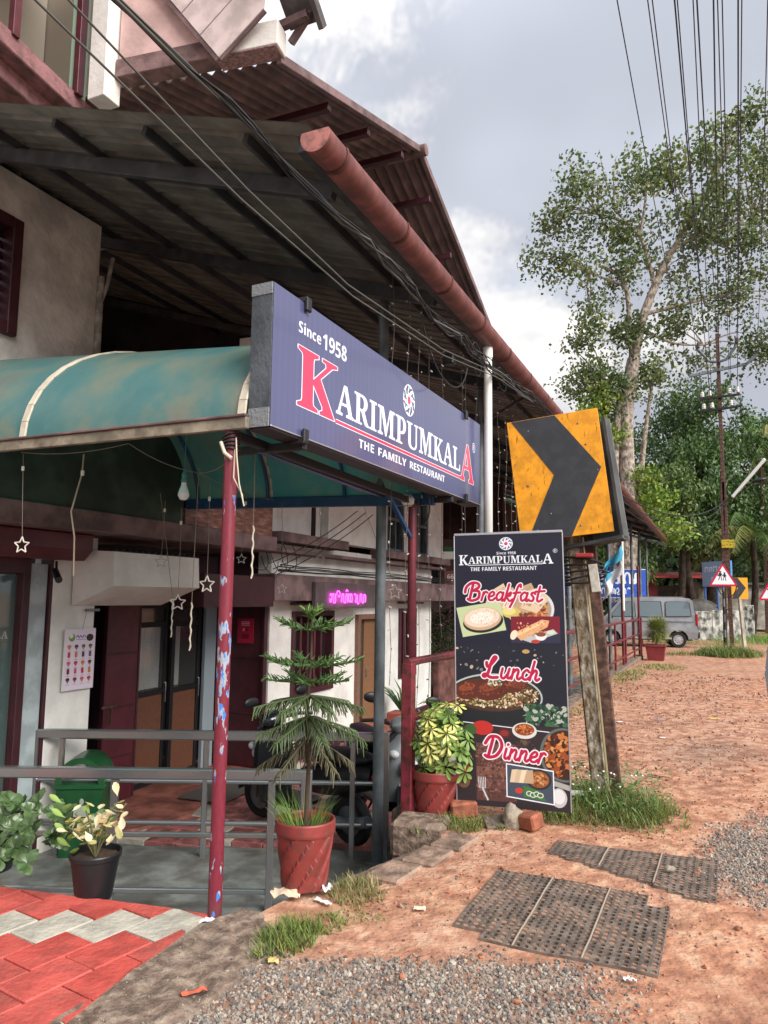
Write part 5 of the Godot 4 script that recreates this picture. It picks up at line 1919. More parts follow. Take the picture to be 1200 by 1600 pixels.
func van() -> void:
	var t := thing("parked_van", "silver grey minivan parked beyond the railing, its rear to the road", "van", V(0, 0, 0))
	var prof := PackedVector2Array([Vector2(-1.80, 0.34), Vector2(-1.84, 0.55), Vector2(-1.82, 0.98), Vector2(-1.70, 1.66), Vector2(-1.60, 1.76), Vector2(-1.3, 1.80), Vector2(0.2, 1.80), Vector2(0.62, 1.76), Vector2(0.85, 1.66), Vector2(1.36, 1.10), Vector2(1.62, 1.00), Vector2(1.78, 0.86), Vector2(1.83, 0.60), Vector2(1.80, 0.34)])
	for s in [1.16, -1.16]:
		for k in 9:
			var a := PI * k / 8.0
			prof.append(Vector2(s + 0.34 * cos(a), 0.30 + 0.34 * sin(a)))
	var hw := func(y: float) -> float:
		return 0.735 - 0.02 * absf(y - 0.75) if y < 1.0 else 0.73 - 0.16 * (y - 1.0)
	var ix := Geometry2D.triangulate_polygon(prof)
	var g := G.new()
	for i in range(0, ix.size(), 3):
		for s in [-1.0, 1.0]:
			var q := []
			for k in 3:
				var e := prof[ix[i + k]]
				q.append(V(e.x, e.y, s * hw.call(e.y)))
			g.otri(q[0], q[1], q[2], V(0, 0.1, s))
	for i in prof.size():
		var a := prof[i]
		var c := prof[(i + 1) % prof.size()]
		var ha: float = hw.call(a.y)
		var hc: float = hw.call(c.y)
		g.quad(V(a.x, a.y, -ha), V(a.x, a.y, ha), V(c.x, c.y, hc), V(c.x, c.y, -hc))
	part(t, "body", g, mt("silver_paint", C(160, 161, 165), 0.3, {"metal": 0.35, "coat": 0.6, "tex": "soft", "s": V(0.5, 0.5, 0.5)}), true)
	var wins := [[[0.30, 1.10], [1.18, 1.10], [0.80, 1.56], [0.72, 1.62], [0.34, 1.62]], [[-0.62, 1.10], [0.18, 1.10], [0.18, 1.60], [0.12, 1.64], [-0.58, 1.64]], [[-1.60, 1.14], [-0.76, 1.12], [-0.76, 1.60], [-0.82, 1.64], [-1.50, 1.64], [-1.56, 1.58]]]
	for s in [-1.0, 1.0]:
		for w in wins:
			for layer in 2:
				var pl := PackedVector2Array()
				var cen := Vector2.ZERO
				for e in w:
					cen += Vector2(e[0], e[1]) / w.size()
				for e in w:
					var v2 := Vector2(e[0], e[1])
					pl.append(v2 if layer else cen + (v2 - cen) * 1.07)
				var gi := G.new()
				var tx := Geometry2D.triangulate_polygon(pl)
				for i in range(0, tx.size(), 3):
					var q := []
					for k in 3:
						var e := pl[tx[i + k]]
						q.append(V(e.x, e.y, s * (hw.call(e.y) + 0.006 + 0.004 * layer)))
					gi.otri(q[0], q[1], q[2], V(0, 0.1, s))
				part(t, "window" if layer else "window_seal", gi, mt("van_glass", C(96, 112, 118), 0.05, {"spec": 0.8}) if layer else MATS["dark"], true)
		for x in [0.24, 1.22, -0.68]:
			var gi := G.new()
			gi.box(V(x, 0.72, s * 0.733), V(0.012, 0.72, 0.012))
			part(t, "door_seam", gi, MATS["dark"], true)
		for x in [0.36, -0.56]:
			var gi := G.new()
			gi.box(V(x, 1.0, s * 0.74), V(0.16, 0.035, 0.03), 0.006)
			part(t, "door_handle", gi, MATS["black_plastic"], true)
		var gs := G.new()
		gs.box(V(-0.1, 0.33, s * 0.70), V(1.65, 0.06, 0.1), 0.01)
		part(t, "side_step", gs, MATS["alu"], true)
		gs = G.new()
		gs.box(V(-0.6, 0.93, s * 0.738), V(2.2, 0.03, 0.014), 0.004)
		part(t, "side_moulding", gs, MATS["grey_steel"], true)
		gs = G.new()
		gs.box(V(-1.80, 1.0, s * 0.66), V(0.08, 0.42, 0.14), 0.02)
		part(t, "tail_light", gs, mt("tail_red", C(170, 24, 30), 0.25, {"coat": 0.5}), true)
		gs = G.new()
		gs.ell(V(1.14, 1.10, s * 0.84), V(0.05, 0.10, 0.08))
		gs.bar(V(1.14, 1.04, s * 0.70), V(1.14, 1.06, s * 0.80), 0.03, 0.03)
		part(t, "wing_mirror", gs, MATS["black_plastic"], true)
		gs = G.new()
		gs.box(V(1.77, 0.78, s * 0.52), V(0.10, 0.16, 0.24), 0.03)
		part(t, "headlight", gs, mt("lamp_glass", C(210, 214, 216), 0.1), true)
	g = G.new()
	g.box(V(-1.84, 0.46, 0), V(0.12, 0.24, 1.46), 0.03)
	part(t, "bumper", g, mt("bumper", C(40, 42, 46), 0.5), true)
	g = G.new()
	g.box(V(-1.905, 0.52, 0), V(0.012, 0.11, 0.42), 0.003)
	part(t, "number_plate", g, MATS["pvc_white"], true)
	g = G.new()
	for s in [-1.0, 1.0]:
		g.box(V(-0.4, 1.815, s * 0.5), V(2.0, 0.02, 0.03), 0.006)
	part(t, "roof_rib", g, MATS["grey_steel"], true)
	g = G.new()
	g.box(V(1.84, 0.46, 0), V(0.12, 0.26, 1.46), 0.03)
	part(t, "bumper", g, MATS["bumper"], true)
	g = G.new()
	g.oquad(V(1.34, 1.13, -0.64), V(1.34, 1.13, 0.64), V(0.90, 1.63, 0.56), V(0.90, 1.63, -0.56), V(1, 1, 0))
	g.x.origin = V(0.012, 0.012, 0)
	var ws := part(t, "windscreen", g, MATS["van_glass"], true)
	ws.position = V(0.012, 0.012, 0)
	g = G.new()
	g.box(V(0, 0.36, 0), V(3.3, 0.2, 1.2))
	part(t, "underbody", g, MATS["dark"], true)
	for sx in [-1.16, 1.16]:
		for s in [-1.0, 1.0]:
			var w := Node3D.new()
			w.name = "wheel"
			t.add_child(w, true)
			w.position = V(sx, 0.29, s * 0.62)
			w.rotation.x = PI / 2 * s
			var gw := G.new()
			gw.lathe([Vector2(0.17, -0.075), Vector2(0.26, -0.08), Vector2(0.285, -0.05), Vector2(0.285, 0.05), Vector2(0.26, 0.08), Vector2(0.17, 0.075)], 28)
			part(w, "tyre", gw, mt("tyre", C(30, 30, 31), 0.85), true)
			gw = G.new()
			gw.lathe([Vector2(0.18, 0.03), Vector2(0.175, 0.07), Vector2(0.13, 0.06), Vector2(0.05, 0.075), Vector2(0.0, 0.078)], 24)
			for k in 8:
				var a := TAU * k / 8.0
				gw.box(V(cos(a) * 0.11, 0.072, sin(a) * 0.11), V(0.09, 0.012, 0.035), 0.004, Basis(Vector3.UP, -a))
			part(w, "hub_cap", gw, mt("hub", C(190, 192, 194), 0.35, {"metal": 0.6}), true)
			gw = G.new()
			for k in 8:
				var a := TAU * (k + 0.5) / 8.0
				gw.ell(V(cos(a) * 0.125, 0.066, sin(a) * 0.125), V(0.016, 0.006, 0.016), Basis.IDENTITY, 4, 8)
			part(w, "hub_slot", gw, MATS["dark"], true)
	t.position = V(-2.62, -0.13, -29.6)
	t.rotation.y = deg_to_rad(192.0)


func chevron_near() -> void:
	var t := thing("chevron_sign", "large weathered yellow and black chevron board on a leaning iron post beside the menu banner", "road sign", V(-0.80, 0.0, -6.2))
	var bs := Basis(Vector3.UP, deg_to_rad(6.0)) * Basis(Vector3.BACK, deg_to_rad(6.3))
	var at := V(-1.135, 2.54, -6.0)
	var W := 0.73
	var H := 1.0
	var yel := mt("sign_yellow", C(236, 158, 22), 0.5, {"tex": "soft", "s": V(2, 2, 2), "det": "yellow", "ds": V(2.6, 0.7, 2.6), "nrm": "n_fine", "nk": 0.15})
	var blk := mt("sign_black", C(50, 53, 58), 0.5, {"tex": "soft", "s": V(2, 2, 2), "nrm": "n_fine", "nk": 0.1})
	var g := G.new()
	g.x = Transform3D(bs, at)
	g.box(V(0, 0, -0.008), V(W, H, 0.016), 0.003)
	part(t, "board", g, yel)
	g = G.new()
	var pl := PackedVector2Array()
	for q in [[0.05, 1.0], [0.535, 1.0], [0.96, 0.52], [0.556, 0.0], [0.075, 0.0], [0.45, 0.51]]:
		pl.append(Vector2((q[0] - 0.5) * (W - 0.006), (q[1] - 0.5) * (H - 0.006)))
	g.prism(pl, Transform3D(bs, at + bs.z * 0.0005), 0.0025)
	part(t, "chevron", g, blk)
	for q in [[-0.2, 0.40], [0.2, 0.40], [-0.25, -0.05], [0.3, 0.0], [-0.22, -0.42], [0.12, -0.42], [0.24, 0.22], [-0.1, -0.3]]:
		g = G.new()
		g.x = Transform3D(bs, at)
		g.ell(V(q[0], q[1], 0.003), V(0.008, 0.008, 0.004), Basis.IDENTITY, 4, 8)
		part(t, "rivet", g, MATS["grey_steel"])
	var b2 := Basis(Vector3.UP, deg_to_rad(-16.0)) * Basis(Vector3.BACK, deg_to_rad(8.0))
	g = G.new()
	g.x = Transform3D(b2, V(-1.03, 2.46, -6.22))
	g.box(V(0, 0, 0), V(W, H, 0.016), 0.003)
	part(t, "back_board", g, mt("sign_back", C(116, 126, 130), 0.6, {"tex": "blotch", "s": V(1, 1, 1), "det": "dirt", "ds": V(1, 1, 1)}))
	g = G.new()
	g.x = Transform3D(b2, V(-1.03, 2.46, -6.22))
	g.box(V(0, -H / 2 + 0.02, 0.06), V(W, 0.03, 0.12), 0.003)
	g.box(V(W / 2 - 0.015, 0, 0.05), V(0.03, H, 0.09), 0.003)
	part(t, "angle_frame", g, mt("angle_frame", C(84, 86, 84), 0.7, {"tex": "blotch", "s": V(1, 1, 1)}))
	var d := V(-0.205, 2.5, 0.02)
	var o := V(-0.875, -0.12, -6.2)
	g = G.new()
	g.bar(o, o + d, 0.11, 0.12, 0.012)
	part(t, "post", g, mt("old_post", Color.WHITE, 0.9, {"tex": "oldpost", "s": V(1.4, 0.5, 1.4), "nrm": "n_rough", "nk": 0.7}))
	g = G.new()
	o = V(-0.772, -0.12, -6.23)
	g.bar(o, o + d, 0.085, 0.12, 0.01)
	part(t, "post", g, MATS["rusty"])
	g = G.new()
	o = V(-0.812, 0.1, -6.13)
	g.bar(o, o + d * 0.78, 0.014, 0.012)
	part(t, "strip", g, mt("straw_strip", C(176, 160, 120), 0.8))
	for k in 4:
		g = G.new()
		var c := V(-0.99, 1.86 - 0.05 * k, -6.2)
		g.tube(arc(c, V(0.15 + 0.01 * k, 0.02 * (k - 1), 0), V(0, 0.02, 0.10), 0, TAU, 18), 0.009, 6)
		part(t, "tied_cable", g, MATS["black_cable"])
	g = G.new()
	g.tube([V(-1.12, 1.93, -6.12), V(-1.19, 1.86, -6.1), V(-1.2, 1.74, -6.1), V(-1.13, 1.68, -6.09), V(-0.98, 1.68, -6.09), V(-0.82, 1.70, -6.1)], 0.010, 6)
	part(t, "tied_cable", g, MATS["black_cable"])
	g = G.new()
	g.box(V(-0.885, 1.72, -6.09), V(0.07, 0.22, 0.012), 0.003, Basis(Vector3.BACK, 0.12))
	part(t, "paper_tag", g, mt("paper", C(206, 200, 186), 0.9, {"tex": "soft", "s": V(3, 3, 3)}))
	g = G.new()
	g.box(V(-0.96, 1.9, -6.09), V(0.14, 0.035, 0.05), 0.008)
	part(t, "connector", g, mt("red_plastic", C(176, 58, 62), 0.4))


func script_word(p: Paint, word: String, x: float, y: float, s: float, slant: float, rot: float) -> void:
	var gl := {
		"B": [1.45, [0.3, 1.9, 0.2, 0.0], [-0.45, 0.9, -0.4, 1.5, 0.1, 2.0, 0.8, 1.95, 1.0, 1.55, 0.45, 1.1], [0.45, 1.1, 1.1, 1.0, 1.15, 0.25, 0.5, -0.05, 0.0, 0.12]],
		"L": [1.5, [-0.1, 1.5, 0.05, 1.1, 0.35, 1.3, 0.75, 2.0, 0.55, 2.1, 0.35, 1.5, 0.25, 0.5, 0.0, 0.05, -0.2, 0.15, 0.0, 0.3, 0.6, 0.0, 1.25, 0.05]],
		"D": [1.65, [0.3, 1.8, 0.2, 0.0], [-0.35, 1.3, 0.0, 2.0, 0.8, 2.0, 1.3, 1.2, 1.0, 0.25, 0.3, -0.05, -0.12, 0.1]],
		"r": [0.72, [0.1, 0.0, 0.2, 0.95], [0.18, 0.6, 0.4, 1.0, 0.62, 0.9]],
		"e": [0.85, [0.1, 0.4, 0.6, 0.6, 0.65, 0.9, 0.4, 1.0, 0.12, 0.6, 0.25, 0.1, 0.6, 0.05, 0.85, 0.3]],
		"a": [1.0, [0.75, 0.85, 0.45, 1.0, 0.15, 0.6, 0.3, 0.08, 0.65, 0.2, 0.8, 0.6, 0.82, 0.95], [0.82, 0.95, 0.77, 0.3, 0.85, 0.0, 1.05, 0.2]],
		"k": [0.9, [0.1, 0.0, 0.3, 1.9], [0.2, 0.5, 0.62, 0.98, 0.6, 0.6, 0.25, 0.5, 0.65, 0.0, 0.95, 0.2]],
		"f": [0.75, [-0.1, -0.7, 0.22, 0.3, 0.4, 1.6, 0.65, 1.9, 0.72, 1.6], [0.05, 0.9, 0.75, 1.0]],
		"s": [0.75, [0.65, 0.85, 0.4, 1.0, 0.25, 0.8, 0.55, 0.4, 0.45, 0.05, 0.1, 0.1]],
		"t": [0.75, [0.3, 1.7, 0.2, 0.3, 0.4, 0.0, 0.75, 0.25], [-0.1, 1.1, 0.85, 1.2]],
		"u": [1.05, [0.1, 1.0, 0.1, 0.2, 0.4, 0.0, 0.7, 0.5, 0.78, 1.0], [0.78, 1.0, 0.72, 0.2, 0.9, 0.02, 1.1, 0.25]],
		"n": [0.98, [0.1, 0.0, 0.15, 1.0], [0.15, 0.6, 0.45, 1.0, 0.65, 0.8, 0.62, 0.2, 0.8, 0.0, 1.0, 0.2]],
		"c": [0.8, [0.7, 0.8, 0.45, 1.0, 0.15, 0.6, 0.25, 0.1, 0.6, 0.05, 0.85, 0.3]],
		"h": [0.98, [0.1, 0.0, 0.25, 1.9], [0.15, 0.5, 0.45, 1.0, 0.65, 0.8, 0.62, 0.2, 0.8, 0.0, 1.0, 0.2]],
		"i": [0.5, [0.15, 1.0, 0.12, 0.2, 0.3, 0.0, 0.5, 0.2], [0.22, 1.4, 0.25, 1.45]],
	}
	for layer in 2:
		var px := 0.0
		for ch in word:
			var e: Array = gl[ch]
			for k in range(1, e.size()):
				var pts := []
				for i in range(0, e[k].size(), 2):
					var q := Vector2((px + e[k][i] + e[k][i + 1] * slant) * s, -e[k][i + 1] * s)
					pts.append(Vector2(x, y) + q.rotated(rot))
				var wd := s * (0.26 if ch != ch.to_upper() else 0.32)
				p.stroke(Paint.curve(pts, 8), wd + (s * 0.24 if layer == 0 else 0.0), C(240, 232, 238) if layer == 0 else C(184, 24, 66))
			px += e[0]


func banner() -> void:
	var t := thing("menu_banner", "tall dark roll-up menu banner headed with white lettering, standing beside the yellow chevron post", "banner", V(-1.37, 0.0, -5.37))
	var p := Paint.new(1000, 2560, C(24, 26, 44))
	var w := C(236, 240, 246)
	emblem(p, 490, 95, 64, 64)
	p.text("Since 1958", "Droid Sans", 700, 400, 172, 180, 28, w)
	for q in [["K", 40, 92, 196, 100], ["ARIMPUMKAL", 130, 690, 214, 74], ["A", 820, 100, 204, 96]]:
		p.text(q[0], "Droid Serif", 700, q[1], q[3], q[2], q[4], w)
	p.rect(130, 296, 690, 7, w)
	p.text("THE FAMILY RESTAURANT", "Droid Sans", 700, 150, 318, 620, 40, w)
	reg_mark(p, 938, 178, 20, 20, w, C(24, 26, 44))
	# breakfast: folded flatbreads, a plate, and two inset pictures
	p.ell(700, 730, 215, 190, C(214, 214, 216))
	p.ell(700, 735, 190, 165, C(168, 150, 132))
	p.speck(600, 660, 250, 150, [C(170, 76, 44), C(196, 110, 56), C(120, 50, 36), C(206, 156, 96), C(70, 74, 40)], 260, 6, 20, 8)
	var bread := [C(220, 196, 164), C(206, 180, 148), C(232, 210, 182), C(190, 160, 128)]
	for k in 5:
		var x := 270.0 + k * 85
		p.poly([Vector2(x, 720), Vector2(x + 60, 560 - 30 * (k % 2)), Vector2(x + 190, 480 + 40 * (k % 3)), Vector2(x + 260, 640), Vector2(x + 150, 770)], bread[k % 4])
		p.speck(x + 60, 560, 140, 150, [C(180, 142, 104), C(204, 172, 138)], 26, 5, 14, 20 + k)
		p.stroke([Vector2(x + 30, 700), Vector2(x + 90, 580), Vector2(x + 190, 520)], 7, C(170, 136, 104))
	p.ell(520, 760, 80, 55, C(206, 186, 96))
	p.ell(505, 750, 60, 36, C(226, 212, 140))
	for pass_ in 1:
		p.poly([Vector2(10, 716), Vector2(420, 650), Vector2(478, 930), Vector2(70, 1000)], C(196, 208, 160))
		p.ell(262, 850, 190, 105, C(30, 34, 30), -0.14)
		p.ell(255, 822, 180, 110, C(206, 170, 140), -0.14)
		p.ell(252, 810, 166, 92, C(232, 214, 192), -0.14)
		p.ell(250, 812, 110, 56, C(242, 234, 222), -0.14)
		p.speck(110, 730, 290, 150, [C(196, 150, 116), C(214, 178, 146)], 110, 2, 6, 31)
	p.rect(520, 800, 440, 250, C(122, 24, 42))
	p.rect(520, 960, 440, 90, C(46, 44, 66))
	p.poly([Vector2(590, 1010), Vector2(900, 920), Vector2(940, 960), Vector2(700, 1048)], C(186, 190, 192))
	var roll := [Vector2(540, 960), Vector2(800, 830), Vector2(868, 840), Vector2(850, 900), Vector2(610, 1030)]
	p.poly(roll, C(222, 170, 120))
	p.stroke([Vector2(570, 975), Vector2(820, 850)], 26, C(238, 200, 156))
	p.speck(580, 850, 250, 140, [C(204, 140, 90), C(234, 190, 142)], 60, 4, 12, 41)
	p.ell(545, 975, 30, 48, C(240, 222, 196), 0.4)
	p.ell(790, 985, 50, 42, C(232, 232, 232))
	p.ell(790, 968, 44, 22, C(138, 72, 48))
	p.ell(740, 1036, 40, 18, C(186, 60, 54))
	p.ell(880, 950, 36, 18, C(206, 222, 196))
	script_word(p, "Breakfast", 120, 640, 84, 0.16, 0.03)
	# lunch: rice dish in a dark bowl
	p.rect(0, 1075, 1000, 745, C(27, 29, 42))
	p.speck(0, 1080, 1000, 260, [C(190, 170, 140), C(120, 120, 124), C(90, 96, 100), C(150, 110, 80)], 34, 4, 20, 51)
	p.ell(650, 1130, 34, 20, C(190, 150, 96))
	p.ell(350, 1560, 440, 220, C(176, 186, 180))
	p.ell(350, 1562, 424, 204, C(28, 32, 34))
	p.ell(350, 1535, 400, 160, C(74, 48, 36))
	p.speck(-40, 1420, 800, 240, [C(206, 186, 146), C(186, 146, 96), C(120, 72, 46), C(226, 214, 184), C(98, 110, 58)], 900, 4, 15, 61, true)
	for q in [[120, 1500, 130, 90], [330, 1490, 170, 100], [540, 1450, 120, 60]]:
		p.ell(q[0], q[1], q[2], q[3], C(92, 40, 28), -0.25)
		p.ell(q[0] - 20, q[1] - 24, q[2] * 0.6, q[3] * 0.4, C(136, 66, 42), -0.25)
		p.speck(q[0] - q[2] * 0.8, q[1] - q[3] * 0.8, q[2] * 1.6, q[3] * 1.4, [C(70, 30, 22), C(150, 80, 50), C(110, 50, 34)], 70, 4, 13, int(q[0]), true)
	p.stroke([Vector2(560, 1450), Vector2(650, 1400)], 46, C(112, 54, 36))
	p.speck(300, 1400, 120, 60, [C(90, 120, 60), C(206, 206, 180)], 40, 4, 12, 67)
	p.poly([Vector2(0, 1640), Vector2(120, 1710), Vector2(380, 1765), Vector2(640, 1720), Vector2(780, 1600), Vector2(680, 1790), Vector2(500, 1820), Vector2(0, 1820)], C(26, 30, 36))
	p.speck(640, 1620, 360, 190, [C(44, 84, 58), C(60, 104, 70), C(30, 56, 44), C(176, 180, 168)], 170, 8, 30, 71)
	script_word(p, "Lunch", 270, 1375, 92, 0.16, 0.05)
	# dinner: dark planks with dishes round the edge
	p.rect(0, 1812, 1000, 748, C(46, 36, 40))
	p.poly([Vector2(60, 1806), Vector2(1000, 1880), Vector2(1000, 1872), Vector2(60, 1798)], w)
	p.rect(0, 1750, 60, 62, C(26, 30, 36))
	for k in 5:
		p.rect(180, 1990 + k * 105, 360, 98, [C(104, 66, 62), C(92, 56, 52), C(116, 76, 66)][k % 3])
	p.speck(180, 1990, 360, 500, [C(126, 84, 70), C(74, 46, 44), C(140, 96, 80)], 320, 3, 16, 81)
	p.ell(240, 1850, 100, 66, C(190, 44, 40))
	p.ell(130, 1870, 60, 50, C(60, 90, 46))
	p.ell(440, 1890, 60, 46, C(84, 30, 30))
	p.ell(440, 1890, 38, 28, C(140, 46, 44))
	p.ell(620, 1860, 110, 74, C(214, 214, 210))
	p.ell(620, 1850, 88, 54, C(150, 72, 38))
	p.speck(545, 1810, 150, 84, [C(196, 110, 56), C(120, 50, 30), C(210, 146, 80)], 60, 5, 14, 85, true)
	p.ell(960, 2060, 210, 240, C(96, 104, 100))
	p.ell(965, 2060, 190, 220, C(60, 34, 24))
	p.speck(790, 1860, 260, 390, [C(150, 74, 34), C(196, 112, 54), C(92, 42, 24), C(60, 28, 20), C(214, 146, 84)], 260, 8, 30, 91, true)
	p.speck(540, 1950, 200, 500, [C(78, 56, 48), C(60, 46, 44), C(100, 80, 60)], 120, 5, 24, 93)
	p.ell(60, 2340, 60, 70, C(116, 80, 60))
	p.ell(60, 2330, 36, 42, C(60, 40, 34))
	p.ell(90, 2230, 34, 34, C(190, 90, 40))
	for k in 5:
		p.stroke([Vector2(195 + k * 16, 2300), Vector2(205 + k * 14, 2400)], 7, C(206, 210, 214))
	p.stroke([Vector2(235, 2400), Vector2(280, 2500)], 16, C(196, 200, 206))
	p.ell(905, 2440, 70, 86, C(190, 190, 190))
	p.ell(905, 2430, 52, 64, C(222, 222, 220))
	p.stroke([Vector2(780, 2290), Vector2(1000, 2350)], 46, C(168, 166, 160))
	p.poly([Vector2(448, 2160), Vector2(868, 2204), Vector2(868, 2508), Vector2(448, 2464)], w)
	p.poly([Vector2(458, 2172), Vector2(858, 2214), Vector2(858, 2496), Vector2(458, 2454)], C(66, 76, 92))
	p.ell(735, 2290, 110, 92, C(40, 42, 46))
	p.ell(735, 2290, 92, 74, C(140, 84, 44))
	p.speck(660, 2230, 150, 120, [C(186, 110, 62), C(112, 60, 36), C(204, 150, 100)], 70, 6, 18, 97, true)
	for k in 4:
		p.poly([Vector2(480 + k * 40, 2330), Vector2(500 + k * 44, 2215), Vector2(560 + k * 42, 2210), Vector2(600 + k * 30, 2330)], bread[k % 4])
	p.poly([Vector2(600, 2350), Vector2(740, 2390), Vector2(800, 2480), Vector2(600, 2450)], C(58, 116, 52))
	for k in 4:
		p.ell(650 + 32 * k, 2420 + 10 * (k % 2), 28, 24, C(226, 222, 220))
		p.ell(650 + 32 * k, 2420 + 10 * (k % 2), 20, 16, C(70, 112, 60))
	p.ell(560, 2400, 36, 26, C(196, 62, 48))
	script_word(p, "Dinner", 270, 2110, 92, 0.16, 0.07)
	var bs := Basis(Vector3.UP, deg_to_rad(5.0)) * Basis(Vector3.BACK, deg_to_rad(1.2)) * Basis(Vector3.RIGHT, deg_to_rad(-2.0))
	var at := V(-1.385, 1.06, -5.37)
	var g := G.new()
	g.x = Transform3D(bs, at)
	g.quad(V(-0.395, -0.965, 0.009), V(0.395, -0.965, 0.009), V(0.395, 0.965, 0.009), V(-0.395, 0.965, 0.009))
	part(t, "printed_panel", g, print_mat("banner_print", p.tex(), 0.5))
	g = G.new()
	g.x = Transform3D(bs, at)
	g.box(V(0, 0, 0), V(0.795, 1.93, 0.014), 0.002)
	part(t, "backing", g, MATS["grey_steel"])
	g = G.new()
	g.x = Transform3D(bs, at)
	g.box(V(0, 0.972, 0), V(0.80, 0.018, 0.026), 0.003)
	for s in [-1.0, 1.0]:
		g.box(V(s * 0.399, 0, 0), V(0.008, 1.93, 0.022), 0.002)
	part(t, "frame", g, MATS["alu"])
	g = G.new()
	g.bar(V(-1.4, 1.6, -5.42), V(-1.4, 0.0, -6.0), 0.03, 0.03)
	part(t, "prop", g, MATS["grey_steel"])


func walkers(p: Paint, x: float, y: float, s: float, c: Color) -> void:
	for k in 2:
		var o := Vector2(x + k * 0.95 * s, y + k * 0.16 * s)
		var q := s * (1.0 - 0.1 * k)
		p.ell(o.x, o.y - 1.55 * q, 0.20 * q, 0.20 * q, c)
		p.rect(o.x - 0.30 * q, o.y - 1.78 * q, 0.6 * q, 0.10 * q, c)
		p.poly([o + Vector2(-0.25, -1.35) * q, o + Vector2(0.25, -1.35) * q, o + Vector2(0.3, -0.55) * q, o + Vector2(-0.3, -0.55) * q], c)
		p.stroke([o + Vector2(-0.12, -0.6) * q, o + Vector2(-0.22, -0.1) * q, o + Vector2(-0.42, 0.35) * q], 0.17 * q, c)
		p.stroke([o + Vector2(0.12, -0.6) * q, o + Vector2(0.22, -0.1) * q, o + Vector2(0.26, 0.4) * q], 0.17 * q, c)
		p.stroke([o + Vector2(0.22, -1.2) * q, o + Vector2(0.5, -0.75) * q], 0.13 * q, c)
		p.stroke([o + Vector2(-0.22, -1.2) * q, o + Vector2(-0.48, -0.8) * q], 0.13 * q, c)
		if k == 0:
			p.rect(o.x - 0.62 * q, o.y - 0.95 * q, 0.3 * q, 0.4 * q, c)


func triangle_sign(o: Vector3, h: float, yaw: float, label: String, tex: Texture2D) -> void:
	var t := thing("warning_sign", label, "road sign", o)
	t.rotation.y = yaw
	var g := G.new()
	g.tube([V(0, -0.1, -0.05), V(0, h + 0.6, -0.05)], 0.035, 10)
	part(t, "post", g, MATS["grey_steel"], true)
	for k in 4:
		g = G.new()
		g.tube([V(0, 0.25 + 0.5 * k, -0.05), V(0, 0.5 + 0.5 * k, -0.05)], 0.0365, 10, false)
		part(t, "black_band", g, MATS["dark"], true)
	g = G.new()
	var pl := PackedVector2Array()
	var tri := [Vector2(-0.45, 0), Vector2(0.45, 0), Vector2(0, 0.78)]
	for k in 3:
		var a: Vector2 = tri[k]
		for s in [[(k + 2) % 3, 0.07], [(k + 1) % 3, 0.07]]:
			pl.append(a.move_toward(tri[s[0]], s[1]))
	g.prism(pl, Transform3D(Basis.IDENTITY, V(0, h, -0.012)), 0.016)
	part(t, "red_plate", g, mt("sign_red", C(190, 28, 62), 0.45), true)
	g = G.new()
	g.tri(V(-0.345, h + 0.062, 0.0062), V(0.345, h + 0.062, 0.0062), V(0, h + 0.66, 0.0062), Vector2(0, 1), Vector2(1, 1), Vector2(0.5, 0))
	part(t, "white_face", g, print_mat("walkers_print", tex), true)


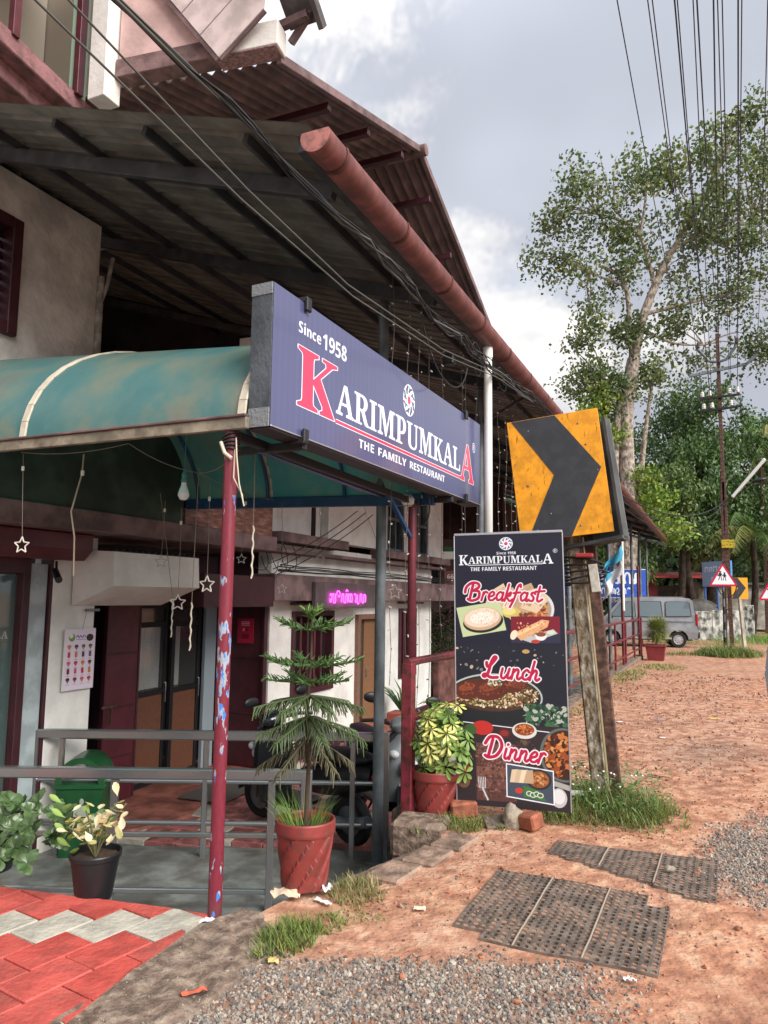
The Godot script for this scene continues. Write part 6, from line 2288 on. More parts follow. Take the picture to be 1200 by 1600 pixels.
func far_signs() -> void:
	var p := Paint.new(512, 444, C(236, 236, 240))
	walkers(p, 196, 300, 100, C(24, 24, 30))
	var tx := p.tex()
	triangle_sign(V(0.18, -0.12, -27.0), 2.16, deg_to_rad(6.0), "red bordered triangular sign with two walking children, on a banded post in weeds", tx)
	triangle_sign(V(1.66, -0.12, -27.8), 1.72, deg_to_rad(6.0), "second red triangular warning sign, cut by the right edge of the view", tx)
	var t := thing("chevron_sign", "small clean yellow and black chevron board on a short whitish post beyond the weeds", "road sign", V(0.80, -0.12, -30.6))
	var g := G.new()
	var bs := Basis(Vector3.UP, deg_to_rad(14.0))
	g.x = Transform3D(bs, V(0.72, 2.03, -30.5))
	g.box(V(0, 0, -0.01), V(0.62, 0.78, 0.02), 0.003)
	part(t, "board", g, mt("sign_yellow_clean", C(236, 160, 30), 0.5))
	g = G.new()
	var pl := PackedVector2Array()
	for q in [[0.05, 1.0], [0.45, 1.0], [0.90, 0.52], [0.45, 0.0], [0.05, 0.0], [0.45, 0.51]]:
		pl.append(Vector2((q[0] - 0.5) * 0.61, (q[1] - 0.5) * 0.77))
	g.prism(pl, Transform3D(bs, V(0.72, 2.03, -30.5) + bs.z * 0.001), 0.003)
	part(t, "chevron", g, MATS["sign_black"])
	g = G.new()
	g.bar(V(0.84, -0.2, -30.62), V(0.72, 1.9, -30.56), 0.11, 0.11, 0.01)
	part(t, "post", g, mt("pale_post", C(206, 196, 180), 0.85, {"tex": "blotch", "s": V(1, 0.5, 1)}))
	# blue two legged direction board
	t = thing("direction_board", "blue board on two blue legs behind the parked van, near the red roof", "road sign", V(-0.3, 0.0, -37.0))
	var p2 := Paint.new(600, 360, C(122, 142, 172))
	for q in [[60, 70, 90], [165, 70, 60], [240, 64, 110], [365, 70, 70], [450, 66, 90], [200, 220, 80], [290, 224, 60], [360, 220, 70]]:
		p2.rect(q[0], q[1], 16, 76, C(206, 214, 226))
		p2.rect(q[0], q[1], q[2] * 0.8, 16, C(206, 214, 226))
		p2.rect(q[0] + q[2] * 0.7, q[1], 14, 70, C(206, 214, 226))
	var b2 := Basis(Vector3.UP, deg_to_rad(-52.0))
	g = G.new()
	g.x = Transform3D(b2, V(0.0, 2.78, -37.4))
	g.quad(V(-0.95, -0.55, 0.052), V(0.95, -0.55, 0.052), V(0.95, 0.55, 0.052), V(-0.95, 0.55, 0.052))
	part(t, "printed_face", g, print_mat("direction_print", p2.tex()))
	g = G.new()
	g.x = Transform3D(b2, V(0.0, 2.78, -37.4))
	g.box(V(0, 0, 0), V(1.94, 1.14, 0.10), 0.01)
	part(t, "board", g, mt("board_blue", C(70, 132, 196), 0.5))
	for x in [-0.85, 0.0, 0.85]:
		g = G.new()
		g.x = Transform3D(b2, V(0.0, 2.78, -37.4))
		g.tube([V(x, -3.0, 0), V(x, -0.5, 0)], 0.045, 8)
		part(t, "leg", g, mt("leg_blue", C(48, 92, 160), 0.5))


func poles_and_wires() -> void:
	var iron: Material = MATS["rusty"]
	var o := V(0.30, -0.15, -29.6)
	var t := thing("electric_pole", "tall rusty twin-rail electric pole with cross arms and insulators", "electric pole", o)
	for s in [-1.0, 1.0]:
		var g := G.new()
		g.bar(o + V(0.11 * s, 0, 0), o + V(0.02 * s + 0.02, 6.4, 0), 0.10, 0.14, 0.01)
		part(t, "rail", g, iron)
	var g1 := G.new()
	g1.bar(o + V(0.02, 6.0, 0), o + V(0.02, 11.6, 0), 0.13, 0.14, 0.012)
	part(t, "mast", g1, iron)
	for y in [1.4, 2.6, 3.9, 5.2, 6.4, 7.6]:
		var g := G.new()
		g.box(o + V(0.01, y, 0), V(0.24 - 0.018 * y, 0.06, 0.16), 0.006)
		part(t, "clamp", g, iron)
	var arms := [[9.12, -0.66, 0.70, 0.08], [8.66, -0.62, 0.72, 0.10]]
	for a in arms:
		var g := G.new()
		g.bar(o + V(a[1], a[0], 0.12), o + V(a[2], a[0] + a[3], 0.12), 0.07, 0.08, 0.005)
		part(t, "cross_arm", g, MATS["dark"])
	var g2 := G.new()
	g2.bar(o + V(-1.0, 10.05, 0.12), o + V(0.95, 10.30, 0.12), 0.09, 0.10, 0.006)
	g2.bar(o + V(0.93, 10.28, 0.12), o + V(1.32, 10.62, 0.12), 0.09, 0.10, 0.006)
	part(t, "cross_arm", g2, MATS["grey_steel"])
	for s in [-1.0, 1.0]:
		var g := G.new()
		g.tube([o + V(0.05 * s, 10.5, 0.1), o + V(0.28 * s, 10.55, 0.1), o + V(0.62 * s, 11.0, 0.1), o + V(0.66 * s, 11.05, 0.1)], 0.055, 8)
		part(t, "horn", g, MATS["grey_steel"])
	var ins := mt("porcelain", C(206, 204, 196), 0.25)
	var insd := mt("brown_porcelain", C(60, 46, 42), 0.3)
	for q in [[-0.56, 9.2, 0], [-0.30, 9.22, 0], [0.36, 9.25, 0], [0.62, 9.27, 0], [-0.52, 8.74, 0], [-0.24, 8.76, 0], [0.40, 8.80, 0], [-0.64, 11.1, 1], [0.66, 11.12, 1], [0.02, 11.62, 1]]:
		var g := G.new()
		g.x.origin = o + V(q[0], q[1], 0.12)
		g.lathe([Vector2(0.025, 0), Vector2(0.07, 0.02), Vector2(0.06, 0.06), Vector2(0.075, 0.08), Vector2(0.055, 0.13), Vector2(0.065, 0.15), Vector2(0.04, 0.21), Vector2(0.0, 0.22)], 12)
		part(t, "insulator", g, insd if q[2] else ins)
	var g3 := G.new()   # loops of spare cable and a junction box low on the pole
	for k in 3:
		g3.tube(arc(o + V(0.02, 2.25, 0.14 + 0.02 * k), V(0.30, 0, 0), V(0, 0.40, 0), 0, TAU, 24), 0.022, 6)
	part(t, "cable_coil", g3, MATS["black_cable"])
	g3 = G.new()
	g3.box(o + V(0.1, 3.75, 0.14), V(0.42, 0.30, 0.03), 0.006)
	part(t, "yellow_plate", g3, mt("yellow_plate", C(196, 172, 40), 0.6, {"det": "rust", "ds": V(2, 2, 2)}))
	# street light: long white tube fitting tilted up over the road
	var s := thing("street_light", "white tube street light slanting up from the rusty pole", "street light", o + V(0.1, 5.4, 0.1))
	var g := G.new()
	g.bar(o + V(0.30, 5.42, 0.2), o + V(1.40, 6.72, 0.35), 0.16, 0.10, 0.02)
	part(s, "fitting", g, mt("lamp_white", C(222, 222, 218), 0.4))
	g = G.new()
	g.bar(o + V(0.02, 5.25, 0.1), o + V(0.34, 5.46, 0.2), 0.05, 0.05)
	part(s, "bracket", g, MATS["rusty"])
	g = G.new()
	g.tube(arc(o + V(0.55, 5.9, 0.15), V(0.45, 0.1, 0), V(0, 0.42, 0), 0.5, PI, 10), 0.012, 5)
	part(s, "lead", g, MATS["grey_cable"])
	s = thing("sodium_lamp", "dark oval street lamp head under the white tube light", "street light", o + V(1.2, 5.9, 0.3))
	g = G.new()
	g.ell(o + V(1.18, 5.98, 0.3), V(0.24, 0.09, 0.12), Basis(Vector3.BACK, 0.2))
	part(s, "head", g, MATS["black_plastic"])
	g = G.new()
	g.tube([o + V(0.1, 5.3, 0.1), o + V(0.6, 5.6, 0.2), o + V(1.0, 5.94, 0.3)], 0.02, 6)
	part(s, "arm", g, MATS["dark"])
	# the farther pole
	var o2 := V(2.35, -0.2, -45.0)
	var t2 := thing("electric_pole", "second rusty electric pole farther on at the right edge", "electric pole", o2)
	g = G.new()
	g.bar(o2, o2 + V(0.1, 9.0, 0), 0.18, 0.18, 0.01)
	part(t2, "mast", g, MATS["rusty"])
	for y in [6.8, 7.5]:
		g = G.new()
		g.bar(o2 + V(-0.8, y, 0.1), o2 + V(0.9, y + 0.05, 0.1), 0.08, 0.09)
		part(t2, "cross_arm", g, MATS["dark"])
	# overhead wires coming towards the viewer, each a thing
	var starts := [V(-0.96, 10.14, 0.12), V(-0.64, 11.3, 0.12), V(-0.56, 9.42, 0.12), V(-0.30, 9.44, 0.12), V(-0.30, 9.0, 0.1), V(-0.24, 8.98, 0.12), V(0.02, 11.8, 0.12), V(0.02, 9.9, 0.12), V(0.36, 9.47, 0.12), V(0.40, 9.0, 0.12), V(0.62, 9.47, 0.12), V(0.66, 11.3, 0.12), V(1.30, 10.66, 0.12)]
	var ends := [-0.84, -0.51, -0.46, -0.22, -0.19, -0.02, 0.02, 0.20, 0.24, 0.29, 0.46, 0.50, 0.77]
	for k in starts.size():
		var a: Vector3 = o + starts[k]
		var m := V(ends[k], 8.6, -8.75)
		var e := m + (m - a) * 1.15
		e.y = 10.2
		var pts := []
		for i in 15:   # a hanging curve through the three points
			var u := i / 14.0
			var tt := (m - a).length() / ((m - a).length() + (e - m).length())
			var l0 := (u - tt) * (u - 1.0) / (tt)
			var l1 := u * (u - 1.0) / (tt * (tt - 1.0))
			var l2 := u * (u - tt) / (1.0 - tt)
			pts.append(a * l0 + m * l1 + e * l2)
		g = G.new()
		g.tube(pts, 0.011 if k in [3, 6, 7, 10] else 0.008, 5)
		single("power_line", g, mt("wire", C(52, 46, 58), 0.5), ["first", "second", "third", "fourth", "fifth", "sixth", "seventh", "eighth", "ninth", "tenth", "eleventh", "twelfth", "last"][k] + " overhead wire from the left where they cross the top of the sky", "power line", "overhead power lines")
		if k in [1, 4, 7, 8]:
			g = G.new()
			g.box(pts[5], V(0.03, 0.05, 0.10), 0.008)
			part(get_child(get_child_count() - 1), "joint", g, MATS["dark"])
	for k in 5:
		g = G.new()
		g.tube(sag(o + V(-0.5 + 0.28 * k, 9.3, 0.1), o2 + V(-0.7 + 0.36 * k, 7.1, 0.1), 0.5, 8), 0.009, 5)
		single("power_line", g, MATS["wire"], "thin wire hanging between the two rusty electric poles", "power line", "wires between the two poles")
	for k in 3:
		g = G.new()
		g.tube(sag(V(-1.95, 3.85 - 0.10 * k, -16.0), o + V(0.05, 5.3 - 0.1 * k, 0.1), 0.55 + 0.14 * k, 12), 0.016 - 0.003 * k, 5)
		single("service_cable", g, MATS["black_cable"], ["uppermost", "middle", "lowest"][k] + " black service cable drooping from the red gutter to the rusty pole", "cable", "service cables to the pole")
	g = G.new()
	g.tube(sag(o + V(0.6, 8.5, 0.1), V(9.0, 10.6, -36.0), 0.3, 8), 0.009, 5)
	single("power_line", g, MATS["wire"], "thin single wire leaving the rusty pole towards the right edge", "power line")


func make_scooter(label: String, paint: Material, apron: Material, at: Vector3, yaw: float) -> Node3D:   # forward is +x
	var t := thing("scooter", label, "scooter", at)
	t.rotation.y = yaw
	t.rotation.x = deg_to_rad(-6.0)
	var blk: Material = MATS["black_plastic"]
	for x in [-0.62, 0.62]:
		var w := Node3D.new()
		w.name = "wheel"
		t.add_child(w, true)
		w.position = V(x, 0.23, 0)
		w.rotation.x = PI / 2
		var g := G.new()
		g.lathe([Vector2(0.13, -0.04), Vector2(0.20, -0.05), Vector2(0.23, 0), Vector2(0.20, 0.05), Vector2(0.13, 0.04)], 24)
		part(w, "tyre", g, MATS["tyre"], true)
		g = G.new()
		g.lathe([Vector2(0.0, -0.035), Vector2(0.13, -0.035), Vector2(0.13, 0.035), Vector2(0.0, 0.035)], 20)
		part(w, "rim", g, MATS["grey_steel"], true)
	var g := G.new()   # tail body
	var f := func(u: float, v: float) -> Vector3:
		var x := lerpf(-0.95, -0.02, u)
		var a := v * TAU
		var wd := 0.06 + 0.10 * sin(PI * clampf(u * 0.8 + 0.15, 0, 1))
		var hh := 0.13 + 0.07 * sin(PI * u)
		return V(x, 0.60 - 0.10 * u + 0.06 * (1.0 - u) + hh * sin(a) * 0.8, wd * cos(a))
	g.surf(14, 16, f, Vector3.UP)
	part(t, "tail_body", g, paint, true)
	g = G.new()
	g.ell(V(-0.52, 0.78, 0), V(0.42, 0.075, 0.145), Basis(Vector3.BACK, -0.05))
	g.ell(V(-0.22, 0.76, 0), V(0.22, 0.07, 0.14))
	part(t, "seat", g, mt("seat", C(24, 24, 27), 0.55, {"nrm": "n_fine", "s": V(4, 4, 4), "nk": 0.3}), true)
	g = G.new()
	g.box(V(0.18, 0.27, 0), V(0.55, 0.06, 0.30), 0.02)
	part(t, "floorboard", g, blk, true)
	g = G.new()   # leg shield, widest at the middle, narrowing up
	g.prism(PackedVector2Array([Vector2(-0.17, 0.24), Vector2(0.17, 0.24), Vector2(0.24, 0.60), Vector2(0.20, 0.84), Vector2(0.09, 0.95), Vector2(-0.09, 0.95), Vector2(-0.20, 0.84), Vector2(-0.24, 0.60)]), Transform3D(Basis(Vector3.UP, PI / 2) * Basis(Vector3.RIGHT, 0.0), V(0.36, 0, 0)), 0.06)
	part(t, "leg_shield", g, blk, true)
	g = G.new()
	var fa := func(u: float, v: float) -> Vector3:
		var y := lerpf(0.34, 0.93, v)
		var wd := lerpf(0.13, 0.21, sin(PI * clampf(v * 0.8 + 0.1, 0.0, 1.0))) * (1.0 - 0.45 * smoothstep(0.75, 1.0, v))
		return V(0.43 + 0.17 * cos((u - 0.5) * PI) * (0.55 + 0.45 * sin(PI * v)) - 0.06 * v, y, wd * sin((u - 0.5) * PI))
	g.surf(14, 14, fa, Vector3.RIGHT)
	part(t, "apron", g, apron, true)
	g = G.new()
	g.ell(V(0.60, 0.66, 0), V(0.06, 0.08, 0.10))
	part(t, "headlight", g, MATS["lamp_glass"], true)
	for s in [-1.0, 1.0]:
		g = G.new()
		g.ell(V(0.53, 0.76, s * 0.14), V(0.05, 0.04, 0.05))
		part(t, "indicator", g, MATS["lamp_glass"], true)
	g = G.new()   # front mudguard
	var fm := func(u: float, v: float) -> Vector3:
		var a := lerpf(0.1, 2.7, u)
		return V(0.62 + 0.27 * cos(a), 0.23 + 0.27 * sin(a), 0.075 * sin((v - 0.5) * 2.6))
	g.surf(12, 6, fm, Vector3.UP)
	part(t, "mudguard", g, paint, true)
	g = G.new()
	for s in [-1.0, 1.0]:
		g.tube([V(0.45, 0.75, s * 0.05), V(0.60, 0.35, s * 0.07), V(0.62, 0.23, s * 0.07)], 0.018, 8)
	part(t, "fork", g, MATS["grey_steel"], true)
	g = G.new()
	g.ell(V(0.38, 1.0, 0), V(0.11, 0.09, 0.15))
	part(t, "handlebar_cover", g, apron, true)
	for s in [-1.0, 1.0]:
		g = G.new()
		g.tube([V(0.34, 1.0, s * 0.10), V(0.26, 1.02, s * 0.24), V(0.20, 1.0, s * 0.36)], 0.017, 8)
		part(t, "handle", g, blk, true)
		g = G.new()
		g.tube([V(0.27, 1.03, s * 0.22), V(0.30, 1.14, s * 0.28), V(0.30, 1.20, s * 0.30)], 0.007, 6)
		g.ell(V(0.30, 1.23, s * 0.32), V(0.02, 0.05, 0.085))
		part(t, "mirror", g, blk, true)
	g = G.new()
	g.box(V(-0.5, 0.28, 0.05), V(0.42, 0.18, 0.16), 0.04)
	g.tube([V(-0.3, 0.22, -0.13), V(-0.75, 0.26, -0.15), V(-0.95, 0.32, -0.15)], 0.05, 10)
	part(t, "engine", g, MATS["grey_steel"], true)
	g = G.new()
	g.ell(V(-0.95, 0.66, 0), V(0.03, 0.05, 0.08))
	part(t, "tail_light", g, MATS["tail_red"], true)
	g = G.new()
	g.tube([V(0.05, 0.25, 0.10), V(-0.02, 0.02, 0.16)], 0.012, 6)
	part(t, "stand", g, MATS["dark"], true)
	return t


func scooters() -> void:
	var ink := mt("ink_paint", C(28, 32, 42), 0.2, {"coat": 0.8})
	var grey := mt("grey_paint", C(150, 154, 158), 0.3, {"metal": 0.4, "coat": 0.5})
	make_scooter("dark scooter with grey apron behind the grey column, headlight towards the kerb", ink, grey, V(-3.08, -0.64, -6.85), deg_to_rad(-44.0))
	make_scooter("black scooter with a dark helmet on it, behind the potted pine", MATS["black_plastic"], ink, V(-3.62, -0.64, -6.40), deg_to_rad(163.0))
	var h := thing("helmet", "glossy dark grey helmet resting on the black scooter", "helmet", V(-3.50, 0.30, -6.30))
	var g := G.new()
	g.ell(V(-3.50, 0.30, -6.30), V(0.14, 0.14, 0.135), Basis.IDENTITY, 12, 18)
	part(h, "shell", g, mt("helmet", C(52, 56, 64), 0.15, {"coat": 0.8}))
	g = G.new()
	g.ell(V(-3.48, 0.26, -6.26), V(0.135, 0.08, 0.125), Basis.IDENTITY, 10, 16)
	part(h, "visor", g, mt("visor", C(150, 154, 160), 0.06, {"metal": 0.7}))


func blade(g: G, o: Vector3, d: Vector3, bend: Vector3, l: float, w: float) -> void:   # one grass or strap leaf
	var s := d.cross(Vector3.UP if absf(d.y) < 0.9 else Vector3.RIGHT).normalized() * w / 2
	var m := o + d * l * 0.55 + bend * 0.25
	var e := o + d * l + bend
	g.tri(o - s, o + s, m + s * 0.8)
	g.tri(o - s, m + s * 0.8, m - s * 0.8)
	g.tri(m - s * 0.8, m + s * 0.8, e)


func leaf(g: G, o: Vector3, d: Vector3, up: Vector3, l: float, w: float, fold := 0.2, tip := 0.0) -> void:   # a broad leaf folded along its midrib
	var s := d.cross(up).normalized()
	var n := s.cross(d)
	var a := o + d * l * 0.35
	var b := o + d * l * 0.72 - n * l * tip * 0.3
	var e := o + d * l - n * l * tip
	for k in [-1.0, 1.0]:
		var a1: Vector3 = a + s * k * w * 0.48 + n * w * fold
		var b1: Vector3 = b + s * k * w * 0.40 + n * w * fold
		if k > 0:
			g.tri(o, a1, a)
			g.tri(a, a1, b1)
			g.tri(a, b1, b)
			g.tri(b, b1, e)
		else:
			g.tri(o, a, a1)
			g.tri(a, b1, a1)
			g.tri(a, b, b1)
			g.tri(b, e, b1)


func round_leaf(g: G, o: Vector3, d: Vector3, up: Vector3, l: float, w: float, cup := 0.15) -> void:   # a blunt spoon-shaped leaf, widest past the middle
	var s := d.cross(up).normalized()
	var n := s.cross(d)
	var last := [o, o, o]
	for i in range(1, 6):
		var t := i / 5.0
		var hw := w * 0.5 * sin(PI * pow(t * 0.93, 1.5))
		var c := o + d * l * t + n * l * cup * (t - t * t * 1.6)
		var row := [c - s * hw + n * hw * 0.25, c, c + s * hw + n * hw * 0.25]
		for k in 2:
			g.tri(last[k], last[k + 1], row[k + 1])
			g.tri(last[k], row[k + 1], row[k])
		last = row


func pot(par: Node3D, o: Vector3, r0: float, r1: float, h: float, m: Material, spiral: bool) -> void:
	var g := G.new()
	g.x.origin = o
	if spiral:
		var f := func(u: float, v: float) -> Vector3:
			var a := u * TAU
			var r := lerpf(r0, r1 * 0.93, v)
			r += 0.011 * (smoothstep(0.0, 0.85, fposmod(a * 9.0 / TAU + v * 1.9, 1.0)) - 0.5)
			return V(r * cos(a), v * h * 0.80, r * sin(a))
		g.surf(162, 26, f, Vector3.ZERO)
		g.lathe([Vector2(r1 * 0.93, h * 0.80), Vector2(r1 * 0.985, h * 0.805), Vector2(r1 * 1.0, h * 0.84), Vector2(r1 * 1.0, h * 0.98), Vector2(r1 * 0.98, h), Vector2(r1 * 0.93, h), Vector2(r1 * 0.90, h * 0.97), Vector2(r1 * 0.86, h * 0.86)], 48)
	else:
		g.lathe([Vector2(0, 0), Vector2(r0, 0), Vector2(lerpf(r0, r1, 0.86), h * 0.86), Vector2(r1 * 1.02, h * 0.88), Vector2(r1 * 1.04, h * 0.97), Vector2(r1 * 1.02, h), Vector2(r1 * 0.96, h), Vector2(r1 * 0.92, h * 0.84)], 40)
	part(par, "pot", g, m)
	g = G.new()
	g.x.origin = o
	var fs := func(u: float, v: float) -> Vector3:
		var a := u * TAU
		return V(r1 * 0.91 * v * cos(a), h * 0.87 + 0.015 * NOISE.get_noise_2d(cos(a) * v * 6.0, sin(a) * v * 6.0), r1 * 0.91 * v * sin(a))
	g.surf(20, 5, fs)
	part(par, "potting_soil", g, mt("potting_soil", C(84, 64, 52), 0.95, {"tex": "grain", "s": V(4, 4, 4)}))


func potted_plants() -> void:
	var green := mt("plant_leaf", Color.WHITE, 0.45, {"vc": true, "back": C(110, 150, 50)})
	var terra := mt("terracotta_plastic", C(146, 58, 54), 0.5, {"tex": "soft", "s": V(2, 2, 2), "det": "dirt", "ds": V(2.2, 2.2, 2.2)})
	# Norfolk pine in a swirled red pot
	var o := V(-2.07, 0.02, -3.66)
	var t := thing("potted_pine", "young tiered pine in a red swirl-fluted pot by the railing end", "potted plant", o)
	pot(t, o, 0.115, 0.162, 0.345, terra, true)
	var g := G.new()
	g.tube([o + V(0, 0.28, 0), o + V(0.012, 0.6, 0.0), o + V(0.0, 0.9, 0.01), o + V(0.012, 1.20, 0.0), o + V(0.012, 1.40, 0.0)], [0.013, 0.012, 0.011, 0.008, 0.004], 8)
	part(t, "stem", g, mt("pine_stem", C(88, 70, 56), 0.9, {"tex": "grain", "s": V(6, 6, 6), "nrm": "n_rough", "nk": 0.5}))
	for w in [[1.405, 0.05, 4, 0.9, 0], [1.345, 0.235, 5, 0.06, 1], [1.155, 0.27, 6, -0.04, 1], [1.07, 0.26, 5, -0.10, 1], [0.99, 0.29, 7, -0.14, 2], [0.88, 0.30, 7, -0.30, 2], [0.78, 0.27, 5, -0.6, 3]]:
		for k in w[2]:
			var a: float = TAU * k / w[2] + w[0] * 7.0
			var out := V(cos(a), 0, sin(a))
			var len: float = w[1] * R.randf_range(0.88, 1.1)
			var b := [o + V(0.01, w[0], 0)]
			for i in range(1, 8):
				var s := i / 7.0
				b.append(o + V(0.01, w[0], 0) + out * len * s + Vector3.UP * len * (w[3] * s + (0.16 if w[4] < 2 else -0.05) * s * s))
			g = G.new()
			var tone: Color = [lin(100, 132, 64), lin(76, 106, 56), lin(76, 92, 56), lin(84, 80, 56)][w[4]]
			tone = tone * R.randf_range(0.85, 1.15)
			g.col = tone
			g.tube(b, [0.007, 0.0068, 0.0066, 0.0064, 0.006, 0.006, 0.0055, 0.004], 6)
			var n := int(len * 48) + 3
			for i in n:
				var s := 0.12 + 0.88 * i / n
				var fi := s * 7.0
				var k0 := mini(int(fi), 6)
				var p: Vector3 = b[k0].lerp(b[k0 + 1], fi - k0)
				var d: Vector3 = (b[k0 + 1] - b[k0]).normalized()
				var side := d.cross(Vector3.UP).normalized()
				for sg in [-1.0, 1.0]:
					var l := (0.058 if w[4] < 2 else 0.085) * (1.0 - 0.55 * s) * R.randf_range(0.7, 1.2) + 0.018
					var e: Vector3 = p + (side * sg * R.randf_range(0.3, 0.8) + d * R.randf_range(0.4, 0.8) + Vector3.UP * (R.randf_range(-0.35, 0.55) if w[4] < 2 else R.randf_range(-1.1, -0.2))).normalized() * l
					var mid: Vector3 = p.lerp(e, 0.5) + Vector3.UP * 0.008
					g.col = (tone * 0.75).lerp(tone * 1.35, s) * R.randf_range(0.75, 1.2)
					g.tube([p, mid, e + (Vector3.DOWN * R.randf_range(0.0, 0.03) if w[4] > 1 else Vector3.UP * R.randf_range(0.0, 0.014))], [0.0028, 0.0042, 0.0018], 5, false)
			part(t, "branch", g, green)
	g = G.new()
	for i in 120:
		var a := R.randf() * TAU
		var q := o + V(cos(a), 0, sin(a)) * R.randf_range(0.03, 0.14) + V(0, 0.29, 0)
		g.col = lin(110, 142, 66) * R.randf_range(0.7, 1.3)
		var d := V(cos(a) * 0.5 + R.randf_range(-0.3, 0.3), 1.3, sin(a) * 0.5 + R.randf_range(-0.3, 0.3)).normalized()
		blade(g, q, d, V(cos(a), -0.5, sin(a)) * R.randf_range(0.0, 0.06), R.randf_range(0.06, 0.26), 0.005)
	part(t, "grass_tuft", g, green)
	# variegated umbrella plant
	o = V(-1.93, -0.02, -5.32)
	t = thing("potted_umbrella_plant", "bushy yellow and green variegated plant in a red pot beside the menu banner", "potted plant", o)
	pot(t, o, 0.13, 0.185, 0.33, terra, true)
	for k in 9:
		g = G.new()
		var a := TAU * k / 9.0
		g.tube([o + V(0, 0.26, 0), o + V(cos(a) * 0.09, 0.45, sin(a) * 0.09), o + V(cos(a) * 0.2, 0.56 + 0.2 * R.randf(), sin(a) * 0.2)], 0.007, 6)
		part(t, "stem", g, mt("green_stem", C(110, 104, 70), 0.8))
	for k in 110:
		var c := o + V(clampf(R.randfn(), -1.7, 1.7) * 0.14 + 0.03, 0.57 + clampf(R.randfn(), -1.8, 2.0) * 0.12, clampf(R.randfn(), -1.7, 1.7) * 0.14)
		g = G.new()
		var up := (c - o - V(0, 0.4, 0)).normalized() + V(0, 0.45, 0.35)
		up = up.normalized()
		var sx := up.cross(V(0.3, 0.2, 1)).normalized()
		var sy := sx.cross(up)
		var yellow := R.randf() < 0.52
		for i in 7:
			var a := TAU * i / 7.0 + R.randf_range(-0.15, 0.15)
			var d := (sx * cos(a) + sy * sin(a) - up * 0.55).normalized()
			var base := lin(112, 142, 66)
			g.col = base * R.randf_range(0.85, 1.12)
			round_leaf(g, c + d * 0.008, d, up, R.randf_range(0.06, 0.09), 0.030, -0.25)
			if yellow:
				g.col = lin(226, 214, 130) * R.randf_range(0.9, 1.08)
				round_leaf(g, c + d * 0.009 + up * 0.0018, d, up, R.randf_range(0.058, 0.078), 0.022, -0.24)
		part(t, "leaf_cluster", g, green)
	# croton in a black pot
	o = V(-3.02, -0.02, -3.13)
	t = thing("potted_croton", "sparse cream and green variegated plant in a black pot on the red paving", "potted plant", o)
	pot(t, o, 0.09, 0.128, 0.235, MATS["black_plastic"], false)
	for k in 7:
		g = G.new()
		var a := TAU * k / 7.0 + 0.4
		var e := o + V(cos(a) * 0.15, 0.34 + 0.14 * R.randf(), sin(a) * 0.13)
		g.tube([o + V(0, 0.2, 0), (o + e) / 2 + V(0, 0.14, 0), e], 0.005, 6)
		part(t, "stem", g, MATS["green_stem"])
		for i in 9:
			var s := 0.45 + 0.6 * i / 9.0
			var c := (o + V(0, 0.2, 0)).lerp(e, s) + V(R.randf_range(-0.05, 0.05), R.randf_range(-0.02, 0.05), R.randf_range(-0.05, 0.05))
			g = G.new()
			g.col = [lin(222, 206, 170), lin(214, 196, 150), lin(196, 186, 126), lin(120, 146, 70), lin(200, 160, 116)][R.randi() % 5]
			var d := V(R.randf_range(-1, 1), R.randf_range(-0.7, 0.6), R.randf_range(-1, 1)).normalized()
			round_leaf(g, c, d, V(0, 1, 0.3), R.randf_range(0.05, 0.085), 0.038, -0.2)
			part(t, "leaf", g, green)
	for i in 8:   # one fresher green shoot
		g = G.new()
		var c := o + V(-0.10 - 0.012 * i, 0.22 + 0.035 * i, 0.06)
		g.col = lin(150, 176, 96) * R.randf_range(0.85, 1.15)
		round_leaf(g, c, V(-0.6 if i % 2 else 0.5, 0.3, 0.3).normalized(), V(0, 1, 0.2), 0.085, 0.05, -0.2)
		part(t, "leaf", g, green)
	# glossy jade-like shrub at the left edge
	o = V(-3.86, -0.02, -3.18)
	t = thing("jade_shrub", "dark green shrub of glossy leaf rosettes in a dark pot at the left edge", "potted plant", o)
	pot(t, o, 0.12, 0.15, 0.22, mt("dark_pot", C(52, 54, 58), 0.5), false)
	for k in 46:
		var c := o + V(0.17 + R.randfn() * 0.15, 0.20 + R.randfn() * 0.085, 0.03 + R.randfn() * 0.12)
		g = G.new()
		var up := (V(R.randf_range(-0.5, 0.7), 0.6, R.randf_range(0, 0.8))).normalized()
		var sx := up.cross(Vector3.RIGHT).normalized()
		var sy := sx.cross(up)
		for i in 9:
			var a: float = TAU * i / 9.0 * 1.618 * 2.0
			var d := (sx * cos(a) + sy * sin(a) + up * (0.1 + 0.05 * i)).normalized()
			g.col = lin(78, 100, 62) * R.randf_range(0.75, 1.25)
			round_leaf(g, c, d, up, 0.082 - 0.004 * i, 0.050)
		part(t, "leaf_rosette", g, mt("jade_leaf", Color.WHITE, 0.3, {"vc": true, "back": C(40, 60, 20)}))
	o = V(-5.16, -0.415, -4.40)
	t = thing("white_potted_plant", "white pot with broad green leaves behind the stainless railing", "potted plant", o)
	pot(t, o, 0.10, 0.14, 0.26, MATS["pvc_white"], false)
	for k in 16:
		g = G.new()
		var a := TAU * k / 16.0
		g.col = lin(84, 118, 60) * R.randf_range(0.7, 1.2)
		round_leaf(g, o + V(0, 0.24, 0) + V(cos(a), 0, sin(a)) * 0.05, V(cos(a), R.randf_range(0.4, 1.4), sin(a)).normalized(), V(0, 1, 0.1), 0.14, 0.06, -0.2)
		part(t, "leaf", g, green)
	# small terracotta pot by the far wall
	o = V(-4.95, -0.62, -11.9)
	t = thing("terracotta_pot", "small terracotta trough with a few strap leaves against the white wall", "potted plant", o)
	g = G.new()
	g.box(o + V(0, 0.13, 0), V(0.36, 0.26, 0.36), 0.02)
	part(t, "trough", g, mt("terra_far", C(150, 78, 62), 0.7))
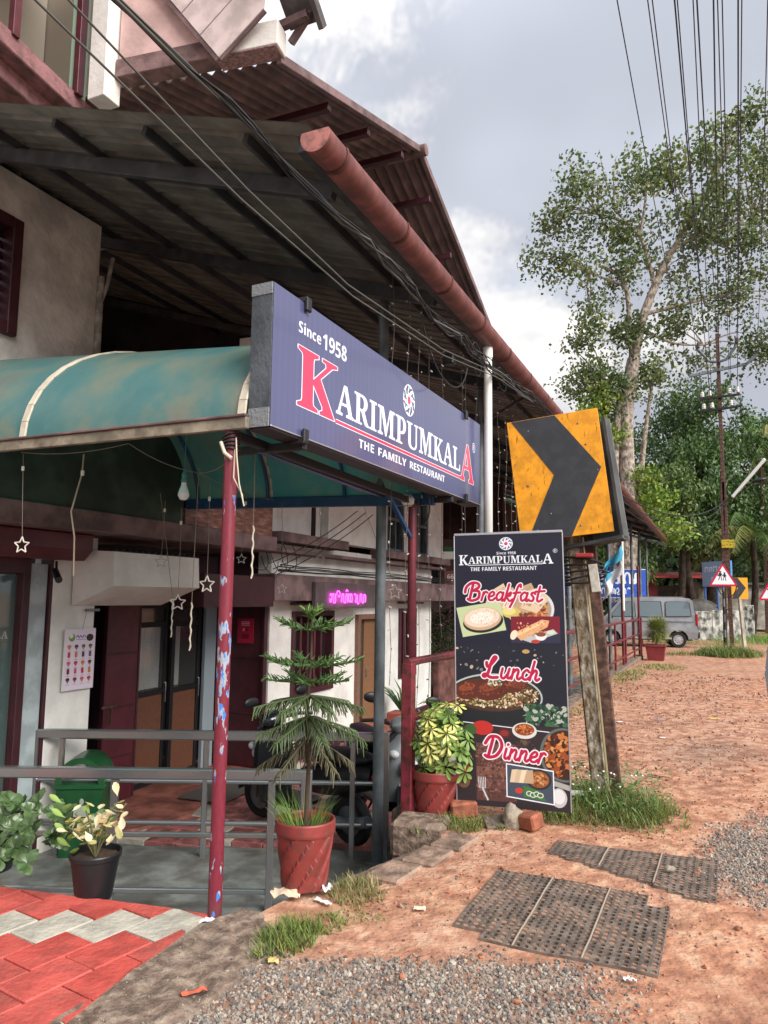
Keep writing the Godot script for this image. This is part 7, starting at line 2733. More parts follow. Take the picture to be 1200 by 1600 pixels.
	for k in 12:
		g = G.new()
		g.col = lin(70, 100, 56) * R.randf_range(0.7, 1.2)
		var a := TAU * k / 12.0
		leaf(g, o + V(0, 0.26, 0), V(cos(a) * 0.7, 1.2, sin(a) * 0.7).normalized(), V(1, 0.2, 0.3), R.randf_range(0.3, 0.65), 0.06, 0.1, 0.3)
		part(t, "leaf", g, green)
	# feathery plant in a square planter by the van
	o = V(-1.62, -0.13, -22.3)
	t = thing("square_planter", "feathery yellow-green bush in a square maroon planter in front of the van", "potted plant", o)
	g = G.new()
	for i in 1:
		var a := 0.20
		var c := 0.26
		for s in [[V(-a, 0, a), V(a, 0, a), V(c, 0.46, c), V(-c, 0.46, c)], [V(a, 0, a), V(a, 0, -a), V(c, 0.46, -c), V(c, 0.46, c)], [V(a, 0, -a), V(-a, 0, -a), V(-c, 0.46, -c), V(c, 0.46, -c)], [V(-a, 0, -a), V(-a, 0, a), V(-c, 0.46, c), V(-c, 0.46, -c)]]:
			g.quad(o + s[0], o + s[1], o + s[2], o + s[3])
		g.box(o + V(0, 0.44, 0), V(0.56, 0.06, 0.56), 0.01)
	part(t, "planter", g, mt("planter_maroon", C(132, 50, 54), 0.6, {"tex": "soft", "s": V(1, 1, 1)}))
	g = G.new()
	g.tube([o + V(0, 0.4, 0), o + V(0.05, 0.8, 0)], 0.03, 6)
	part(t, "stem", g, MATS["green_stem"])
	g = G.new()
	for i in 2600:
		var d := V(R.randfn(), R.randfn() * 0.9 + 0.15, R.randfn()).normalized()
		g.col = [lin(150, 156, 88), lin(126, 136, 76), lin(170, 170, 108), lin(104, 112, 66)][R.randi() % 4]
		blade(g, o + V(0.05, 0.86, 0) + d * R.randf_range(0.05, 0.30), (d + V(R.randf_range(-0.5, 0.5), R.randf_range(-0.3, 0.5), R.randf_range(-0.5, 0.5))).normalized(), V(0, -0.03, 0), R.randf_range(0.12, 0.30), 0.012)
	part(t, "foliage", g, green)
	# strap leaf sprout on the verge beside the leaning post
	t = thing("sprouting_plant", "small pale strap-leaved plant sprouting at the kerb behind the leaning post", "plant", V(-1.9, 0.0, -12.9))
	for k in 7:
		g = G.new()
		g.col = lin(176, 186, 96) * R.randf_range(0.8, 1.1)
		leaf(g, V(-1.86, 0.1, -12.9), V(R.randf_range(-0.8, 1.0), R.randf_range(0.1, 1.2), 0.4).normalized(), V(0, 1, 0.5), R.randf_range(0.2, 0.42), 0.08, 0.1, 0.4)
		part(t, "leaf", g, green)
	# clipped hedge in the dark hall
	t = thing("hedge_panel", "clipped small-leaved green hedge behind the maroon railing", "hedge", V(-5.9, -0.6, -17.3))
	var hb := []
	for k in 9:
		for j in 6:
			hb.append([V(-6.5 + 0.24 * k, -0.05 + 0.24 * j, -17.1 - 0.06 * k), V(0.19, 0.19, 0.19)])
	crown(t, "foliage", leaf_cluster(10, 0.10, 0.06, 0.036, 31, 0.0), green, hb, 130.0, 1.0, [lin(72, 92, 56), lin(58, 78, 48), lin(92, 110, 66)], 41, 0.5)
	for k in 4:
		g = G.new()
		g.tube([V(-6.4 + 0.5 * k, -0.65, -17.2), V(-6.4 + 0.5 * k, 0.2, -17.2)], 0.025, 6)
		part(t, "stem", g, MATS["dark"])
	# little white planter hung from the eave
	o = V(-4.56, 2.34, -13.3)
	t = thing("hanging_planter", "little white box planter hanging in front of the hall, with green sprigs", "planter", o)
	g = G.new()
	g.box(o, V(0.26, 0.14, 0.14), 0.01)
	part(t, "box", g, MATS["pvc_white"])
	g = G.new()
	for k in 30:
		g.col = lin(60, 110, 70) * R.randf_range(0.7, 1.2)
		leaf(g, o + V(R.randf_range(-0.11, 0.08), 0.06, R.randf_range(-0.05, 0.05)), V(R.randf_range(-0.7, 0.7), 1, R.randf_range(-0.5, 0.5)).normalized(), V(0, 0.2, 1), 0.12, 0.04)
	part(t, "sprigs", g, green)
	g = G.new()
	g.tube([o + V(0, 0.05, 0), V(-4.56, 4.75, -13.3)], 0.005, 5)
	part(t, "cord", g, MATS["black_cable"])


func shop_details() -> void:
	# green litter bin
	var o := V(-5.0, -0.645, -5.02)
	var t := thing("litter_bin", "green plastic litter bin with a domed hood behind the stainless railings", "bin", o)
	var bs := Basis(Vector3.UP, deg_to_rad(30.0))
	var gm := mt("bin_green", C(30, 84, 48), 0.35, {"tex": "soft", "s": V(2, 2, 2)})
	var g := G.new()
	g.x = Transform3D(bs, o)
	for q in [[V(-0.15, 0, 0.13), V(0.15, 0, 0.13), V(0.19, 0.58, 0.17), V(-0.19, 0.58, 0.17)], [V(0.15, 0, 0.13), V(0.15, 0, -0.13), V(0.19, 0.58, -0.17), V(0.19, 0.58, 0.17)], [V(0.15, 0, -0.13), V(-0.15, 0, -0.13), V(-0.19, 0.58, -0.17), V(0.19, 0.58, -0.17)], [V(-0.15, 0, -0.13), V(-0.15, 0, 0.13), V(-0.19, 0.58, 0.17), V(-0.19, 0.58, -0.17)]]:
		g.quad(q[0], q[1], q[2], q[3])
	g.box(V(0, 0.59, 0), V(0.41, 0.04, 0.37), 0.01)
	part(t, "bin_body", g, gm)
	g = G.new()
	g.x = Transform3D(bs, o)
	var f := func(u: float, v: float) -> Vector3:
		var a := lerpf(0.0, PI, u)
		return V(0.20 * cos(a), 0.61 + 0.22 * sin(a), lerpf(-0.18, 0.18, v))
	g.surf(18, 3, f, Vector3.UP)
	var f2 := func(u: float, v: float) -> Vector3:
		var a := lerpf(0.0, PI, u)
		return V(0.19 * cos(a), 0.61 + 0.21 * sin(a), lerpf(-0.18, 0.18, v))
	g.surf(18, 3, f2, Vector3.UP)
	for z in [-0.18, 0.18]:
		for i in 18:
			var a := PI * i / 18.0
			var b := PI * (i + 1) / 18.0
			var r := 0.19 if z < 0 else 0.15
			g.oquad(V(0.20 * cos(a), 0.61 + 0.22 * sin(a), z), V(0.20 * cos(b), 0.61 + 0.22 * sin(b), z), V(r * cos(b), 0.61 + (r + 0.02) * sin(b), z), V(r * cos(a), 0.61 + (r + 0.02) * sin(a), z), V(0, 0, z))
	part(t, "hood", g, gm)
	g = G.new()
	g.x = Transform3D(bs, o)
	g.box(V(0.02, 0.40, 0.162), V(0.12, 0.10, 0.002), 0.0, Basis(Vector3.RIGHT, -0.07))
	g.ell(V(0.02, 0.47, 0.165), V(0.02, 0.03, 0.002), Basis.IDENTITY, 4, 8)
	part(t, "label", g, mt("bin_label", C(176, 190, 178), 0.6, {"tex": "grain", "s": V(9, 9, 9)}))
	# hanging price card of frozen sweets on the pillar
	var p := Paint.new(420, 900, C(226, 212, 226))
	p.ell(90, 120, 44, 60, C(110, 150, 96))
	p.ell(80, 96, 26, 36, C(230, 220, 190))
	p.ell(340, 130, 50, 54, C(46, 30, 40))
	p.stroke(Paint.curve([Vector2(150, 120), Vector2(170, 90), Vector2(190, 130), Vector2(210, 95), Vector2(235, 128), Vector2(255, 92), Vector2(280, 120)], 6), 11, C(116, 60, 140))
	p.rect(150, 150, 130, 8, C(150, 100, 170))
	var cc := [C(196, 120, 50), C(120, 66, 44), C(40, 30, 34), C(190, 40, 70), C(90, 80, 110), C(150, 96, 70), C(206, 80, 110), C(70, 40, 60), C(216, 160, 150), C(110, 30, 50)]
	for r in 5:
		for k in 4:
			var x := 60.0 + k * 98
			var y := 270.0 + r * 122
			var c: Color = cc[(r * 3 + k * 7) % 10]
			if r % 2 == 0:
				p.ell(x, y - 16, 26, 26, c)
				p.poly([Vector2(x - 24, y - 4), Vector2(x + 24, y - 4), Vector2(x, y + 44)], c.lerp(C(190, 150, 100), 0.55))
			else:
				p.rect(x - 18, y - 40, 36, 66, c)
				p.ell(x, y - 40, 18, 16, c)
				p.rect(x - 4, y + 26, 8, 26, C(200, 170, 120))
			p.rect(x - 26, y + 56, 52, 5, C(110, 90, 130))
	t = thing("price_card", "pale pink hanging card of rows of frozen sweets on the white pillar", "poster", V(-5.25, 1.0, -5.12))
	g = G.new()
	g.quad(V(-5.255, 0.70, -4.95), V(-5.255, 0.70, -5.30), V(-5.255, 1.23, -5.30), V(-5.255, 1.23, -4.95))
	part(t, "printed_face", g, print_mat("card_print", p.tex()))
	g = G.new()
	g.box(V(-5.262, 0.965, -5.125), V(0.008, 0.54, 0.36), 0.002)
	part(t, "card", g, MATS["pvc_white"])
	g = G.new()
	g.box(V(-5.26, 1.40, -5.25), V(0.03, 0.025, 0.16), 0.003)
	g.tube([V(-5.255, 1.40, -5.18), V(-5.255, 1.23, -5.14)], 0.003, 4)
	part(t, "bracket", g, MATS["grey_steel"])
	# crimson notice with a scan panel left plain, on the maroon leaf
	p = Paint.new(256, 330, C(176, 30, 62))
	for y in [40, 62, 84]:
		p.rect(60, y, 136, 9, C(236, 190, 200))
	p.rect(84, 130, 34, 40, C(214, 140, 156))
	p.rect(134, 130, 34, 40, C(120, 16, 40))
	p.rect(70, 210, 116, 60, C(120, 16, 40))
	t = thing("crimson_notice", "small crimson card notice fixed on the far maroon door leaf", "poster", V(-5.6, 1.1, -8.22))
	g = G.new()
	g.quad(V(-5.73, 0.94, -8.2295), V(-5.49, 0.94, -8.2295), V(-5.49, 1.25, -8.2295), V(-5.73, 1.25, -8.2295))
	part(t, "printed_face", g, print_mat("notice_print", p.tex()))
	g = G.new()
	g.box(V(-5.61, 1.095, -8.2345), V(0.25, 0.32, 0.008), 0.001)
	part(t, "card", g, mt("crimson", C(150, 26, 54), 0.5))
	# name plate behind the shop glass
	p = Paint.new(1200, 150, C(84, 100, 96))
	p.rect(8, 8, 1184, 134, C(60, 74, 72))
	p.text("KARIMPUMKALA", "Droid Serif", 700, 40, 28, 1120, 94, C(206, 206, 196))
	t = thing("name_plate", "long plate with pale serif capitals behind the shop glass", "sign", V(-5.42, 1.2, -4.1))
	g = G.new()
	g.quad(V(-5.418, 1.15, -3.72), V(-5.418, 1.15, -4.52), V(-5.418, 1.25, -4.52), V(-5.418, 1.25, -3.72))
	part(t, "printed_face", g, print_mat("plate_print", p.tex()))
	g = G.new()
	g.box(V(-5.426, 1.2, -4.12), V(0.01, 0.11, 0.82), 0.001)
	part(t, "plate", g, MATS["dark"])
	# neon sign: board and bent glowing tubes
	t = thing("neon_sign", "grey board with glowing magenta Malayalam neon lettering over the timber door", "sign", V(-4.9, 1.57, -9.7))
	g = G.new()
	g.box(V(-4.905, 1.565, -9.72), V(0.06, 0.355, 1.92), 0.006)
	part(t, "board", g, mt("neon_board", C(92, 80, 80), 0.7, {"tex": "soft", "s": V(1, 1, 1)}))
	var neon := mt("neon_tube", C(255, 90, 240), 0.3, {"emi": Color(1.0, 0.22, 0.92), "ee": 2.6})
	var letters := [
		[[0.0, 0.75, 0.12, 1.0, 0.25, 0.7, 0.22, 0.2, 0.05, 0.0, 0.0, 0.3, 0.2, 0.35], [0.25, 0.7, 0.45, 1.0, 0.55, 0.6, 0.5, 0.0, 0.75, 0.0, 0.78, 1.0]],
		[[0.0, 0.9, 0.15, 1.3, 0.42, 1.25, 0.5, 0.8, 0.35, 0.6, 0.22, 0.8]],
		[[0.0, 0.0, 0.08, 0.9, 0.3, 0.9, 0.36, 0.0, 0.62, 0.0, 0.68, 0.9, 0.9, 0.9, 0.92, 0.0], [0.70, 1.3, 0.8, 1.5, 0.95, 1.35]],
		[[0.0, 0.3, 0.15, 0.0, 0.0, 0.5, 0.1, 1.0, 0.3, 0.6, 0.25, 0.0], [0.3, 0.8, 0.45, 1.0, 0.6, 0.6, 0.55, 0.0, 0.35, 0.1]],
		[[0.0, 0.9, 0.2, 1.0, 0.3, 0.5, 0.2, 0.0, 0.45, 0.1, 0.5, 0.9], [0.5, 0.2, 0.6, -0.25, 0.75, -0.1]],
		[[0.0, 0.0, 0.06, 0.9, 0.3, 0.9, 0.36, 0.0, 0.62, 0.0, 0.68, 0.9, 0.92, 0.8, 0.92, 0.0]],
	]
	var z0 := -9.13
	for k in 6:
		g = G.new()
		for s in letters[k]:
			var pts := []
			for i in range(0, s.size(), 2):
				pts.append(Vector2(s[i], s[i + 1]))
			var q := []
			for e in Paint.curve(pts, 5):
				q.append(V(-4.858, 1.475 + e.y * 0.115, z0 - e.x * 0.205))
			g.tube(q, 0.0055, 6)
		part(t, "neon_letter", g, neon)
		z0 -= 0.155 if k == 1 else (0.215 if k == 2 else 0.19)
	var lt := AreaLight3D.new()
	lt.name = "neon_glow"
	lt.area_size = Vector2(1.15, 0.15)
	lt.light_color = Color(1.0, 0.25, 0.92)
	lt.light_energy = 0.05
	lt.area_range = 12.0
	lt.shadow_enabled = true
	t.add_child(lt, true)
	lt.global_transform = Transform3D(Basis(Vector3.UP, PI / 2), V(-4.84, 1.53, -9.7))
	# paired dark red number plates on the hall beam
	p = Paint.new(512, 256, C(96, 46, 50))
	p.text("66", "Droid Sans", 700, 60, 60, 130, 90, C(206, 186, 176))
	p.text("66", "Droid Sans", 700, 310, 60, 130, 90, C(206, 186, 176))
	p.rect(70, 170, 110, 20, C(206, 186, 176))
	p.rect(320, 170, 110, 20, C(206, 186, 176))
	t = thing("number_plates", "dark red plate with two pale 66 marks above the hall opening", "sign", V(-5.0, 1.8, -14.6))
	g = G.new()
	g.x = Transform3D(Basis(Vector3.UP, deg_to_rad(30.0)), V(-4.98, 1.97, -15.0))
	g.quad(V(-0.28, -0.14, 0.012), V(0.28, -0.14, 0.012), V(0.28, 0.14, 0.012), V(-0.28, 0.14, 0.012))
	part(t, "printed_face", g, print_mat("number_print", p.tex()))
	g = G.new()
	g.x = Transform3D(Basis(Vector3.UP, deg_to_rad(30.0)), V(-4.98, 1.97, -15.0))
	g.box(V(0, 0, 0), V(0.58, 0.30, 0.02), 0.003)
	part(t, "plate", g, MATS["maroon_dark"])
	# door mats
	for q in [[V(-5.08, -0.595, -7.1), 0.55, 0.85, 0.08, "grey ribbed door mat in front of the glazed doors"]]:
		t = thing("door_mat", q[4], "mat", q[0])
		for k in 26:
			g = G.new()
			g.x = Transform3D(Basis(Vector3.UP, q[3]), q[0])
			g.box(V(-q[1] / 2 + q[1] * k / 25.0, 0.004, 0), V(0.008, 0.012, q[2]), 0.0)
			part(t, "rib", g, mt("mat_grey", C(84, 78, 74), 0.9))
		g = G.new()
		g.x = Transform3D(Basis(Vector3.UP, q[3]), q[0])
		for k in 20:
			g.box(V(0, 0.002, -q[2] / 2 + q[2] * k / 19.0), V(q[1], 0.008, 0.008))
		part(t, "cross_ribs", g, MATS["mat_grey"])
	# small floodlight at the head of the far post
	t = thing("floodlight", "small white floodlight wired to the head of the maroon canopy post", "lamp", V(-2.33, 2.33, -5.8))
	g = G.new()
	g.box(V(-2.31, 2.35, -5.66), V(0.10, 0.07, 0.10), 0.015, Basis.from_euler(V(0.5, 0.6, 0)))
	part(t, "housing", g, MATS["pvc_white"])
	g = G.new()
	g.tube(arc(V(-2.2, 2.28, -5.7), V(0.07, 0.03, 0), V(0, 0.14, 0.03), -2.0, 1.2, 10), 0.007, 6)
	part(t, "lead", g, MATS["black_cable"])
	# camera under the shutter box
	t = thing("cctv_camera", "small dark security camera under the maroon shutter box", "camera", V(-5.1, 1.7, -4.72))
	g = G.new()
	g.tube([V(-5.2, 1.74, -4.74), V(-5.06, 1.66, -4.66)], 0.03, 10)
	part(t, "body", g, MATS["black_plastic"])
	g = G.new()
	g.bar(V(-5.2, 1.82, -4.75), V(-5.16, 1.72, -4.72), 0.02, 0.02)
	part(t, "arm", g, MATS["black_plastic"])


func star(t: Node3D, c: Vector3, r: float, m: Material) -> void:
	var bs := Basis(Vector3.UP, deg_to_rad(24.0 + R.randf_range(-25, 25)))
	var pts := []
	for k in 11:
		var a := PI / 2 + TAU * k / 10.0
		var rr := r if k % 2 == 0 else r * 0.46
		pts.append(c + bs * V(cos(a) * rr, sin(a) * rr, 0))
	var g := G.new()
	for k in 10:
		g.tube([pts[k], pts[k + 1]], r * 0.085, 6)
	part(t, "star_frame", g, m)


func hanging_things() -> void:
	var pale := mt("star_plastic", C(214, 210, 198), 0.5)
	var clear := mt("star_clear", C(176, 170, 164), 0.35)
	var cord := mt("cord", C(120, 112, 100), 0.8)
	var list := [
		[V(-3.90, 1.84, -3.29), V(-3.88, 2.40, -3.24), 0.052, pale, "white star light on a cord, nearest the left edge of the canopy"],
		[V(-3.12, 1.62, -4.11), V(-3.09, 2.30, -4.06), 0.058, pale, "white star light hanging just left of the maroon canopy post"],
		[V(-3.60, 1.85, -5.19), V(-3.55, 2.40, -5.16), 0.042, clear, "small greyish star light just right of the maroon canopy post, high up"],
		[V(-4.07, 1.81, -4.76), V(-4.03, 2.30, -4.73), 0.05, clear, "clear star light before the upper part of the white hood"],
		[V(-3.70, 1.49, -4.53), V(-3.66, 2.20, -4.48), 0.06, clear, "clear star light before the sloping underside of the white hood"],
		[V(-3.39, 1.90, -6.16), V(-3.38, 2.40, -6.11), 0.045, clear, "small clear star light before the white upper wall"],
		[V(-2.88, 1.60, -6.75), V(-3.02, 2.45, -6.26), 0.075, clear, "clear star light by the grey column beside the neon board"],
		[V(-3.46, 1.61, -5.61), V(-3.44, 2.36, -5.54), 0.045, clear, "small clear star light before the mauve band, left of the neon board"],
	]
	for q in list:
		var t := thing("star_light", q[4], "star light", q[1], "star lights hung under the canopy")
		var g := G.new()
		g.tube([q[1], (q[0] + q[1]) / 2 + V(0.01, 0, 0.008), q[0] + V(0, q[2], 0)], 0.0022, 5)
		part(t, "cord", g, cord)
		g = G.new()
		g.box(q[1].lerp(q[0], 0.16), V(0.018, 0.03, 0.012), 0.003)
		part(t, "plug", g, pale)
		star(t, q[0], q[2], q[3])
	for q in [[V(-3.16, 1.34, -4.01), V(-3.02, 2.36, -3.85), "white icicle light stick hanging left of the maroon post, low down"], [V(-2.49, 1.80, -3.70), V(-2.40, 2.40, -3.56), "white icicle light stick hanging right of the maroon post under the sign"], [V(-4.02, 1.36, -4.86), V(-4.06, 2.36, -4.70), "thin icicle light stick before the left end of the white hood"]]:
		var t := thing("icicle_light", q[2], "light stick", q[1], "icicle lights hung under the canopy")
		var g := G.new()
		g.tube([q[1], q[0] + V(0, 0.16, 0)], 0.0025, 5)
		part(t, "cord", g, cord)
		g = G.new()
		var pts := []
		var rs := []
		for i in 13:
			pts.append(q[0] + V(0.004 * sin(i * 2.0), 0.16 - 0.026 * i, 0.004 * cos(i * 2.0)))
			rs.append(0.0045 + 0.0022 * (i % 2))
		g.tube(pts, rs, 6)
		part(t, "stick", g, mt("stick_plastic", C(190, 182, 164), 0.5))
	var t := thing("loose_cable", "wavy pale cable with no star hanging under the left of the canopy", "cable", V(-3.61, 2.40, -3.46))
	var g := G.new()
	g.tube([V(-3.61, 2.42, -3.46), V(-3.615, 2.3, -3.46), V(-3.70, 2.06, -3.47), V(-3.68, 1.9, -3.49), V(-3.69, 1.66, -3.51)], 0.0055, 6)
	part(t, "lead", g, mt("pale_cord", C(150, 138, 120), 0.8))
	g = G.new()
	g.box(V(-3.612, 2.30, -3.46), V(0.022, 0.034, 0.014), 0.003)
	part(t, "plug", g, pale)
	t = thing("light_bulb", "unlit white bulb in a teal holder hanging under the teal canopy", "bulb", V(-3.11, 2.20, -3.82))
	g = G.new()
	g.x.origin = V(-3.11, 2.15, -3.82)
	g.lathe([Vector2(0, 0), Vector2(0.022, 0.006), Vector2(0.036, 0.03), Vector2(0.036, 0.045), Vector2(0.028, 0.07), Vector2(0.017, 0.10), Vector2(0.016, 0.12)], 18)
	part(t, "glass", g, mt("bulb_white", C(216, 226, 222), 0.3))
	g = G.new()
	g.x.origin = V(-3.11, 2.265, -3.82)
	g.lathe([Vector2(0.018, 0), Vector2(0.021, 0.015), Vector2(0.015, 0.03), Vector2(0.018, 0.05), Vector2(0.008, 0.075), Vector2(0.003, 0.08)], 14)
	g.tube([V(0, 0.07, 0), V(0.005, 0.55, 0)], 0.003, 5)
	part(t, "holder", g, mt("holder", C(70, 120, 116), 0.5))
	g = G.new()
	for q in [[V(-3.85, 2.40, -3.2), V(-3.10, 2.42, -3.3)], [V(-3.10, 2.42, -3.3), V(-3.02, 2.33, -3.85)], [V(-3.02, 2.33, -3.85), V(-2.30, 2.28, -3.22)], [V(-3.02, 2.33, -3.85), V(-3.5, 2.38, -5.5)]]:
		g.tube(sag(q[0], q[1], 0.03, 8), 0.003, 5)
	single("washing_line", g, cord, "thin string looped under the canopy that carries the star lights", "string")
	# strands of fairy lights hung down from the eave
	var zs := [-5.18, -5.5, -5.77, -6.02, -6.32, -6.9, -7.0, -7.4, -7.85, -8.28, -8.6, -8.9, -9.1, -9.4, -9.76, -10.15, -10.57, -11.2, -11.9, -12.6]
	for k in zs.size():
		t = thing("fairy_light_strand", "fairy light strand %d along the eave, counted from the grey column" % (k + 1), "fairy lights", V(-2.25, 4.0, zs[k]), "strands of fairy lights along the eave")
		g = G.new()
		var pts := []
		var bot: float = [0.9, 0.2, 0.5, 0.1, 1.2][k % 5]
		var hi := roof_y(-2.25) - 0.12
		for i in 13:
			pts.append(V(-2.25 + 0.012 * sin(i * 1.3 + k), lerpf(hi, bot, i / 12.0), zs[k] + 0.012 * cos(i * 1.9 + k)))
		g.tube(pts, 0.0026, 5)
		part(t, "cord", g, mt("strand_cord", C(96, 88, 82), 0.7))
		g = G.new()
		var y := hi - 0.08
		while y > bot:
			var q := V(-2.25 + R.randf_range(-0.02, 0.02), y, zs[k] + R.randf_range(-0.02, 0.02))
			g.box(q, V(0.009, 0.009, 0.024), 0.0, Basis.from_euler(V(R.randf_range(-1, 1), R.randf() * TAU, 0)))
			y -= R.randf_range(0.13, 0.19)
		part(t, "bulbs", g, clear).set_meta("kind", "stuff")


func gutter_cables() -> void:
	# a bundle of cables slung just outside the gutter
	var way := [V(-1.78, 3.52, 1.5), V(-1.78, 3.54, -1.74), V(-1.78, 3.58, -2.42), V(-1.78, 3.55, -3.0), V(-1.78, 3.59, -3.9), V(-1.78, 3.57, -4.6), V(-1.78, 3.57, -5.3), V(-1.79, 3.59, -6.07), V(-1.80, 3.68, -7.16), V(-1.80, 3.80, -8.93), V(-1.80, 3.82, -12.0), V(-1.80, 3.84, -16.0)]
	for k in 8:
		var pts := []
		for i in way.size() * 3:
			var f := float(i) / (way.size() * 3 - 1) * (way.size() - 1)
			var k0 := mini(int(f), way.size() - 2)
			var p: Vector3 = (way[k0] as Vector3).cubic_interpolate(way[k0 + 1], way[maxi(k0 - 1, 0)], way[mini(k0 + 2, way.size() - 1)], f - k0)
			var spread := 0.028 + 0.055 * smoothstep(-2.2, -5.5, p.z)
			p += V(spread * NOISE.get_noise_2d(p.z * 1.1, k * 9.0), spread * 1.2 * NOISE.get_noise_2d(p.z * 1.1 + 50.0, k * 7.0), 0)
			pts.append(p)
		var g := G.new()
		g.tube(pts, 0.0075 if k < 2 else 0.0045, 6)
		single("telephone_cable", g, MATS["black_cable"] if k % 4 else mt("dusty_cable", C(84, 84, 78), 0.6), "dark cable in the twisted bundle slung just outside the red gutter", "cable", "bundle of cables along the gutter")
	for k in 2:
		var g := G.new()
		var a := [V(-1.72, 3.23, -1.38), V(-1.72, 3.32, -1.50)]
		var b := [V(-1.72, 3.14, -3.42), V(-1.72, 3.18, -3.36)]
		var c := [V(-1.74, 3.52, -6.36), V(-1.74, 3.56, -6.4)]
		var pts := [V(-1.72, 3.62 + 0.08 * k, 2.5), V(-1.72, 3.35 + 0.08 * k, -0.2), a[k], (a[k] + b[k]) / 2 - V(0, 0.03, 0), b[k], (b[k] + c[k]) / 2 - V(0, 0.06, 0), c[k], V(-1.78, 3.7, -8.0)]
		g.tube(Array(pts), 0.0042, 6)
		single("telephone_cable", g, MATS["dusty_cable"], ["lower of the two thin dark cables slung apart from the bundle", "upper of the two thin dark cables slung apart from the bundle"][k], "cable")
	for q in [[V(-1.85, 3.62, -5.3), V(0, 0.05, 0.55), V(0.0, 0.42, 0.0), 3.4, 6.0], [V(-1.85, 3.62, -6.1), V(0, 0.02, 0.14), V(0, 0.14, 0), 0.0, 6.0], [V(-1.84, 3.66, -6.9), V(0, 0.02, 0.16), V(0, 0.10, 0), 0.5, 5.5]]:
		var g := G.new()
		g.tube(arc(q[0], q[1], q[2], q[3], q[4], 16), 0.006, 6)
		single("slack_cable", g, MATS["black_cable"], "slack loop of spare cable hanging from the gutter cables", "cable", "slack cable loops at the gutter")


func rubber_mat(nm_label: String, corners: Array, nx: int, nz: int, ragged: int) -> void:
	var t := thing("rubber_mat", nm_label, "mat", (corners[0] + corners[2]) / 2)
	var g := G.new()
	var rr := RandomNumberGenerator.new()
	rr.seed = ragged
	var fill := G.new()
	var at := func(u: float, v: float, h: float) -> Vector3:
		var p: Vector3 = (corners[0] as Vector3).lerp(corners[1], u).lerp((corners[3] as Vector3).lerp(corners[2], u), v)
		p.y = gh(p.x, p.z) + 0.003 + 0.005 * NOISE.get_noise_2d(p.x * 4.0, p.z * 4.0) + h
		return p
	for i in nx:
		for j in nz:
			var u0 := float(i) / nx
			var u1 := float(i + 1) / nx
			var v0 := float(j) / nz
			var v1 := float(j + 1) / nz
			if (ragged == 1 and ((i < nx * 0.16 and j > nz - 3) or (i > nx * 0.86 and j < 3))) or (ragged == 2 and (j > nz * (0.42 + 0.66 * float(i) / nx) + 0.8 * NOISE.get_noise_1d(i * 2.0))):
				continue
			var cu := (u0 + u1) / 2
			var cv := (v0 + v1) / 2
			var sq := []
			var ho := []
			for k in 8:
				var a := TAU * k / 8.0 + PI / 8
				var d := Vector2(cos(a), sin(a))
				var m := maxf(absf(d.x), absf(d.y))
				sq.append(Vector2(cu + d.x / m * (u1 - u0) / 2, cv + d.y / m * (v1 - v0) / 2))
				ho.append(Vector2(cu + d.x * (u1 - u0) * 0.385, cv + d.y * (v1 - v0) * 0.385))
			var cs := [Vector2(u0, v0), Vector2(u1, v0), Vector2(u1, v1), Vector2(u0, v1)]
			if NOISE.get_noise_2d(cu * 2.6 + ragged * 11.0, cv * 2.6) + rr.randf_range(-0.25, 0.25) > -0.08:
				var hh := rr.randf_range(0.003, 0.0085)
				for k in range(1, 7):
					fill.otri(at.call(ho[0].x, ho[0].y, hh), at.call(ho[k].x, ho[k].y, hh), at.call(ho[k + 1].x, ho[k + 1].y, hh), Vector3.UP)
			for k in 8:
				var k2 := (k + 1) % 8
				g.oquad(at.call(sq[k].x, sq[k].y, 0.010), at.call(sq[k2].x, sq[k2].y, 0.010), at.call(ho[k2].x, ho[k2].y, 0.010), at.call(ho[k].x, ho[k].y, 0.010), Vector3.UP)
				g.oquad(at.call(ho[k].x, ho[k].y, 0.010), at.call(ho[k2].x, ho[k2].y, 0.010), at.call(ho[k2].x, ho[k2].y, -0.006), at.call(ho[k].x, ho[k].y, -0.006), at.call(cu, cv, 0) - at.call(ho[k].x, ho[k].y, 0))
			for k in 4:
				var e: Vector2 = cs[k]
				var best := []
				for w in 8:
					if (sq[w] - e).length() < 0.30 * ((u1 - u0) + (v1 - v0)):
						best.append(sq[w])
				if best.size() >= 2:
					g.otri(at.call(best[0].x, best[0].y, 0.010), at.call(e.x, e.y, 0.010), at.call(best[1].x, best[1].y, 0.010), Vector3.UP)
				var e2: Vector2 = cs[(k + 1) % 4]
				g.oquad(at.call(e.x, e.y, 0.010), at.call(e2.x, e2.y, 0.010), at.call(e2.x, e2.y, -0.008), at.call(e.x, e.y, -0.008), at.call((e.x + e2.x) / 2, (e.y + e2.y) / 2, 0) - at.call(cu, cv, 0))
	part(t, "mat_body", g, mt("rubber", C(124, 110, 100), 0.85, {"tex": "blotch", "s": V(2, 2, 2), "det": "dirt", "ds": V(2.4, 2.4, 2.4)}))
	part(t, "soil_in_holes", fill, mt("soil_fill", C(176, 134, 108), 0.97, {"tex": "grain", "s": V(3, 3, 3)})).set_meta("kind", "stuff")
	for u in [0.335, 0.665]:
		g = G.new()
		var pts := []
		var vmax := 1.0 if ragged == 1 else minf(1.0, 0.40 + 0.66 * u)
		for k in 13:
			pts.append(at.call(u, vmax * k / 12.0, 0.012))
		g.tube(pts, 0.005, 6)
		part(t, "ridge", g, mt("rubber_pale", C(150, 136, 122), 0.9))


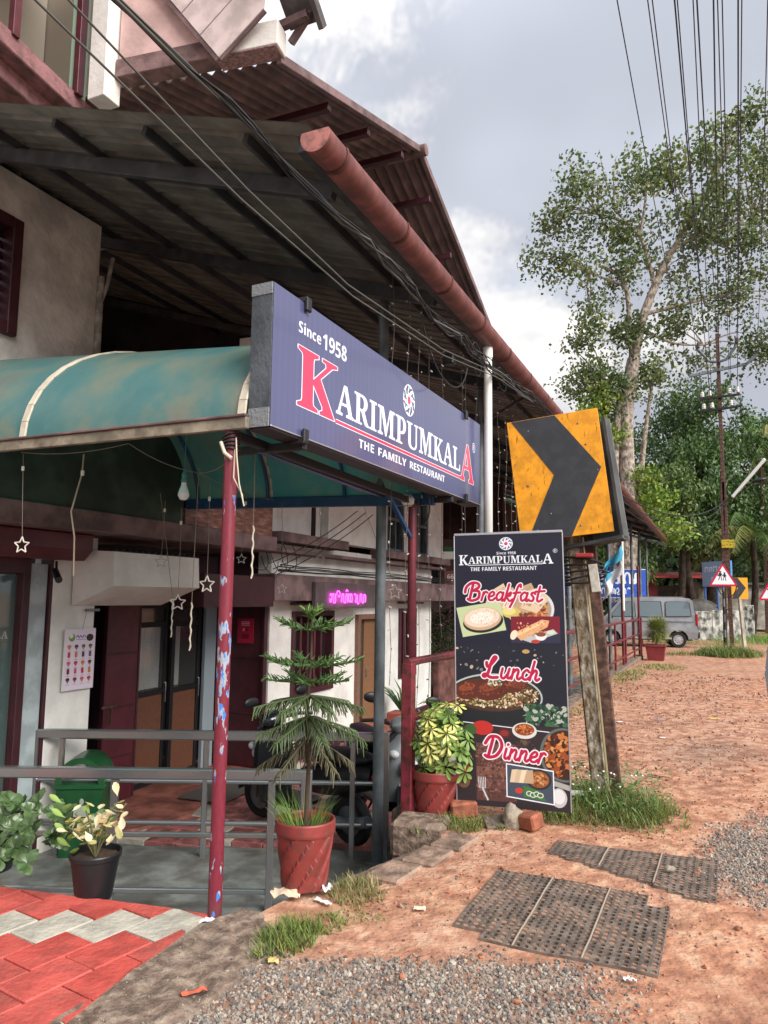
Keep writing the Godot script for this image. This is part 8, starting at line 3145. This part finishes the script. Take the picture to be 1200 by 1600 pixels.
func mats() -> void:
	rubber_mat("larger perforated rubber mat lying on the red earth, nearer the viewer", [V(-1.20, 0, -4.37), V(-0.27, 0, -4.33), V(-0.28, 0, -3.46), V(-1.21, 0, -3.50)], 24, 21, 1)
	rubber_mat("torn perforated rubber mat lying just beyond the larger one", [V(-1.00, 0, -5.06), V(-0.05, 0, -5.10), V(-0.06, 0, -4.38), V(-1.01, 0, -4.45)], 24, 18, 2)


func rock_mesh(sd: int, flat := 0.7) -> ArrayMesh:
	var rr := RandomNumberGenerator.new()
	rr.seed = sd
	var g := G.new()
	var t := (1.0 + sqrt(5.0)) / 2.0
	var vs := []
	for q in [[-1, t, 0], [1, t, 0], [-1, -t, 0], [1, -t, 0], [0, -1, t], [0, 1, t], [0, -1, -t], [0, 1, -t], [t, 0, -1], [t, 0, 1], [-t, 0, -1], [-t, 0, 1]]:
		vs.append(V(q[0], q[1] * flat, q[2]).normalized() * rr.randf_range(0.62, 1.15) * V(1, flat, 0.85))
	for f in [[0, 11, 5], [0, 5, 1], [0, 1, 7], [0, 7, 10], [0, 10, 11], [1, 5, 9], [5, 11, 4], [11, 10, 2], [10, 7, 6], [7, 1, 8], [3, 9, 4], [3, 4, 2], [3, 2, 6], [3, 6, 8], [3, 8, 9], [4, 9, 5], [2, 4, 11], [6, 2, 10], [8, 6, 7], [9, 8, 1]]:
		g.otri(vs[f[0]], vs[f[1]], vs[f[2]], vs[f[0]] + vs[f[1]] + vs[f[2]])
	return g.mesh()


func verge_details() -> void:
	var brick := mt("brick", C(176, 106, 80), 0.9, {"tex": "blotch", "s": V(3, 3, 3), "nrm": "n_rough", "nk": 0.6})
	for q in [[V(-1.71, 0.06, -5.30), V(0.19, 0.11, 0.10), 0.5, "orange brick at the left foot of the menu banner"], [V(-1.22, 0.06, -5.22), V(0.17, 0.10, 0.12), -0.5, "orange brick at the right foot of the menu banner"]]:
		var g := G.new()
		g.box(V(0, 0, 0), q[1], 0.012)
		var o := part(self, "brick", g, brick, true)
		o.transform = Transform3D(Basis.from_euler(V(0.15, q[2], 0.12)), q[0])
		tag(o, q[3], "brick")
	var g := G.new()
	var f := func(u: float, v: float) -> Vector3:
		var a := u * TAU
		var b := v * PI
		var r := 0.085 + 0.03 * NOISE.get_noise_3d(sin(b) * cos(a) * 1.3, cos(b) * 1.3, sin(b) * sin(a) * 1.3)
		return V(-1.335, 0.05, -5.23) + V(sin(b) * cos(a) * 0.8, cos(b) * 1.1, sin(b) * sin(a) * 0.8) * r
	g.surf(18, 12, f)
	single("pale_rock", g, mt("rock", C(176, 164, 146), 0.9, {"tex": "blotch", "s": V(3, 3, 3), "nrm": "n_rough", "nk": 0.6}), "pale jagged rock between the two bricks under the menu banner", "rock")
	g = G.new()
	g.box(V(-1.45, 0.02, -5.22), V(0.16, 0.02, 0.16), 0.004, Basis.from_euler(V(0.2, 0.5, 0.1)))
	single("rubber_scrap", g, MATS["rubber"], "black scrap of rubber under the menu banner", "scrap")
	g = G.new()
	g.bar(V(-1.16, 0.10, -5.9), V(-0.99, 0.09, -6.0), 0.035, 0.03)
	single("white_stake", g, MATS["pvc_white"], "short white strip sticking out of the grass right of the banner", "stake")
	var bits := [
		[V(-2.10, 0.02, -3.53), V(0.15, 0.035, 0.08), C(206, 184, 158), 0.2, "crumpled beige wrapper at the foot of the red swirl pot"],
		[V(-1.93, 0.03, -3.66), V(0.055, 0.03, 0.04), C(226, 224, 228), 0.9, "crumpled white paper just right of the red swirl pot"],
		[V(-1.90, 0.015, -3.56), V(0.11, 0.008, 0.03), C(228, 226, 222), -0.3, "flat white paper strip in front of the red swirl pot"],
		[V(-2.285, 0.012, -3.12), V(0.10, 0.012, 0.05), C(232, 236, 240), 0.4, "white scrap on the kerb at the foot of the canopy post"],
		[V(-1.42, 0.012, -3.69), V(0.06, 0.006, 0.05), C(222, 204, 180), 0.3, "pale torn scrap on the earth left of the larger mat"],
		[V(-0.38, 0.012, -3.37), V(0.05, 0.016, 0.018), C(236, 236, 232), -0.25, "white cylinder of litter near the bottom of the view"],
		[V(-1.80, 0.015, -2.93), V(0.045, 0.01, 0.05), C(214, 186, 120), 0.6, "yellowed fallen leaf on the grey gravel"],
		[V(-1.93, 0.02, -2.56), V(0.10, 0.008, 0.03), C(190, 96, 70), 0.9, "curled orange leaf on the edge of the kerb"],
		[V(-0.62, 0.012, -9.2), V(0.06, 0.008, 0.06), C(230, 230, 232), 0.2, "white paper scrap on the earth beyond the weeds"],
		[V(-0.95, 0.012, -6.5), V(0.07, 0.01, 0.05), C(226, 226, 226), 0.5, "white scrap at the far side of the weeds by the leaning post"],
		[V(-0.10, 0.012, -11.0), V(0.14, 0.008, 0.03), C(224, 196, 50), 0.3, "yellow wrapper on the earth near the tarmac"],
		[V(-0.75, 0.012, -10.6), V(0.12, 0.008, 0.04), C(110, 120, 170), 0.1, "bluish scrap on the grey patch of earth"],
		[V(-1.2, 0.012, -10.2), V(0.08, 0.008, 0.05), C(226, 222, 220), 0.8, "white scrap at the left of the grey patch of earth"],
		[V(-1.52, 0.012, -13.6), V(0.07, 0.008, 0.05), C(230, 228, 224), 0.1, "small white scrap far along the earth near the kerb"],
		[V(-0.55, 0.012, -7.2), V(0.12, 0.01, 0.03), C(40, 36, 38), -0.2, "black strip of litter on the red earth"],
	]
	for b in bits:
		g = G.new()
		var f2 := func(u: float, v: float) -> Vector3:
			return V((u - 0.5) * b[1].x, b[1].y * (0.5 + 1.2 * NOISE.get_noise_2d(u * 2.0 + b[0].x * 9.0, v * 2.0)), (v - 0.5) * b[1].z)
		g.surf(6, 5, f2)
		var o := part(self, "litter_scrap", g, mt("litter_%d" % int(b[2].r * 99 + b[2].b * 9), b[2], 0.85), true)
		o.transform = Transform3D(Basis(Vector3.UP, b[3]), b[0] + V(0, gh(b[0].x, b[0].z), 0))
		tag(o, b[4], "litter")
	g = G.new()
	g.x = Transform3D(Basis.from_euler(V(0.2, 0.7, 0.1)), V(-0.33, 0.055, -4.72))
	var rm := rock_mesh(90, 0.6)
	var ms := MeshInstance3D.new()
	ms.name = "loose_stone"
	ms.mesh = rm
	ms.material_override = MATS["rock"]
	add_child(ms, true)
	ms.transform = Transform3D(Basis.from_euler(V(0.2, 0.7, 0.1)).scaled(V(0.035, 0.03, 0.028)), V(-0.30, 0.045, -4.72))
	tag(ms, "single brown stone lying on the torn rubber mat", "stone")


func grass_patch(g: G, c: Vector3, rx: float, rz: float, n: int, h: float, tones: Array, lean := 0.4) -> void:
	for i in n:
		var a := R.randf() * TAU
		var r := sqrt(R.randf())
		var p := c + V(cos(a) * rx * r, 0, sin(a) * rz * r)
		if NOISE.get_noise_2d(p.x * 3.0, p.z * 3.0) < -0.30:
			continue
		p.y = gh(p.x, p.z) - 0.005
		var hh := h * (1.0 - 0.6 * r * r) * R.randf_range(0.45, 1.2)
		g.col = tones[R.randi() % tones.size()] * R.randf_range(0.75, 1.25)
		var d := V(R.randfn() * lean, 1.0, R.randfn() * lean).normalized()
		blade(g, p, d, V(d.x, -0.25, d.z) * hh * R.randf_range(0.1, 0.7), hh, R.randf_range(0.004, 0.009) * (1.0 if c.z > -9.0 else 2.4))


func grass_and_stones() -> void:
	var gm: Material = MATS["plant_leaf"]
	var fresh := [lin(112, 134, 66), lin(94, 120, 60), lin(132, 146, 78), lin(84, 104, 58), lin(156, 152, 92)]
	var dry := [lin(150, 140, 92), lin(126, 124, 76), lin(170, 158, 112), lin(104, 110, 66)]
	var patches := [
		["weed_patch", "thick green weeds round the foot of the leaning sign post", [[V(-0.86, 0, -6.05), 0.55, 0.55, 2600, 0.26, fresh], [V(-0.55, 0, -5.85), 0.34, 0.34, 900, 0.20, fresh], [V(-1.15, 0, -5.6), 0.25, 0.22, 500, 0.16, fresh], [V(-0.9, 0, -5.5), 0.5, 0.14, 500, 0.07, dry]]],
		["grass_patch", "grass tufts along the kerb edge beside the grey gravel", [[V(-1.85, 0, -3.12), 0.13, 0.24, 700, 0.13, fresh], [V(-1.83, 0, -3.36), 0.16, 0.14, 400, 0.10, fresh], [V(-1.80, 0, -3.78), 0.16, 0.20, 420, 0.13, dry], [V(-1.66, 0, -3.52), 0.14, 0.10, 130, 0.05, dry]]],
		["grass_patch", "low grass in front of the menu banner and the red pot", [[V(-1.72, 0, -5.10), 0.22, 0.14, 500, 0.12, fresh], [V(-1.45, 0, -5.24), 0.2, 0.12, 300, 0.10, fresh], [V(-1.9, 0.0, -5.0), 0.14, 0.14, 200, 0.10, fresh]]],
		["grass_patch", "thin grass strip along the kerb beyond the leaning post", [[V(-1.72, 0, -16.5), 0.30, 1.9, 900, 0.12, fresh], [V(-1.3, 0, -19.5), 0.6, 1.3, 900, 0.12, fresh], [V(-1.8, 0, -11.0), 0.16, 1.8, 350, 0.10, dry]]],
		["grass_patch", "weedy mound round the posts of the warning sign", [[V(0.25, 0, -26.2), 1.0, 1.4, 3200, 0.55, fresh], [V(-0.7, 0, -25.6), 1.1, 0.7, 900, 0.22, fresh]]],
		["grass_patch", "bright green grass bank beyond the small chevron board", [[V(2.0, 0, -36.0), 2.6, 3.0, 3800, 0.5, [lin(120, 156, 70), lin(104, 140, 64), lin(136, 164, 82)]], [V(-1.2, 0, -32.5), 1.6, 1.0, 900, 0.2, dry]]],
	]
	for p in patches:
		var g := G.new()
		for q in p[2]:
			grass_patch(g, q[0], q[1], q[2], q[3], q[4], q[5])
		var o := single(p[0], g, gm, p[1], "grass")
		o.set_meta("kind", "stuff")
	# broad weeds and tiny white flowers among them
	var g := G.new()
	for i in 520:
		var a := R.randf() * TAU
		var p := V(-0.84, 0, -6.1) + V(cos(a) * 0.5, 0, sin(a) * 0.5) * sqrt(R.randf())
		p.y = R.randf_range(0.04, 0.26)
		g.col = lin(92, 120, 68) * R.randf_range(0.7, 1.25)
		leaf(g, p, V(R.randfn(), R.randf_range(-0.2, 0.7), R.randfn()).normalized(), V(0, 1, 0.2), R.randf_range(0.025, 0.06), 0.02)
	var weeds := single("broadleaf_weeds", g, gm, "small broad leaved weeds among the grass under the leaning post", "weeds")
	weeds.set_meta("kind", "stuff")
	g = G.new()
	for i in 40:
		var a := R.randf() * TAU
		var p := V(-0.95, 0, -5.95) + V(cos(a) * 0.42, 0, sin(a) * 0.35) * sqrt(R.randf())
		g.ell(p + V(0, R.randf_range(0.16, 0.33), 0), V(0.009, 0.007, 0.009), Basis.IDENTITY, 4, 6)
	part(weeds, "white_flowers", g, MATS["pvc_white"]).set_meta("kind", "stuff")
	# loose grey gravel and scattered pebbles
	var stone := mt("stone", Color.WHITE, 0.9, {"vc": true, "nrm": "n_rough", "s": V(6, 6, 6), "nk": 0.5})
	var meshes := []
	for k in 3:
		meshes.append(rock_mesh(50 + k, 0.7))
	var ts := [[], [], []]
	var cs := [[], [], []]
	var greys := [lin(132, 124, 116), lin(114, 108, 102), lin(150, 142, 132), lin(96, 92, 90), lin(166, 156, 144), lin(136, 116, 102)]
	for i in 84000:
		var p := V(R.randf_range(-2.05, 0.42), 0, R.randf_range(-6.6, -1.6))
		var d := gravel_at(p.x, p.z)
		if R.randf() > d:
			continue
		p.y = gh(p.x, p.z)
		var s := R.randf_range(0.0045, 0.0135)
		if R.randf() < 0.04:
			s *= 1.5
		var k := i % 3
		ts[k].append(Transform3D(Basis.from_euler(V(R.randf() * TAU, R.randf() * TAU, R.randf() * TAU)).scaled(Vector3.ONE * s), p + V(0, s * R.randf_range(-0.2, 0.4), 0)))
		cs[k].append(greys[R.randi() % 6] * R.randf_range(0.8, 1.15))
	var gravel := copies(self, "loose_gravel", meshes[0], stone, ts[0] + ts[1] + ts[2], cs[0] + cs[1] + cs[2])
	tag(gravel, "grey crushed stone spread along the near edge of the verge", "gravel")
	ts = [[], [], []]
	cs = [[], [], []]
	var reds := [lin(168, 112, 86), lin(150, 98, 76), lin(184, 132, 104), lin(128, 92, 76), lin(150, 134, 120), lin(112, 84, 72)]
	for i in 15000:
		var z := -1.6 - 16.0 * pow(R.randf(), 1.7)
		var p := V(R.randf_range(edge_x(z) + 0.1, road_x(z) + 0.15), 0, z)
		var clump := NOISE.get_noise_2d(p.x * 1.1 + 60.0, p.z * 1.1)
		if R.randf() > 0.35 + 0.9 * clump:
			continue
		p.y = gh(p.x, p.z)
		var s := R.randf_range(0.0025, 0.008) * (1.0 + 0.12 * absf(z))
		if R.randf() < 0.03:
			s *= 2.0
		var k := i % 3
		ts[k].append(Transform3D(Basis.from_euler(V(R.randf() * TAU, R.randf() * TAU, R.randf() * TAU)).scaled(Vector3.ONE * s), p + V(0, s * 0.3, 0)))
		cs[k].append(reds[R.randi() % 6] * R.randf_range(0.8, 1.2))
	for i in 420:
		var z := R.randf_range(-3.2, -1.7)
		var p := V(-2.22 + 0.38 * R.randf(), 0.0, z)
		p.y = 0.012 - 0.02 * (p.x + 2.25) / 0.42 + 0.018 * NOISE.get_noise_2d(p.x * 7.0, z * 7.0)
		var s := R.randf_range(0.002, 0.0065)
		ts[i % 3].append(Transform3D(Basis.from_euler(V(R.randf() * TAU, R.randf() * TAU, 0)).scaled(Vector3.ONE * s), p))
		cs[i % 3].append(greys[R.randi() % 6] * R.randf_range(0.6, 1.1))
	var pebbles := copies(self, "scattered_pebbles", meshes[1], stone, ts[0] + ts[1] + ts[2], cs[0] + cs[1] + cs[2])
	tag(pebbles, "small reddish pebbles scattered over the earth verge", "pebbles")
